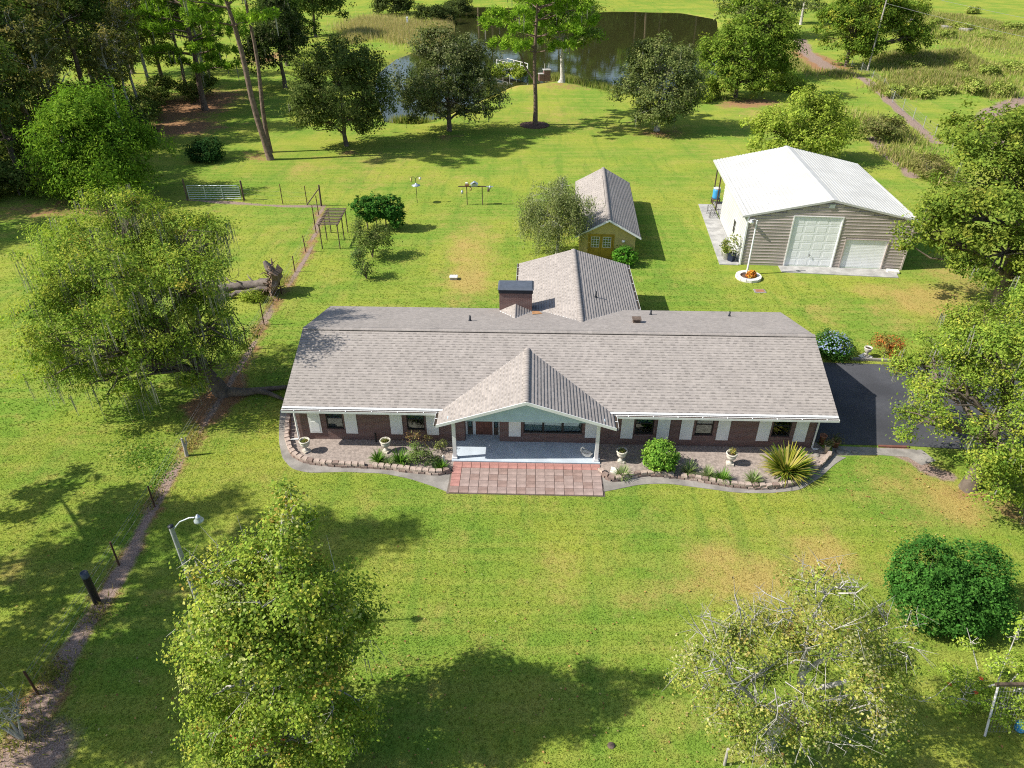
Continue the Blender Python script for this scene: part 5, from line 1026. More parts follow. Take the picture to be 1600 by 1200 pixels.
# pines: straight boles, tiers of limbs, needle tufts at the ends
G_PINE = [(.20, .32, .028, 3), (.15, .26, .026, 2.4), (.26, .36, .04, 1.5), (.09, .16, .02, 1.0)]
def pine(name, label, loc, H, bole, tiers, group=None, seed=1, needle=.5, nd=46, lean=(0, 0), palette=G_PINE, moss=0, fork=None, tuft=.55, bark='bark_pine'):
    """tiers: list of (height, reach, number of limbs, droop)"""
    r = np.random.default_rng(seed); root = thing(name, label, 'pine tree', loc, 0, group); mb = MB()
    def bolept(z): t = z / H; return np.array((lean[0] * t + .12 * math.sin(z * .5 + seed), lean[1] * t + .12 * math.cos(z * .43 + seed), z))
    zs = np.linspace(0, H, 12); mb.tube([bolept(0) - (0, 0, .2)] + [bolept(z) for z in zs], [bole * 1.5] + [bole * 1.2] + [bole * (1 - .82 * (z / H) ** 1.2) for z in zs[1:]], 9, caps=False)
    T, Td = [], []
    def limb(s, d, L, droop, rad):
        pts = [s]; n = 5
        for i in range(1, n + 1):
            t = i / n; pts.append(s + d * L * t + np.array((0, 0, L * (.18 * t - droop * t * t))) + r.normal(size=3) * .06 * L * .3)
        mb.tube(pts, [rad * (1 - .8 * i / n) for i in range(n + 1)], 4, caps=False)
        for i in range(2, n + 1):
            k = 2 if i < n else 3
            for _ in range(k):
                sd_ = rand_unit(r, 1)[0]; sd_[2] = abs(sd_[2]) * .5; e = pts[i] + (d * .5 + sd_ * .8) * L * .2 * r.uniform(.6, 1.3)
                mb.tube([pts[i], e], [rad * .25, .01], 3, caps=False); T.append(e); Td.append((d + sd_ + np.array((0, 0, .4))))
    for z, reach, cnt, droop in tiers:
        a0 = r.random() * 6.28
        for k in range(cnt):
            a = a0 + 6.283 * k / cnt + r.normal() * .3; d = np.array((math.cos(a), math.sin(a), .12)); limb(bolept(z + r.normal() * .25), d, reach * r.uniform(.7, 1.1), droop, max(.03, bole * .3))
    if fork:
        for pts in fork: mb.tube(pts, [.12, .1, .07, .04][:len(pts)], 6, caps=False)
    mb.build('trunk', M[bark], root)
    T = np.array(T); Td = np.array(Td); Td /= np.linalg.norm(Td, axis=1)[:, None]; K = len(T); nd = int(nd * 1.5); n = K * nd; cl = np.repeat(np.arange(K), nd)
    D = rand_unit(r, n) * .75 + Td[cl] * .75; D /= np.linalg.norm(D, axis=1)[:, None]; P = T[cl] + D * needle * .5 + r.normal(size=(n, 3)) * tuft * .36
    leaf_mesh('crown', M['needle'], P, rand_unit(r, n) + (0, 0, .6), needle * (.7 + .6 * r.random(n)), pick_cols(r, n, palette, cl, K, .18), root, r, 5.0, D, .1)
    if moss:
        k = r.choice(K, moss); b = T[k]; ln = r.uniform(.8, 2.4, moss); a = r.random(moss) * 6.28; w_ = .10; dx = np.stack([np.cos(a) * w_, np.sin(a) * w_, 0 * a], 1); bot = b - np.stack([0 * a, 0 * a, ln], 1)
        mesh_np('spanish_moss', np.stack([b - dx, b + dx, bot + dx * .3, bot - dx * .3], 1).reshape(-1, 3), np.arange(4 * moss).reshape(-1, 4), M['moss'], root, cols=np.array((.34, .32, .28)) * r.uniform(.7, 1.2, (moss, 1)))['kind'] = 'stuff'
    return root
pine('pine_tree', 'tall pine in a round mulch ring at the middle of the rear lawn', (2.93, 96.2, 0), 19.5, .30, [(8.6, 6.0, 4, .10), (10.2, 7.0, 5, .10), (11.8, 6.5, 5, .06), (13.4, 6.0, 5, .04), (15, 5.2, 5, 0), (16.6, 4, 5, -.05), (18.2, 2.6, 5, -.1)], seed=51, moss=60, needle=.55, nd=60,
     fork=[[(0, 0, 5.2), (-1.3, .2, 7.0), (-2.2, .3, 9.0), (-2.9, .3, 11.0)]])
tag(MB().lathe([(0, .06), (1.7, .05), (1.95, .0), (1.95, -.05)], 24, (2.93, 96.0, 0)).build('mulch_ring', M['mulch']), kind='structure')
pine('pine_tree', 'leaning tall pine with a bare trunk at the left of the rear lawn', (-27.1, 80.1, 0), 24, .36, [(13.4, 5.0, 3, .1), (15.5, 5.5, 4, .06), (17.5, 5.0, 5, .0), (19.5, 4.5, 5, 0), (21.5, 3.5, 5, -.1), (23, 2.2, 5, -.1)], seed=52, lean=(-2.2, .4), moss=30, nd=46)
pine('pine_tree', 'slender second pine standing close behind the leaning pine', (-27.9, 83.2, 0), 25, .26, [(15.5, 4.0, 3, .1), (17.5, 4.5, 4, .06), (19.5, 4.2, 5, .0), (21.5, 3.5, 5, 0), (23.5, 2.5, 5, -.1)], seed=53, lean=(.6, .4), nd=46)
pine('pine_tree', 'bushy bright pine with drooping mossy limbs before the left wood', (-43.2, 105, 0), 19, .42, [(5.2, 4.6, 4, .18), (7.2, 6.2, 5, .16), (9.2, 6.8, 5, .12), (11.2, 6.6, 5, .1), (13.2, 6.0, 5, .06), (15.2, 5.0, 5, 0), (17.2, 3.4, 5, -.1)], seed=54, moss=110, nd=58, needle=.6)
tree('cypress_tree', 'pale-trunked cypress at the near bank of the pond', 'tree', (8.1, 124.4), [(0, 0, 9.5, 4.6, 4.2, 3.2), (-3.4, -.4, 10.5, 3.2, 3, 2.6), (3.6, -.4, 7.2, 2.4, 2.4, 1.8), (.2, .3, 13.5, 3.6, 3.4, 2.6), (-1, -1.4, 6.6, 3.6, 2.4, 1.5), (-5, 0, 12.5, 3, 3, 2.5)], [(0, 0, 0, .55), (0, 0, 1.2, .34), (0, 0, 6, .26), (.2, 0, 12, .10)], 24000, .32, [(.17, .26, .03, 3), (.12, .20, .026, 2.5), (.25, .27, .055, 1), (.33, .31, .16, .5)], 'bark_grey', seed=55, per=24, cr=.6, moss=180, moss_len=(.8, 2.4), dead=30)

# the wood in the far left corner: a few kinds, copied tree by tree
def wood_kind(kind, seed):
    if kind == 0: return dict(lobes=[(0, 0, 14, 3.0, 3.0, 4.0), (-1.8, .4, 11, 2.2, 2.2, 2.6), (1.9, -.2, 12, 2.2, 2.2, 2.6), (.3, .2, 18, 2.2, 2.2, 2.4)], trunk=[(0, 0, 0, .32), (.1, 0, 5, .27), (-.1, .2, 11, .18), (.2, 0, 17, .06)], nleaf=9500, leaf=.30, palette=G_DARK, bark='bark_pine')
    if kind == 1: return dict(lobes=[(0, 0, 9, 3.6, 3.4, 3.6), (-2.4, .4, 7, 2.6, 2.4, 2.6), (2.5, -.2, 7, 2.6, 2.4, 2.6), (.3, .2, 12.5, 2.6, 2.6, 2.2), (0, -1, 4, 3.2, 2.2, 2)], trunk=[(0, 0, 0, .28), (.1, 0, 4, .24), (-.1, .2, 9, .14), (.2, 0, 12, .05)], nleaf=10500, leaf=.30, palette=[(.085, .13, .028, 3), (.14, .18, .038, 2), (.24, .25, .06, .8)])
    if kind == 2: return dict(lobes=[(0, 0, 10, 2.4, 2.4, 3.4), (-1.4, .4, 13, 1.8, 1.8, 2.0), (1.5, -.2, 8, 1.8, 1.8, 2.0)], trunk=[(0, 0, 0, .22), (.3, 0, 5, .18), (-.1, .2, 10, .12), (.2, 0, 14, .04)], nleaf=5200, leaf=.28, palette=[(.16, .16, .045, 3), (.24, .20, .06, 2), (.08, .11, .03, 2)], bark='bark_grey', dead=30, twigs=2)
    return dict(lobes=[(0, 0, 1.7, 2.6, 2.2, 1.7), (-1.6, .3, 1.3, 1.6, 1.5, 1.3), (1.7, 0, 1.4, 1.7, 1.6, 1.4)], trunk=[(0, 0, 0, .08), (0, 0, 1.5, .04)], nleaf=5000, leaf=.26, palette=[(.07, .11, .026, 3), (.12, .155, .036, 2), (.22, .215, .065, .8)])
WOOD_N = ['dark_broadleaf_tree', 'woodland_oak', 'thin_grey_tree', 'understorey_shrub']
WOOD_L = ['tall slender dark tree of the wood at the far left', 'dense leafy tree of the wood at the far left', 'thin half-bare grey tree of the wood at the far left', 'shady undergrowth shrub among the trunks of the left wood']
WOOD_G = ['tall dark trees of the left wood', 'leafy trees of the left wood', 'thin grey trees of the left wood', 'undergrowth shrubs of the left wood']
wr = random.Random(77)
spots = {0: [(-62, 63), (-55.5, 70), (-63, 76), (-52, 79), (-58, 86), (-66, 90), (-52.5, 93), (-60, 99), (-70, 84), (-57, 108), (-68, 108), (-64, 120), (-76, 100), (-50, 116)],
         1: [(-58, 66), (-50.5, 72.5), (-67, 70), (-57, 79), (-63, 84), (-70, 95), (-55, 101), (-62, 112), (-72, 115), (-56, 122), (-75, 75), (-52, 131), (-66, 133)],
         2: [(-47.8, 77), (-51.5, 86), (-48.5, 95), (-56, 92), (-51, 102), (-60.5, 92), (-46, 87), (-54, 113), (-49, 121)],
         3: [(-48, 68), (-52, 66.5), (-46, 73), (-50.5, 76.5), (-55, 75), (-48, 81), (-53, 83), (-58, 72.5), (-47.5, 91), (-53, 90), (-58, 82), (-49.5, 99), (-54, 97), (-59, 95), (-51, 108), (-56, 104), (-62, 70), (-46.5, 112), (-44.5, 69), (-60, 104), (-57, 78), (-64, 88), (-61, 80), (-66, 80), (-54, 70), (-50, 84), (-62, 96), (-55, 87), (-68, 98), (-58, 100)]}
for kind, pts in spots.items():
    proto = None
    for i, (x, y) in enumerate(pts):
        if proto is None: proto = tree(WOOD_N[kind], WOOD_L[kind], 'shrub' if kind == 3 else 'tree', (x, y), seed=60 + kind, group=WOOD_G[kind], per=26, cr=.55, **wood_kind(kind, 0))
        else: dup(proto, (x, y, 0), wr.uniform(0, 6.28), wr.uniform(.82, 1.18))

# trees round the pond and beyond it, some outside the picture whose reflection and shade it shows
tree('dark_oak', 'dark oak at the top left edge of the far lawn strip', 'tree', (-44.5, 178), [(0, 0, 7, 5.4, 5, 4.4), (-4, 0, 6, 3.4, 3.2, 3.4), (4, 0, 6.5, 3.6, 3.2, 3.4), (0, 0, 11, 3.6, 3.4, 2.4)], [(0, 0, 0, .4), (0, 0, 3, .32), (.2, 0, 8, .12)], 15000, .42, G_DARK, seed=71, per=24, cr=.7)
tree('dark_oak', 'shadowy mossy tree right of the pines at the top left', 'tree', (-36, 120), [(0, 0, 7, 4.2, 4, 4.4), (-2.6, 0, 5, 3, 2.8, 3.2), (2.4, 0, 5.5, 2.8, 2.8, 3.0), (0, 0, 11, 3.2, 3.0, 2.4)], [(0, 0, 0, .35), (0, 0, 3, .28), (.2, 0, 8, .12)], 15000, .34, [(.035, .055, .016, 3), (.055, .08, .02, 2), (.12, .12, .06, .6)], seed=72, per=24, cr=.6, moss=120, moss_len=(.8, 2.6))
tree('dark_oak', 'leafy tree between the pines and the far lawn strip', 'tree', (-41, 140), [(0, 0, 7, 4.6, 4, 4.0), (3, 0, 5.4, 3, 3, 3), (0, 0, 11, 3.4, 3.2, 2.4)], [(0, 0, 0, .35), (0, 0, 3, .28), (.2, 0, 8, .12)], 12000, .36, [(.06, .10, .018, 3), (.04, .065, .015, 2)], seed=73, per=24, cr=.6)
bb = tree('bank_shrub', 'rounded shrub on the far pond bank beside the white post', 'shrub', (-20.5, 205), [(0, 0, 1.9, 4.4, 3.2, 2.0), (3.6, .3, 1.5, 2.8, 2.4, 1.6), (-2.6, 0, 2.2, 2.4, 2.2, 1.8)], [(0, 0, 0, .1), (0, 0, 1.4, .05)], 6000, .40, [(.05, .07, .022, 3), (.08, .10, .03, 2)], seed=74, per=22, cr=.6)
dup(bb, (-33, 222, 0), 1.0, 1.3, 'larger dark shrub behind the pond-bank straw grass')
dup(bb, (-14.5, 222, 0), 2.0, 1.0, 'pale bank shrub at the far left corner of the pond')
b2 = tree('bank_bush', 'yellow green bush at the foot of the wooden dock', 'shrub', (-.6, 128.6), [(0, 0, 1.0, 2.6, 1.8, 1.1), (1.8, -.6, .9, 1.6, 1.4, .9), (-1.6, -.4, .8, 1.4, 1.3, .8)], [(0, 0, 0, .06), (0, 0, .8, .03)], 4800, .26, G_LIGHT, seed=75, per=22, cr=.42)
dup(b2, (28.6, 111.5, 0), 1.2, (1.0, 1.0, 1.2), 'low bright bush at the right end of the rear lawn by the water')
dup(b2, (43.0, 118, 0), 2.2, (1.2, 1.2, 1.0), 'straw coloured bush beside the sandy track')
dup(b2, (-10.8, 114, 0), 2.9, (1.0, .8, .9), 'light bush peeping between the two dark oaks')
# forest wall beyond the pond
fp = pine('tall_pine', 'tall pine of the far shore whose trunk mirrors in the pond', (8, 284, 0), 27, .34, [(15, 4.5, 5, .1), (18, 5, 6, .05), (21, 4.6, 6, 0), (24, 3.4, 6, -.05), (26, 2, 5, -.1)], 'far shore pines', 81, .8, 34)
ft = tree('shore_tree', 'leafy tree of the far shore beyond the pond', 'tree', (16, 292), [(0, 0, 8, 5.5, 4.5, 5.5), (-4, 0, 6, 3.5, 3.5, 4.5), (4, 0, 7, 3.6, 3.5, 4.5), (0, -1, 2.6, 5, 3, 2.6), (0, 0, 14, 4, 3.6, 3.2)], [(0, 0, 0, .4), (0, 0, 6, .3), (.2, 0, 14, .1)], 12000, .75, [(.14, .19, .04, 3), (.20, .23, .06, 2), (.08, .11, .03, 2)], 'bark_grey', 'far shore trees', 82, per=30, cr=.9)
fr = random.Random(5)
for i in range(18): dup(fp, (-34 + i * 7.5 + fr.uniform(-3, 3), 280 + fr.uniform(-6, 10), 0), fr.uniform(0, 6), fr.uniform(1.0, 1.3))
for i in range(30): dup(ft, (-44 + i * 5 + fr.uniform(-3, 3), 290 + fr.uniform(-6, 14), 0), fr.uniform(0, 6), fr.uniform(.95, 1.4))
# tall trees left of the picture that shade its lower left corner
sh_l = dict(palette=G_YEL, per=24, cr=.42, clump=.34)
ra_ = tree('roadside_tree', 'tall tree left of the picture casting dappled shade on the lawn', 'tree', (-28.4, 17.4), [(2.0, 2.0, 14.5, 3.0, 2.4, 2.4), (3.6, 1.6, 12.6, 2.2, 2.0, 1.8), (0, .6, 12.5, 2.4, 2.2, 2.0), (3.2, 2.6, 16.2, 2.4, 2, 1.5)], [(0, 0, 0, .34), (0, .1, 5, .28), (.6, .6, 10, .18), (1.6, 1.4, 15, .05)], 12000, .24, seed=91, group='trees outside the left edge', **sh_l)
rt_ = tree('roadside_tree', 'tall tree left of the picture casting dappled shade on the lawn', 'tree', (-26.0, 15.6), [(0, -.3, 9.5, 2.6, 2.2, 2.2), (1.8, -1.6, 8.5, 1.9, 1.8, 1.6), (-1.5, .5, 7.6, 2.2, 2.0, 1.8), (.5, -2.5, 11.6, 2.2, 2.2, 1.6), (1.0, -3.2, 9.6, 2.0, 1.8, 1.4)], [(0, 0, 0, .28), (0, .1, 5, .22), (.2, -.2, 9, .12)], 11000, .24, seed=92, group='trees outside the left edge', **sh_l)
dup(rt_, (-24.6, 14.4, 0), 0.3, .9); dup(ra_, (-31.5, 18.6, 0), 0.5, .85)
pine('roadside_pine', 'crooked pine left of the picture that throws the pine shadow on the pasture', (-26.8, 18.9, 0), 8.4, .2, [(8.2, .6, 2, 0)], None, 93, .4, 24,
     fork=[[(.1, .1, 8.2), (.1, 1.4, 8.0), (-.8, 3.2, 7.4), (-1.6, 5.0, 6.6)]])
cp_ = tree('roadside_limb', 'leafy crooked limb of the pine left of the picture', 'branch', (-26.8, 18.9), [(-1.9, 5.4, 6.4, 1.0, .9, .7), (.6, 3.6, 7.6, 1.3, .9, .6), (-2.8, 3.7, 6.4, 1.1, .8, .6), (.5, 5.0, 7.4, 1.0, .8, .6), (-1.4, 6.4, 6.4, 1.1, .7, .5), (-.2, 2.2, 8.0, 1.0, .6, .5)], [(.1, .1, 8.2, .1), (-.4, 2.4, 7.7, .07), (-1.6, 5.0, 6.6, .03)], 3800, .2, G_YEL, seed=94, per=24, cr=.32)
tree('roadside_tree', 'tall tree at the left of the pasture shading its far corner', 'tree', (-60, 56.5), [(0, 0, 11, 5, 5, 5), (3, 0, 7, 3.5, 3.5, 3.5), (-3, 1, 8, 4, 4, 4)], [(0, 0, 0, .34), (0, .1, 5, .28), (.2, .2, 12, .1)], 14000, .34, G_DARK, seed=95, per=26, cr=.6)

# straw grass, reeds, weeds: too many stems to count
def stalks(name, label, pts, n, h, wid, cols, seed, lean=.25, cat='reeds'):
    r = np.random.default_rng(seed); A = []
    for (u, v, ru, rv, wgt) in pts:
        k = int(n * wgt); cx, cy = gp(u, v); rx = abs(gp(u + ru, v)[0] - cx); ry = .5 * abs(gp(u, v - rv)[1] - gp(u, v + rv)[1]); d = r.normal(size=(k, 2)) * .55
        A.append(np.stack([cx + d[:, 0] * rx, cy + d[:, 1] * ry], 1))
    A = np.concatenate(A); A = A[poly_sd(POND, A[:, 0], A[:, 1]) > -1.2]; k = len(A); z = fields(A[:, 0], A[:, 1])[0]
    z = np.maximum(z, -.6)
    a = r.random(k) * 6.28; hh = h * (.45 + .75 * r.random(k)); w_ = wid * (.6 + .8 * r.random(k)); la = r.random(k) * 6.28
    b0 = np.stack([A[:, 0] - np.cos(a) * w_, A[:, 1] - np.sin(a) * w_, z - .03], 1); b1 = np.stack([A[:, 0] + np.cos(a) * w_, A[:, 1] + np.sin(a) * w_, z - .03], 1)
    tp = np.stack([A[:, 0] + np.cos(la) * hh * lean, A[:, 1] + np.sin(la) * hh * lean, z + hh], 1)
    c = np.array(cols)[r.integers(len(cols), size=k)] * r.uniform(.75, 1.2, (k, 1))
    return tag(mesh_np(name, np.stack([b0, b1, tp], 1).reshape(-1, 3), np.arange(3 * k).reshape(-1, 3), M['leaf'], cols=c), label, cat, kind='stuff')
stalks('straw_grass', 'tall straw coloured grass on the pond bank', [(580, 40, 40, 12, 1), (620, 45, 40, 10, 1), (650, 60, 40, 8, .7), (690, 40, 18, 16, .5), (560, 58, 18, 8, .4)], 9000, 1.5, .06, [(.52, .42, .20), (.44, .37, .16), (.34, .36, .11), (.58, .47, .25)], 1)
stalks('pond_reeds', 'green and tan reeds along the near edge of the pond', [(900, 122, 30, 5, 1), (940, 132, 22, 5, .7), (985, 142, 30, 5, .8), (870, 117, 16, 4, .5), (1075, 146, 30, 6, .7), (1105, 152, 18, 5, .5), (640, 188, 26, 3, .4), (1115, 70, 8, 30, .8)], 2600, 1.1, .05, [(.26, .31, .07), (.40, .36, .14), (.17, .23, .05), (.32, .34, .09)], 2)
stalks('weeds', 'rough weeds and tall grass over the dirt mounds at the right', [(1450, 135, 55, 9, 1.2), (1535, 145, 30, 8, .7), (1425, 97, 38, 8, .7), (1500, 102, 26, 9, .7), (1485, 38, 55, 10, 1.1), (1560, 50, 30, 10, .8), (1400, 146, 25, 7, .6), (1590, 110, 25, 8, .5), (1385, 96, 20, 5, .3), (1430, 20, 30, 8, .4), (1480, 118, 90, 22, 1.2), (1520, 60, 90, 30, 1.0), (1390, 205, 30, 25, .3), (1425, 255, 22, 22, .4), (1310, 118, 20, 5, .2), (1235, 100, 14, 14, .5)], 6500, .8, .07, [(.34, .36, .09), (.44, .38, .15), (.24, .30, .065), (.50, .41, .20), (.30, .35, .08)], 3)
stalks('pasture_weeds', 'patch of broad green weeds on the pasture near the fence', [(225, 715, 35, 22, 1), (255, 735, 20, 20, .5), (205, 690, 40, 30, .4), (240, 760, 10, 12, .2)], 900, .09, .05, [(.24, .38, .07), (.30, .42, .10)], 4, 1.2, 'weeds')
stalks('strip_weeds', 'dry weeds along the left dirt strip', [(300, 690, 14, 20, .5), (240, 780, 10, 20, .4), (150, 960, 25, 30, .5), (80, 1060, 30, 40, .8), (40, 1150, 50, 40, .9), (400, 520, 8, 20, .4), (420, 480, 8, 15, .3), (440, 440, 20, 10, .6), (405, 460, 25, 6, 1.0)], 500, .24, .022, [(.38, .32, .11), (.28, .31, .08), (.44, .34, .16)], 5, .6, 'weeds')

wb_ = tree('scrub_bush', 'low yellow green scrub bush on the front slope of the long mound', 'shrub', gp(1475, 150), [(0, 0, .6, 1.6, 1.2, .7), (1.1, .2, .5, 1.0, .9, .6), (-.9, 0, .7, .9, .8, .6)], [(0, 0, 0, .04), (0, 0, .5, .02)], 2600, .24, [(.24, .30, .06, 3), (.34, .33, .10, 2), (.15, .21, .04, 1)], seed=120, per=20, cr=.34, group='scrub bushes on the mounds')
wr2 = random.Random(8)
for (u, v), lab in zip(((1515, 148), (1440, 152), (1395, 150), (1500, 110), (1545, 118), (1560, 152), (1462, 42), (1500, 48), (1545, 62), (1580, 55), (1440, 12), (1585, 112), (1520, 22), (1425, 108), (1475, 60)),
    ('scrub bush at the right end of the long mound', 'scrub bush left of centre on the long mound', 'scrub bush between the wire mesh fence and the long mound', 'scrub bush on top of the dark shaded mound', 'scrub bush to the right of the dark shaded mound', 'scrub bush between the long mound and the gravel road', 'scrub bush at the left of the far debris heap', 'scrub bush in the middle of the far debris heap', 'scrub bush on the right side of the far debris heap', 'scrub bush at the right picture edge beside the debris heap', 'scrub bush behind the leafy tree at the top edge', 'scrub bush at the right picture edge below the debris heap', 'scrub bush on the far side of the debris heap', 'scrub bush in the shade of the leafy tree by the utility pole', 'scrub bush in front of the far debris heap')):
    x, y = gp(u, v); dup(wb_, (x, y, ground_z(x, y)), wr2.uniform(0, 6), (wr2.uniform(.8, 1.7), wr2.uniform(.8, 1.5), wr2.uniform(.7, 1.3)), lab)
bl = random.Random(12)
for k, (u, v, lab) in enumerate(((1478, 46, 'pale broken slab lying in the far debris heap'), (1508, 50, 'pale rubble block at the right of the far debris heap'), (1424, 36, 'rubble block beside the tree at the far debris heap'))):
    x, y = gp(u, v); tag(MB().bev(-1.3, 1.2, -.8, .9, -.2, .55, .12).build('rubble_block', M['concrete_old'], None, (x, y, ground_z(x, y)), bl.uniform(0, 3)), lab, 'rubble')
# fallen leaves on the grass under the near trees
def fallen(n, spots, seed):
    r = np.random.default_rng(seed); A = []
    for x, y, sx, sy, w_ in spots: A.append(np.stack([x + r.normal(size=int(n * w_)) * sx, y + r.normal(size=int(n * w_)) * sy], 1))
    A = np.concatenate(A); A = A[~in_any(A[:, 0], A[:, 1])]; k = len(A); P = np.concatenate([A, np.full((k, 1), .05)], 1)
    leaf = leaf_mesh('fallen_leaves', M['leaf'], P, rand_unit(r, k) * .35 + (0, 0, 1), .085 * (.6 + .8 * r.random(k)), pick_cols(r, k, [(.36, .22, .08, 3), (.26, .14, .06, 2), (.42, .34, .14, 2), (.4, .36, .2, .5)]), None, r, 1.5)
    return tag(leaf, 'scattered fallen leaves on the front lawn under the trees', 'fallen leaves', kind='stuff')
fallen(420, [(-7, 15, 4, 3, 1.2), (8.5, 14, 4, 3, 1.2), (20, 24, 4, 3, 1.3), (-16, 32, 3, 3, .9), (-20, 25, 6, 8, .5)], 5)
# ------------------------------------------------------------------ plants in the gravel beds
def grass_clump(name, label, loc, n, h, wid, cols, seed, spread=.5, group=None, arch=.75, leaf_name='blade_tuft'):
    """strap leaves arching out of one point, each in four bent pieces"""
    r = np.random.default_rng(seed); root = thing(name, label, 'plant', (*loc, .03), 0, group); V, F, c = [], [], []
    pal = np.array(cols)
    for i in range(n):
        a = r.random() * 6.283; el = r.uniform(.15, 1.0); L = h * r.uniform(.7, 1.15); d = np.array((math.cos(a), math.sin(a))); side = np.array((-d[1], d[0], 0)); w_ = wid * r.uniform(.7, 1.2); k = len(V); base = d * r.random() * .1 * h
        for t in (0, .3, .6, .85, 1.0):
            out = spread * L * (t * (1.15 - el * .6) + .0); zz = L * (t * (.45 + .55 * el) - arch * (1 - el * .6) * t * t * .55); p = np.array((base[0] + d[0] * out, base[1] + d[1] * out, max(.02, zz))); ww = w_ * (1.0 if t < .3 else 1 - .85 * (t - .3) / .7); V += [p - side * ww, p + side * ww]
        cc = pal[r.integers(len(pal))] * r.uniform(.8, 1.2)
        for q in range(4): F.append((k + 2 * q, k + 2 * q + 1, k + 2 * q + 3, k + 2 * q + 2)); c.append(cc)
    mesh_np(leaf_name, np.array(V), np.array(F), M['leaf'], root, cols=np.array(c)); 
    MB().lathe([(0, .12), (.05 * h, .1), (.08 * h, 0), (.08 * h, -.03)], 8).build('root_crown', M['soil'], root)
    return root
grass_clump('spiky_plant', 'large spiky yellow-edged plant at the right end of the gravel bed', (13.35, 26.55), 520, 1.4, .055, [(.36, .36, .05), (.46, .42, .08), (.18, .27, .03), (.10, .19, .03), (.54, .45, .14)], 1, .92, arch=.62, leaf_name='spiky_leaves')
LIR = [(.15, .29, .045), (.20, .34, .06), (.10, .22, .035)]; LIRV = [(.33, .40, .17), (.21, .32, .09), (.44, .46, .27)]
for lab, p, pal, hh, sd in (('spiky green clump at the left end of the left bed planting', (592, 722), LIR, .55, 1), ('bright green grassy clump beside the second urn', (626, 724), LIR, .62, 2), ('small green clump at the front corner beside the red pavers', (690, 733), LIR, .42, 3), ('green clump tucked under the large spiky plant', (1252, 748), LIR, .5, 4),
                            ('variegated clump at the left end of the right bed', (972, 746), LIRV, .55, 5), ('variegated clump in front of the round shrub', (1075, 740), LIRV, .55, 6), ('pale clump second from the round shrub along the stone edging', (1104, 746), LIRV, .5, 7), ('greener clump third along the right stone edging', (1128, 752), LIR, .55, 8), ('small variegated clump between the pale urn and the spiky plant', (1176, 754), LIRV, .55, 9), ('low yellowish clump behind the second urn plants', (608, 728), LIRV, .4, 10)):
    grass_clump('border_grass', lab, gp(*p), 150, hh * 1.5, .022, pal, 100 + sd, .6, 'grassy clumps in the gravel beds')
tree('bed_shrub', 'feathery light green shrub in the left gravel bed', 'shrub', gp(655, 722), [(0, 0, .5, .5, .42, .5), (.3, -.1, .4, .35, .35, .35), (-.3, .05, .4, .3, .3, .35)], [(0, 0, 0, .02), (0, 0, .5, .012)], 2200, .07, [(.13, .20, .05, 3), (.18, .22, .07, 2)], seed=111, per=18, cr=.16)
tree('wispy_shrub', 'wispy reddish shrub against the wall under the second window', 'shrub', gp(655, 702), [(0, 0, .9, .55, .3, .4), (.25, 0, .6, .4, .3, .3), (-.3, 0, .7, .3, .25, .3)], [(0, 0, 0, .015), (0, 0, .8, .008)], 500, .07, [(.20, .12, .05, 2), (.16, .17, .06, 2), (.26, .16, .09, 1)], seed=112, per=8, cr=.16, twigs=3)
tree('low_shrub', 'dark low shrub at the porch end of the left bed', 'shrub', gp(676, 728), [(0, 0, .25, .32, .28, .25)], [(0, 0, 0, .02), (0, 0, .2, .012)], 700, .07, [(.05, .09, .03, 3), (.10, .10, .04, 1)], seed=113, per=14, cr=.12)
tree('sprig_shrub', 'thin sprig of a shrub beside the left porch post', 'shrub', gp(690, 706), [(0, 0, .4, .3, .25, .3)], [(0, 0, 0, .015), (0, 0, .3, .01)], 350, .07, [(.20, .22, .07, 3), (.14, .17, .05, 2)], seed=114, per=10, cr=.14, twigs=2)
# vine shrub with red flowers at the lower right corner
vs_ = tree('flowering_vine', 'sprawling light green vine with a few red flowers at the lower right', 'vine', (16.35, 14.3), [(-.9, .3, .9, .8, .6, .5), (.3, .5, 1.6, .8, .5, .6), (-.2, -.2, .6, .9, .7, .5), (.8, -.7, .8, .7, .7, .6), (-1.5, -.3, .6, .5, .4, .35), (.5, .9, 2.6, .25, .25, .7), (-.9, .9, 2.2, .25, .25, .6)], None, 5200, .085, [(.26, .36, .045, 3), (.34, .41, .07, 2), (.16, .24, .035, 1)], 'bark_grey', seed=115, per=14, cr=.17, twigs=2.0, trunks=[[(0, 0, 0, .03), (x * .6, y * .6, z * .6, .02), (x, y, z, .01)] for x, y, z in ((.5, 1, 3.0), (-1.1, 1.1, 2.7), (-1.8, -.3, 1.0), (1.3, .6, 2.4), (.9, -1, 1.2))])
fl_ = MB()
for x, y, z in ((-1.55, .2, .9), (-.7, .1, 1.35), (-.9, -.2, 1.0)):
    for k in range(5):
        a = k * 1.257; fl_.add([(x, y, z), (x + .06 * math.cos(a - .4), y + .06 * math.sin(a - .4), z + .05), (x + .085 * math.cos(a), y + .085 * math.sin(a), z + .03), (x + .06 * math.cos(a + .4), y + .06 * math.sin(a + .4), z + .05)], [(0, 1, 2, 3)])
M['petal'] = simple('red_petal', (.62, .05, .03), .6, .15, 8)
fl_.build('red_flowers', M['petal'], vs_)['kind'] = 'stuff'
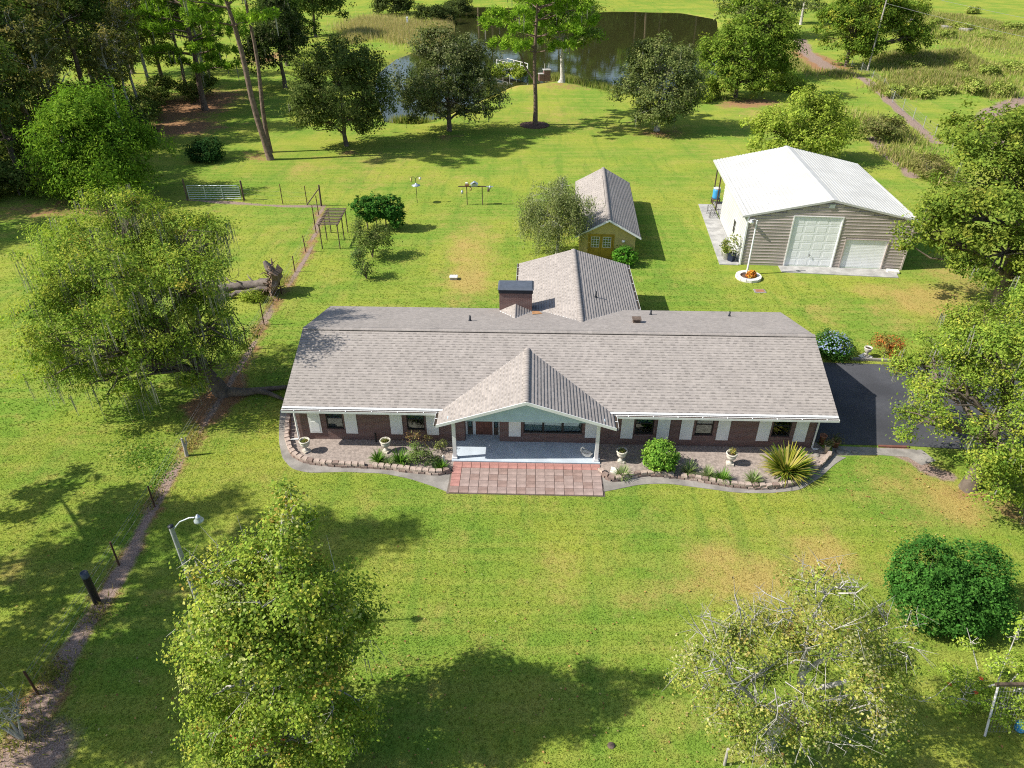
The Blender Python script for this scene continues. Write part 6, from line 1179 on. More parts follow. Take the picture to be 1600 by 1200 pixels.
bt = tree('bare_shrub', 'small leafless shrub on the dirt strip at the lower left corner', 'shrub', gp(36, 1156), [(-.3, .2, 1.5, .6, .5, .5), (.3, .1, 1.3, .4, .4, .4), (-.6, 0, 1.0, .5, .4, .4)], None, 260, .08, [(.26, .26, .10, 3), (.18, .2, .06, 2)], 'bark_grey', seed=116, per=3, cr=.2, twigs=5, dead=14, trunks=[[(0, 0, 0, .05), (x, y, z, .015)] for x, y, z in ((.3, .1, 1.5), (-.3, .2, 1.7), (-.7, 0, 1.2), (.1, -.3, 1.3))])
tree('seedling', 'small yellowish seedling on the left dirt strip', 'shrub', gp(85, 1064), [(0, 0, .45, .28, .25, .3)], [(0, 0, 0, .012), (0, 0, .4, .008)], 260, .10, [(.22, .20, .05, 3), (.15, .17, .04, 2)], seed=117, per=10, cr=.14)

# ------------------------------------------------------------------ garden objects
def urn(name, label, loc, h=.72, plant=None, seed=1, group='cast stone urns'):
    root = thing(name, label, 'urn', (*loc, .035), random.Random(seed).uniform(0, 6), group); s = h / .72
    MB().box(-.17 * s, .17 * s, -.17 * s, .17 * s, 0, .09 * s).build('plinth', M['urn'], root)
    MB().lathe([(0, .09), (.14, .09), (.13, .13), (.075, .19), (.07, .26), (.11, .31), (.19, .37), (.235, .46), (.245, .56), (.23, .60), (.275, .63), (.285, .69), (.27, .72), (.225, .71), (.205, .62), (0, .60)] if s == 1 else [(r * s, z * s) for r, z in [(0, .09), (.14, .09), (.075, .19), (.11, .31), (.235, .46), (.245, .56), (.275, .63), (.285, .69), (.27, .72), (.225, .71), (.205, .62), (0, .60)]], 20).build('bowl', M['urn'], root)
    MB().lathe([(0, .655 * s), (.20 * s, .64 * s), (.203 * s, .60 * s)], 14).build('soil', M['soil'], root)
    if plant is not None:
        r = np.random.default_rng(seed); n = 130; P = np.stack([r.normal(size=n) * .10, r.normal(size=n) * .10, .68 * s + r.random(n) * .12 * plant], 1)
        leaf_mesh('foliage', M['leaf'], P, rand_unit(r, n) + (0, 0, .7), .07 * np.ones(n), pick_cols(r, n, [(.14, .17, .04, 3), (.22, .17, .06, 1)]), root, r)
    return root
urn('urn', 'cast stone urn at the far left end of the left gravel bed', gp(479, 706), plant=.4, seed=1)
urn('urn', 'cast stone urn behind the grassy clumps of the left bed', gp(604, 706), plant=.5, seed=2)
u3 = urn('urn', 'cast stone urn at the right foot of the porch', gp(970, 722), plant=.8, seed=3)
u4 = urn('urn', 'pale urn in the middle of the right gravel bed with a spiky sprout', gp(1140, 726), plant=None, seed=4)
r_ = np.random.default_rng(9); n_ = 40; a_ = r_.random(n_) * 6.28; D_ = np.stack([np.cos(a_), np.sin(a_), .8 + r_.random(n_)], 1); D_ /= np.linalg.norm(D_, axis=1)[:, None]
leaf_mesh('foliage', M['leaf'], np.array((0, 0, .68)) + D_ * .16, rand_unit(r_, n_), .34 * np.ones(n_), pick_cols(r_, n_, [(.26, .26, .06, 3), (.34, .24, .08, 1)]), u4, r_, 7, D_)
u5 = urn('urn', 'empty white urn on a slab behind the driveway kerb', gp(1353, 557), .62, None, 5)
MB().bev(-.3, .35, -.32, .3, -.03, -.001, .01).build('slab', M['stone_white'], u5)
# swan planter on the porch
sw_ = thing('swan_planter', 'white swan-shaped planter on the porch floor by the right post', 'planter', (*gp(916, 712, .1), .10), R(150))
b_ = MB(); prof = [(0, .0), (.10, .0), (.16, .06), (.19, .16), (.17, .24), (.13, .22), (0, .16)]
vsn = []; b_.lathe(prof, 16); b_.v = [(x * 1.45, y, z) for x, y, z in b_.v]; b_.build('body', M['stone_white'], sw_)
MB().tube([(.20, 0, .16), (.30, 0, .24), (.30, 0, .36), (.24, 0, .45), (.17, 0, .44), (.13, 0, .39)], [.07, .05, .04, .038, .04, .02], 8).build('neck', M['stone_white'], sw_)
MB().tube([(-.2, 0, .18), (-.34, 0, .28)], [.08, .015], 8).build('tail', M['stone_white'], sw_)
# small white ornament near the left bed corner and a plaque by the right clump
ob = thing('garden_ornament', 'small white stone ornament at the porch corner of the left bed', 'ornament', (*gp(693, 722), .035)); MB().lathe([(0, 0), (.12, 0), (.10, .06), (.06, .12), (.08, .2), (.05, .28), (.065, .34), (.03, .40), (0, .41)], 12).build('figure', M['stone_white'], ob)
pq = thing('garden_plaque', 'small white plaque leaning behind the first clump of the right bed', 'plaque', (*gp(958, 740), .035), R(-25)); MB().add([(-.16, 0, 0), (.16, 0, 0), (.16, .12, .24), (-.16, .12, .24), (-.16, .04, 0), (.16, .04, 0), (.16, .16, .24), (-.16, .16, .24)], [(0, 1, 2, 3), (7, 6, 5, 4), (0, 3, 7, 4), (1, 5, 6, 2), (3, 2, 6, 7), (0, 4, 5, 1)]).build('board', M['stone_white'], pq)
# standpipe at the front wall
fc = thing('standpipe', 'dark standpipe with tap against the brick wall of the left bed', 'tap', (*hw(3.98, -.16), .03)); MB().tube([(0, 0, 0), (0, 0, .55)], .045, 8).build('pipe', M['dark'], fc); MB().tube([(0, 0, .50), (.0, -.12, .50), (0, -.14, .42)], .02, 6).build('spout', M['dark'], fc); MB().tube([(-.06, 0, .58), (.06, 0, .58)], .012, 5).build('handle', M['dark'], fc)
# pots and stone figure at the driveway corner
for nm, lab, p, h_, rr, mat, leaf_ in (('terracotta_pot', 'tall terracotta pot in the shade of the house corner', (1283, 694), .55, .17, 'terracotta', 0), ('plant_pot', 'terracotta pot with a droopy plant on the driveway corner', (1304, 698), .38, .22, 'terracotta', 1), ('stone_pot', 'pale stone pot beside the downspout foot', (1290, 708), .5, .14, 'urn', 1)):
    t_ = thing(nm, lab, 'flower pot', (*gp(*p), .035)); MB().lathe([(0, 0), (rr * .7, 0), (rr * .95, h_ * .85), (rr * 1.1, h_ * .86), (rr * 1.12, h_), (rr * .95, h_), (rr * .85, h_ * .85), (0, h_ * .82)], 14).build('pot', M[mat], t_)
    if leaf_:
        r = np.random.default_rng(int(h_ * 100)); n = 160; P = np.stack([r.normal(size=n) * rr * .8, r.normal(size=n) * rr * .8, h_ + r.normal(size=n) * .10 + .08], 1)
        leaf_mesh('foliage', M['leaf'], P, rand_unit(r, n) + (0, 0, .5), .12 * np.ones(n), pick_cols(r, n, [(.16, .14, .08, 3), (.12, .14, .05, 2)]), t_, r, 2.2)
for i, (u, v, s) in enumerate(((1283, 706, .2), (1276, 712, .16), (1312, 707, .22), (1322, 708, .18), (1335, 707, .15))):
    r = random.Random(i); b = MB(); b.lathe([(0, 0), (s * .9, .0), (s, s * .35), (s * .7, s * .65), (0, s * .7)], 7); b.v = [(x * r.uniform(.85, 1.2), y * r.uniform(.8, 1.1), z * r.uniform(.8, 1.1)) for x, y, z in b.v]
    o = b.build('rock', M['concrete_old'], None, (*gp(u, v), .0)); tag(o, 'pale rock among the stones at the driveway corner', 'rock', 'rocks at the driveway corner')
# ring planter with croton and lamp pole before the garage
rpx, rpy = gp(1169, 434)
rn = thing('ring_planter', 'round white stone ring planter with an orange croton before the garage', 'planter', (rpx, rpy, 0))
for k in range(14):
    a = 6.283 * k / 14; b = MB(); da = .205; ri, ro = .62, .95
    q = [(ri * math.cos(a - da), ri * math.sin(a - da)), (ro * math.cos(a - da), ro * math.sin(a - da)), (ro * math.cos(a + da), ro * math.sin(a + da)), (ri * math.cos(a + da), ri * math.sin(a + da))]
    b.add([(x, y, 0) for x, y in q] + [(x, y, .17) for x, y in q] + [(x * .99 + .01 * math.cos(a), y * .99, .20) for x, y in q], [(0, 1, 5, 4), (1, 2, 6, 5), (2, 3, 7, 6), (3, 0, 4, 7), (4, 5, 9, 8), (5, 6, 10, 9), (6, 7, 11, 10), (7, 4, 8, 11), (8, 9, 10, 11), (3, 2, 1, 0)]); b.build('stone', M['stone_white'], rn)
MB().lathe([(0, .10), (.61, .08), (.615, .0)], 20).build('soil', M['mulch'], rn)
r = np.random.default_rng(3); n = 900; d = rand_unit(r, n); d[:, 2] = np.abs(d[:, 2]); P = d * np.array((.42, .38, .5)) * r.uniform(.5, 1, (n, 1)) + (.18, -.05, .15)
leaf_mesh('croton_leaves', M['leaf'], P, d + (0, 0, .3) + rand_unit(r, n) * .5, .17 * np.ones(n), pick_cols(r, n, [(.50, .20, .03, 3), (.42, .12, .03, 2), (.55, .34, .06, 2), (.22, .10, .03, 1)]), rn, r, 2.4)
gpole = thing('lamp_pole', 'white lamp pole rising out of the ring planter before the garage', 'lamp pole', (rpx + .05, rpy + .62, .0)); MB().tube([(0, 0, 0), (0, 0, 4.25)], [.075, .06], 10).build('pole', M['white'], gpole); MB().tube([(0, 0, 4.2), (-.22, -.04, 4.36), (-.42, -.06, 4.30)], .025, 6).build('arm', M['white'], gpole)
MB().lathe([(0, .14), (.06, .14), (.08, .06), (.17, 0), (.17, -.03), (.10, -.10), (0, -.13)], 14, (-.45, -.06, 4.18)).build('lamp_head', M['white'], gpole)
dc = thing('drain_cover', 'small square brick-red drain cover in the lawn', 'drain cover', (*gp(1187, 455), .01)); MB().bev(-.42, .42, -.3, .3, -.05, .03, .02).build('frame', M['concrete_old'], dc); MB().bev(-.3, .3, -.2, .2, .0, .045, .01).build('cover', M['terracotta'], dc)
wb = thing('utility_box', 'small white utility box with a grey base on the rear lawn', 'utility box', (*gp(709, 436), 0)); MB().bev(-.27, .27, -.2, .2, 0, .18, .01).build('base', M['concrete'], wb); MB().bev(-.30, .30, -.23, .23, .182, .25, .02).build('lid', M['white'], wb)
cd = thing('concrete_block', 'pale concrete block at the right end of the garage apron', 'concrete block', (*g2w(11.35, -.55), .05), R(-12)); MB().bev(-.42, .42, -.22, .22, 0, .16, .02).build('block', M['stone_white'], cd)
# blue barrel on a stand, wire stand, pots beside the garage
ba = thing('water_barrel', 'blue plastic barrel with white lid on a low stand beside the garage', 'barrel', (*gp(1117, 318), 0)); st = MB()
for x, y in ((-.3, -.3), (.3, -.3), (-.3, .3), (.3, .3)): st.box(x - .04, x + .04, y - .04, y + .04, 0, .45)
st.box(-.38, .38, -.38, .38, .451, .5); st.build('stand', M['wood'], ba)
MB().lathe([(0, .50), (.30, .50), (.33, .58), (.345, .75), (.33, .9), (.345, 1.05), (.345, 1.25), (.32, 1.42), (0, 1.42)], 18).build('drum', M['blue'], ba); MB().lathe([(0, 1.43), (.33, 1.425), (.335, 1.50), (.28, 1.53), (0, 1.535)], 18).build('lid', M['white'], ba)
ws = thing('wire_shelf', 'dark wire plant stand beside the white garage wall', 'plant stand', (*g2w(-.55, 10.6), .05)); w_ = MB()
for x, y in ((-.35, -.6), (.35, -.6), (-.35, .6), (.35, .6)): w_.tube([(x, y, 0), (x, y, .85)], .02, 5)
for z in (.3, .82):
    for x in np.linspace(-.35, .35, 5): w_.tube([(x, -.6, z), (x, .6, z)], .012, 4)
    for y in (-.6, 0, .6): w_.tube([(-.35, y, z), (.35, y, z)], .012, 4)
w_.tube([(-.35, -.6, .0), (-.35, .6, .82)], .012, 4); w_.build('frame', M['dark'], ws)
for nm, lab, q, h_, rr, mat, pl in (('glazed_pot', 'square blue black planter at the garage corner', (-.55, .55), .62, .34, 'navy', 1.5), ('stone_pot', 'white pot beside the blue black planter', (-.95, .85), .55, .22, 'stone_white', .5), ('leafy_pot', 'pot of bright green leaves behind the white pot', (-1.0, 1.5), .45, .2, 'stone_white', .9)):
    t_ = thing(nm, lab, 'flower pot', (*g2w(*q), .05), R(-5)); seg = 4 if mat == 'navy' else 14
    MB().lathe([(0, 0), (rr * .8, 0), (rr * 1.0, h_ * .9), (rr * 1.12, h_ * .92), (rr * 1.12, h_), (rr * .95, h_), (rr * .9, h_ * .9), (0, h_ * .88)], seg, smooth=seg > 4).build('pot', M[mat], t_)
    r = np.random.default_rng(int(pl * 50)); n = 190; zz = h_ + r.random(n) * pl; P = np.stack([r.normal(size=n) * rr * .7, r.normal(size=n) * rr * .7, zz], 1)
    leaf_mesh('foliage', M['leaf'], P, rand_unit(r, n) + (0, 0, .8), .20 * np.ones(n), pick_cols(r, n, [(.20, .24, .05, 3), (.26, .26, .10, 2), (.12, .17, .03, 1)]), t_, r, 2)
    if mat == 'navy':
        MB().tube([(0, 0, h_ * .85), (.05, 0, h_ + .8), (-.1, 0, h_ + 1.5)], [.03, .025, .015], 5).build('stem', M['bark_grey'], t_)
# bird feeders on the rear lawn
fx = thing('bird_feeder', 'single pole bird feeder with a domed top on the rear lawn', 'bird feeder', (*gp(652, 317), 0)); MB().tube([(0, 0, 0), (0, 0, 2.3)], .025, 6).build('pole', M['dark'], fx); MB().lathe([(0, 1.95), (.2, 1.75), (.42, 1.68), (.40, 1.66), (0, 1.72)], 14).build('baffle', M['galv'], fx); MB().tube([(0, 0, 2.3), (.2, 0, 2.5), (.42, 0, 2.45)], .02, 5).build('hook', M['dark'], fx); MB().tube([(0, 0, 2.3), (-.2, 0, 2.5), (-.42, 0, 2.4)], .02, 5).build('hook', M['dark'], fx)
MB().lathe([(0, 2.0), (.09, 2.02), (.09, 2.3), (.0, 2.4)], 8, (-.42, 0, 0)).build('seed_tube', M['yellow'], fx); MB().lathe([(0, 2.2), (.10, 2.22), (.12, 2.4), (.0, 2.45)], 8, (.42, 0, 0)).build('seed_tube', M['stone_white'], fx)
ft_ = thing('feeder_rack', 'two-post bird feeder rack with a crossbar and hanging feeders', 'bird feeder', (*gp(742, 320), 0))
for x in (-.72, .72): MB().tube([(x, 0, 0), (x, 0, 1.72)], .04, 6).build('post', M['brown_metal'], ft_)
MB().box(-1.5, 1.1, -.06, .06, 1.72, 1.79).build('crossbar', M['brown_metal'], ft_); MB().box(1.1, 1.75, -.06, .06, 1.70, 1.76).build('crossbar_end', M['galv'], ft_)
MB().add([(-.3, -.18, 1.80), (.3, -.18, 1.80), (.3, .18, 1.80), (-.3, .18, 1.80), (-.2, -.18, 2.02), (.2, -.18, 2.02), (.2, .18, 2.02), (-.2, .18, 2.02), (0, -.26, 2.2), (0, .26, 2.2), (-.35, -.26, 1.98), (.35, -.26, 1.98), (.35, .26, 1.98), (-.35, .26, 1.98)], [(0, 1, 5, 4), (1, 2, 6, 5), (2, 3, 7, 6), (3, 0, 4, 7), (8, 10, 13, 9), (8, 9, 12, 11)]).build('feeder_house', M['galv'], ft_)
MB().box(-.85, -.5, -.12, .12, 1.8, 1.98).build('seed_tray', M['terracotta'], ft_); MB().box(-.82, -.62, -.10, .10, 1.985, 2.1).build('seed_block', M['stone_white'], ft_)
for x, z, m_ in ((-1.15, 1.05, 'galv'), (-.35, 1.35, 'yellow'), (1.3, 1.25, 'wood'), (1.45, 1.5, 'galv')):
    MB().lathe([(0, z), (.11, z + .03), (.12, z + .25), (.05, z + .32), (0, z + .34)], 8, (x, 0, 0)).build('hanging_feeder', M[m_], ft_); MB().tube([(x, 0, z + .33), (x, 0, 1.71)], .008, 4).build('hook', M['dark'], ft_)
# arbor with a slatted top
ar = thing('slatted_arbor', 'low brown slatted arbor beside the wire fence', 'arbor', (-14.75, 54.5, 0), R(1))
for i, y in enumerate((0, 1.9, 3.6)):
    for x in (-.72, .72): MB().tube([(x, y, 0), (x, y, 1.95)], .045, 6).build('post', M['brown_metal'], ar)
for x in (-.72, .72): MB().box(x - .05, x + .05, -.1, 3.7, 1.95, 2.07).build('beam', M['brown_metal'], ar)
for k in range(11): MB().box(-.85, .85, -.05 + k * .36, .12 + k * .36, 2.075, 2.11).build('slat', M['brown_metal'] if k % 4 else M['wood'], ar)
# fences, gate, posts
def wire_fence(name, label, posts, hts, rad, mat, wires, wire_r=.005, mesh=None):
    c = posts[0]; root = thing(name, label, 'fence', (c[0], c[1], ground_z(*c)))
    for (x, y), h_ in zip(posts, hts): MB().tube([(x - c[0], y - c[1], -.1), (x - c[0] + random.Random(x).uniform(-.05, .05), y - c[1], h_)], rad, 6, smooth=True).build('post', M[mat], root)
    for z in wires:
        for i in range(len(posts) - 1):
            a, b = posts[i], posts[i + 1]; h_ = min(z, hts[i] - .03, hts[i + 1] - .03); MB().tube([(a[0] - c[0], a[1] - c[1], h_), ((a[0] + b[0]) / 2 - c[0], (a[1] + b[1]) / 2 - c[1], h_ - .03), (b[0] - c[0], b[1] - c[1], h_)], wire_r, 3, caps=False).build('wire', M['sky_wire'], root)
    if mesh:
        m_ = MB()
        for i in range(len(posts) - 1):
            a, b = posts[i], posts[i + 1]; L = math.hypot(b[0] - a[0], b[1] - a[1]); k = int(L / mesh)
            for q in range(k):
                x, y = a[0] + (b[0] - a[0]) * q / k - c[0], a[1] + (b[1] - a[1]) * q / k - c[1]; m_.tube([(x, y, .05), (x, y, wires[-1])], wire_r * .8, 3, caps=False)
        m_.build('mesh_wire', M['sky_wire'], root)['kind'] = 'stuff'
    return root
fpx = [(60, 1085), (186, 883), (242, 792), (387, 546), (413, 508), (440, 459), (461, 425), (478, 394), (494, 364), (492, 350), (498, 336)]
wire_fence('wire_fence', 'low wire fence of rusty posts along the left dirt strip', [gp(*p) for p in fpx], [1.3, 1.35, 1.25, 1.6, 1.6, 1.3, 1.3, 1.4, 1.7, 1.7, 1.8], .04, 'rust', (.35, .7, 1.05, 1.22))
wire_fence('wire_fence', 'short run of wire fence between the gate and the corner brace', [gp(503, 322), gp(480, 320), gp(442, 319), gp(381, 315)], [1.9, 1.8, 1.9, 1.6], .04, 'rust', (.4, .8, 1.2))
br = thing('corner_brace', 'diagonal wooden brace of the corner fence post', 'fence brace', (*gp(502, 322), 0)); MB().tube([(0, .02, 0), (.05, .02, 2.0)], .08, 7).build('post', M['wood'], br); MB().tube([(-1.35, .02, .1), (-.05, .02, 1.6)], .05, 6).build('brace', M['wood'], br)
wp = thing('weathered_stump_post', 'forked weathered grey wood post on the left dirt strip', 'post', (*gp(292, 712), 0)); MB().tube([(0, 0, -.1), (.03, 0, .5), (-.02, .05, 1.05)], [.10, .08, .05], 7).build('stem', M['wood_grey'], wp); MB().tube([(.02, 0, .35), (.16, .05, .8), (.14, .1, 1.1)], [.06, .045, .02], 6).build('fork', M['wood_grey'], wp)
kp = thing('thick_post', 'thick dark wooden post with pale band on the left dirt strip', 'post', (*gp(152, 941), 0)); MB().tube([(0, 0, -.1), (.02, 0, 1.45)], .14, 10).build('shaft', M['dark'], kp); MB().lathe([(.141, 1.452), (.141, 1.70), (.12, 1.705), (.115, 1.66), (0, 1.66)], 10, (.02, 0, 0)).build('band', M['cap'], kp)
gt = thing('tube_gate', 'pale blue tubular steel gate across the pasture fence', 'gate', (*gp(296, 313), 0), R(0)); W_ = 5.0
MB().tube([(.05, 0, .15), (.05, 0, 1.35), (.1, 0, 1.42), (W_ - .25, 0, 1.42), (W_ - .06, 0, 1.36), (W_ - .02, 0, 1.22), (W_ - .02, 0, .15), (.05, 0, .15)], .035, 6).build('gate_frame', M['galv'], gt)
for z in (.36, .57, .78, .99, 1.2): MB().tube([(.05, 0, z), (W_ - .02, 0, z)], .025, 6).build('rail', M['galv'], gt)
for x in (1.65, 3.3): MB().box(x - .03, x + .03, -.03, .03, .12, 1.43).build('upright', M['galv'], gt)
for x, h_ in ((-.15, 2.0), (W_ + .25, 1.9)):
    o = MB().tube([(0, 0, -.1), (0, 0, h_)], .09, 8).build('gate_post', M['wood'], None, (gp(296, 313)[0] + x, gp(296, 313)[1], 0)); tag(o, 'wooden gate post on the %s of the pale blue gate' % ('left hand side' if x < 0 else 'right hand side'), 'post')
rf_ = [(1330, 104), (1345, 112), (1362, 126), (1379, 139), (1394, 160), (1410, 173), (1426, 187), (1442, 201), (1460, 214)]
wire_fence('wire_fence', 'wire mesh fence on thin grey posts along the right boundary', [gp(*p) for p in rf_], [1.5] * 9, .045, 'pole_grey', (.1, .5, .9, 1.35), .008, .35)
# lamp pole on the front lawn
lp = thing('lamp_pole', 'grey pole with a dusk-to-dawn lamp beside the foreground maple', 'lamp pole', (-11.3, 17.05, 0)); MB().tube([(0, 0, -.1), (0, 0, 5.75)], [.095, .075], 10).build('pole', M['pole_grey'], lp); MB().lathe([(0, 5.751), (.1, 5.75), (.1, 5.78), (0, 5.80)], 10).build('pole_cap', M['capdark'], lp)
MB().tube([(.06, 0, 5.62), (.35, .02, 5.95), (.7, .03, 6.12), (.86, .03, 6.13)], .028, 6).build('arm', M['galv'], lp)
MB().lathe([(0, 6.25), (.035, 6.25), (.04, 6.19), (.085, 6.18), (.085, 6.12), (.075, 6.10), (.155, 6.03), (.16, 5.97), (.14, 5.96), (0, 6.0)], 18, (.98, .03, 0)).build('lamp_head', M['galv'], lp)
MB().lathe([(0, 5.90), (.07, 5.91), (.11, 5.96), (.11, 5.99), (0, 5.99)], 14, (.98, .03, 0)).build('lens', M['white'], lp)
sp2 = thing('thin_post', 'thin grey post at the bottom edge beside the sparse tree', 'post', (*gp(1132, 1195), 0)); MB().tube([(0, 0, -.1), (-.03, 0, .9)], .05, 8).build('shaft', M['wood_grey'], sp2)
sk = thing('sprinkler_head', 'small brown sprinkler valve box in the front lawn', 'valve box', (*gp(955, 1165), .0)); MB().lathe([(0, .06), (.10, .055), (.13, .0)], 10).build('cap', M['wood'], sk)
# utility pole and wires
ux_, uy_ = 62.6, 134.8
up = thing('utility_pole', 'tall thin utility pole with sagging wires at the upper right', 'utility pole', (ux_, uy_, 0)); MB().tube([(0, 0, -.2), (.25, 0, 13.2)], [.16, .10], 8).build('pole', M['wood_grey'], up); MB().box(-.6, 1.0, -.06, .06, 12.4, 12.52).build('crossarm', M['wood_grey'], up)
for z0, x1, y1, z1 in ((12.9, 95, 52, 10.2), (10.6, 95, 50, 8.2)):
    a = np.array((ux_ + .2, uy_, z0)); b = np.array((x1, y1, z1)); pts = [a + (b - a) * t - np.array((0, 0, 1.6 * 4 * t * (1 - t))) - np.array((ux_, uy_, 0)) for t in np.linspace(0, 1, 14)]; MB().tube(pts, .015, 4, caps=False).build('wire', M['sky_wire'], up)
# dock, brick pit, white post
dk = thing('wooden_dock', 'whitewashed wooden dock with a railing at the near pond bank', 'dock', (*gp(816, 117), 0), R(124))
for k in range(20): MB().box(-.1 + k * .33, .19 + k * .33, -1.2, 1.2, .62, .68).build('plank', M['wood_white'], dk)
for x in (0, 2.1, 4.2, 6.3):
    for y in (-1.15, 1.15): MB().box(x - .07, x + .07, y - .07, y + .07, -1.2, 1.65).build('post', M['wood_white'], dk)
for y in (-1.15, 1.15):
    MB().box(0, 6.4, y - .04, y + .04, 1.651, 1.73).build('rail', M['wood_white'], dk); MB().box(0, 6.4, y - .025, y + .025, 1.1, 1.17).build('rail', M['wood_white'], dk)
MB().box(6.26, 6.34, -1.08, 1.08, 1.56, 1.65).build('rail', M['wood_white'], dk)
bp = thing('brick_barbecue', 'small brick barbecue with a chimney stub on the pond bank', 'barbecue', (*gp(850, 126), 0), R(10)); MB().box(-.9, -.1, -.5, .5, 0, 1.05).build('hearth', M['brick'], bp); MB().box(-.08, 1.0, -.4, .6, 0, 1.6).build('pillar', M['brick'], bp); MB().bev(-.16, 1.08, -.48, .68, 1.602, 1.74, .03).build('coping', M['concrete'], bp); MB().bev(-.96, -.1, -.56, .56, 1.052, 1.15, .03).build('coping', M['concrete'], bp)
for x in (.1, .8): MB().box(x - .05, x + .05, 0, .1, 1.75, 2.6).build('support', M['wood_white'], bp)
wpx = thing('white_post', 'lone white post on the straw grass bank of the pond', 'post', (*gp(637, 43), 0)); MB().box(-.22, .22, -.22, .22, -.1, 2.2).build('shaft', M['white'], wpx); MB().bev(-.28, .28, -.28, .28, 2.202, 2.35, .08).build('cap', M['white'], wpx)
# fallen tree with its root plate
fx_, fy_ = gp(428, 458)
fa = thing('fallen_tree', 'fallen dead trunk with an upturned root plate at the fence', 'fallen tree', (fx_, fy_, 0))
r = np.random.default_rng(6)
def log(pts, r0, r1, n, seed, name, mat, parent):
    q = np.random.default_rng(seed); P = np.array(pts, float); d = np.r_[0, np.cumsum(np.linalg.norm(np.diff(P, axis=0), axis=1))]; t = np.linspace(0, d[-1], n)
    C = np.stack([np.interp(t, d, P[:, k]) for k in range(3)], 1) + q.normal(size=(n, 3)) * .035; b = MB(); b.tube(C, [(r0 + (r1 - r0) * i / n) * q.uniform(.86, 1.12) for i in range(n)], 12)
    b.v = [tuple(np.array(v) + q.normal(size=3) * .03) for v in b.v]; return b.build(name, mat, parent)
log([(-.2, 0, .75), (-1.6, .1, .60), (-3.2, -.1, .48), (-4.8, -.6, .38), (-6.2, -1.0, .24)], .36, .2, 22, 1, 'trunk', M['dead_wood'], fa)
log([(-.3, -.3, .5), (-2.0, -.62, .3), (-4.2, -1.15, .16)], .24, .12, 16, 2, 'trunk', M['dead_wood'], fa)
for k in range(6):
    x = -1.2 - k * .8; MB().tube([(x, -.05, .8 - k * .05), (x - .4, .2 * (-1) ** k, 1.1 - k * .05), (x - .6, .45 * (-1) ** k, 1.25 - k * .08)], [.07, .05, .02], 5).build('broken_limb', M['dead_wood'], fa)
pl = MB(); n_ = 16; ring = []
for k in range(n_):
    a = 6.283 * k / n_; rr = 1.15 * r.uniform(.75, 1.15); ring.append((.15 + r.normal() * .08 + .25 * math.sin(a), math.cos(a) * rr * .95, 1.0 + math.sin(a) * rr))
ring = [(x, y, max(-.05, z)) for x, y, z in ring]; back = [(x + .35, y * .7, 1.0 + (z - 1.0) * .7) for x, y, z in ring]; k0 = len(ring)
pl.add(ring + back + [(-.05, 0, 1.0), (.62, 0, 1.0)], [(i, (i + 1) % k0, k0 + (i + 1) % k0, k0 + i) for i in range(k0)] + [((i + 1) % k0, i, 2 * k0) for i in range(k0)] + [(k0 + i, k0 + (i + 1) % k0, 2 * k0 + 1) for i in range(k0)]); pl.build('root_plate', M['roots'], fa)
rt = MB()
for k in range(95):
    a = r.random() * 6.283; rr = r.uniform(.2, 1.15); p = np.array((.1, math.cos(a) * rr, 1 + math.sin(a) * rr)); d = np.array((r.uniform(-.4, .5), math.cos(a) * .6, math.sin(a) * .6)) + r.normal(size=3) * .3; q = p + d * r.uniform(.3, .9); q[2] = max(.03, q[2]); rt.tube([p, (p + q) / 2 + r.normal(size=3) * .08, q], [.06, .04, .012], 4, caps=False)
rt.build('roots', M['roots'], fa)['kind'] = 'stuff'
MB().tube([(.25, .1, 1.3), (-.15, .25, 2.0), (-.35, .3, 2.35)], [.35, .28, .12], 8).build('root_spur', M['dead_wood'], fa)
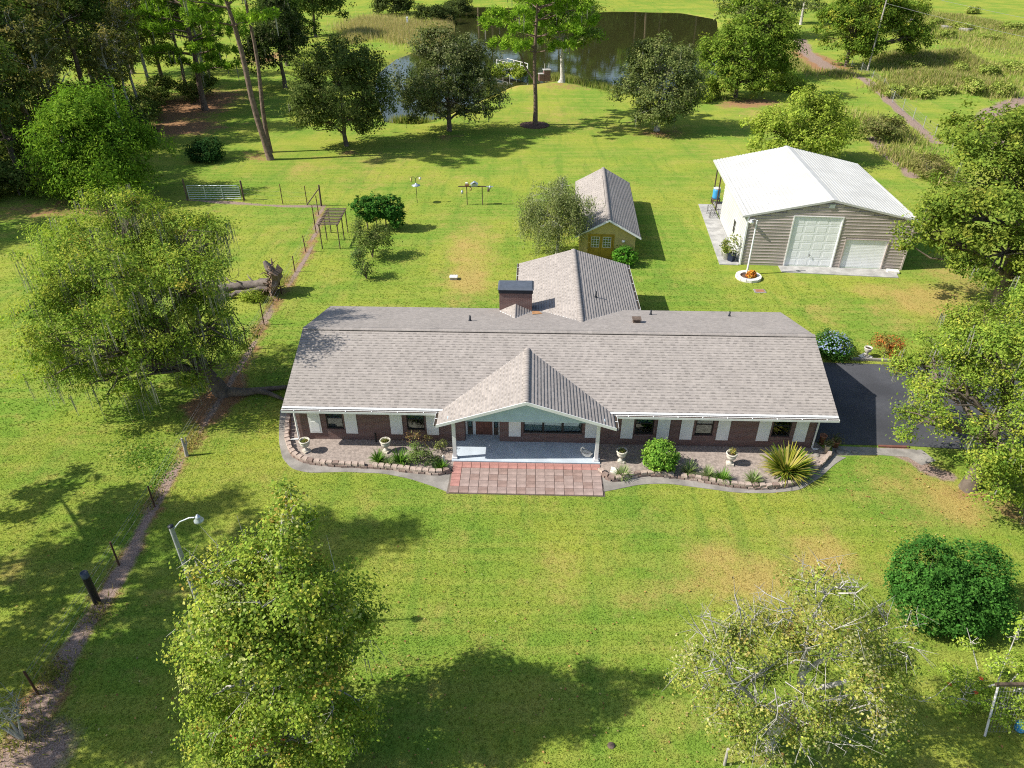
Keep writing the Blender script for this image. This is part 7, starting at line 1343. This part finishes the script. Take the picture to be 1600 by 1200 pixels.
tree('log_shrub', 'small bright green shrub growing in front of the fallen trunk', 'shrub', gp(398, 470), [(0, 0, .4, .7, .5, .45), (-.6, .1, .3, .5, .4, .35)], [(0, 0, 0, .02), (0, 0, .3, .01)], 1500, .11, G_LIGHT, seed=130, per=18, cr=.22, clump=0)
fb = thing('fallen_limb', 'dark forked limb lying on the grass beside the mossy oak', 'fallen limb', (*gp(360, 617), 0)); MB().tube([(0, 0, .2), (.9, -.1, .25), (1.9, .2, .22), (3.0, .55, .16), (3.8, .6, .1)], [.28, .24, .17, .12, .07], 8).build('limb', M['bark'], fb); MB().tube([(1.5, .1, .22), (2.3, -.15, .2), (3.0, -.5, .12), (3.5, -.75, .06)], [.17, .13, .09, .05], 7).build('fork', M['bark'], fb)
# trellis frame at the lower right corner
tr = thing('trellis_frame', 'leaning square vine trellis with pale legs at the lower right corner', 'trellis', (*gp(1566, 1076, 1.5), 0), R(0))
MB().box(-.12, 1.6, .1, .2, 1.45, 1.55).build('top_beam', M['brown_metal'], tr)
MB().tube([(-.02, .15, 1.44), (-.45, -.75, .02)], .04, 6).build('leg', M['wood_white'], tr); MB().tube([(1.5, .15, 1.44), (1.1, -.75, .02)], .04, 6).build('leg', M['wood_white'], tr); MB().tube([(-.02, .2, 1.44), (-.02, .9, .02)], .04, 6).build('leg', M['wood_white'], tr); MB().tube([(1.5, .2, 1.44), (1.5, .9, .02)], .04, 6).build('leg', M['wood_white'], tr)
nm_ = MB()
for k in range(15):
    t = k / 14; nm_.tube([(-.02 + 1.52 * t, .14, 1.44), (-.40 + 1.5 * t, -.68, .15)], .005, 3, caps=False)
for k in range(9):
    t = k / 8; nm_.tube([(-.02 - .38 * t, .14 - .82 * t, 1.44 - 1.29 * t), (1.5 - .4 * t, .14 - .82 * t, 1.44 - 1.29 * t)], .005, 3, caps=False)
nm_.build('netting', M['sky_wire'], tr)['kind'] = 'stuff'
bj = thing('blue_container', 'blue plastic container standing under the corner trellis', 'container', (*gp(1592, 1140, 0), 0)); MB().lathe([(0, 0), (.14, 0), (.16, .05), (.16, .34), (.06, .42), (.06, .48), (0, .48)], 12).build('body', M['blue'], bj)
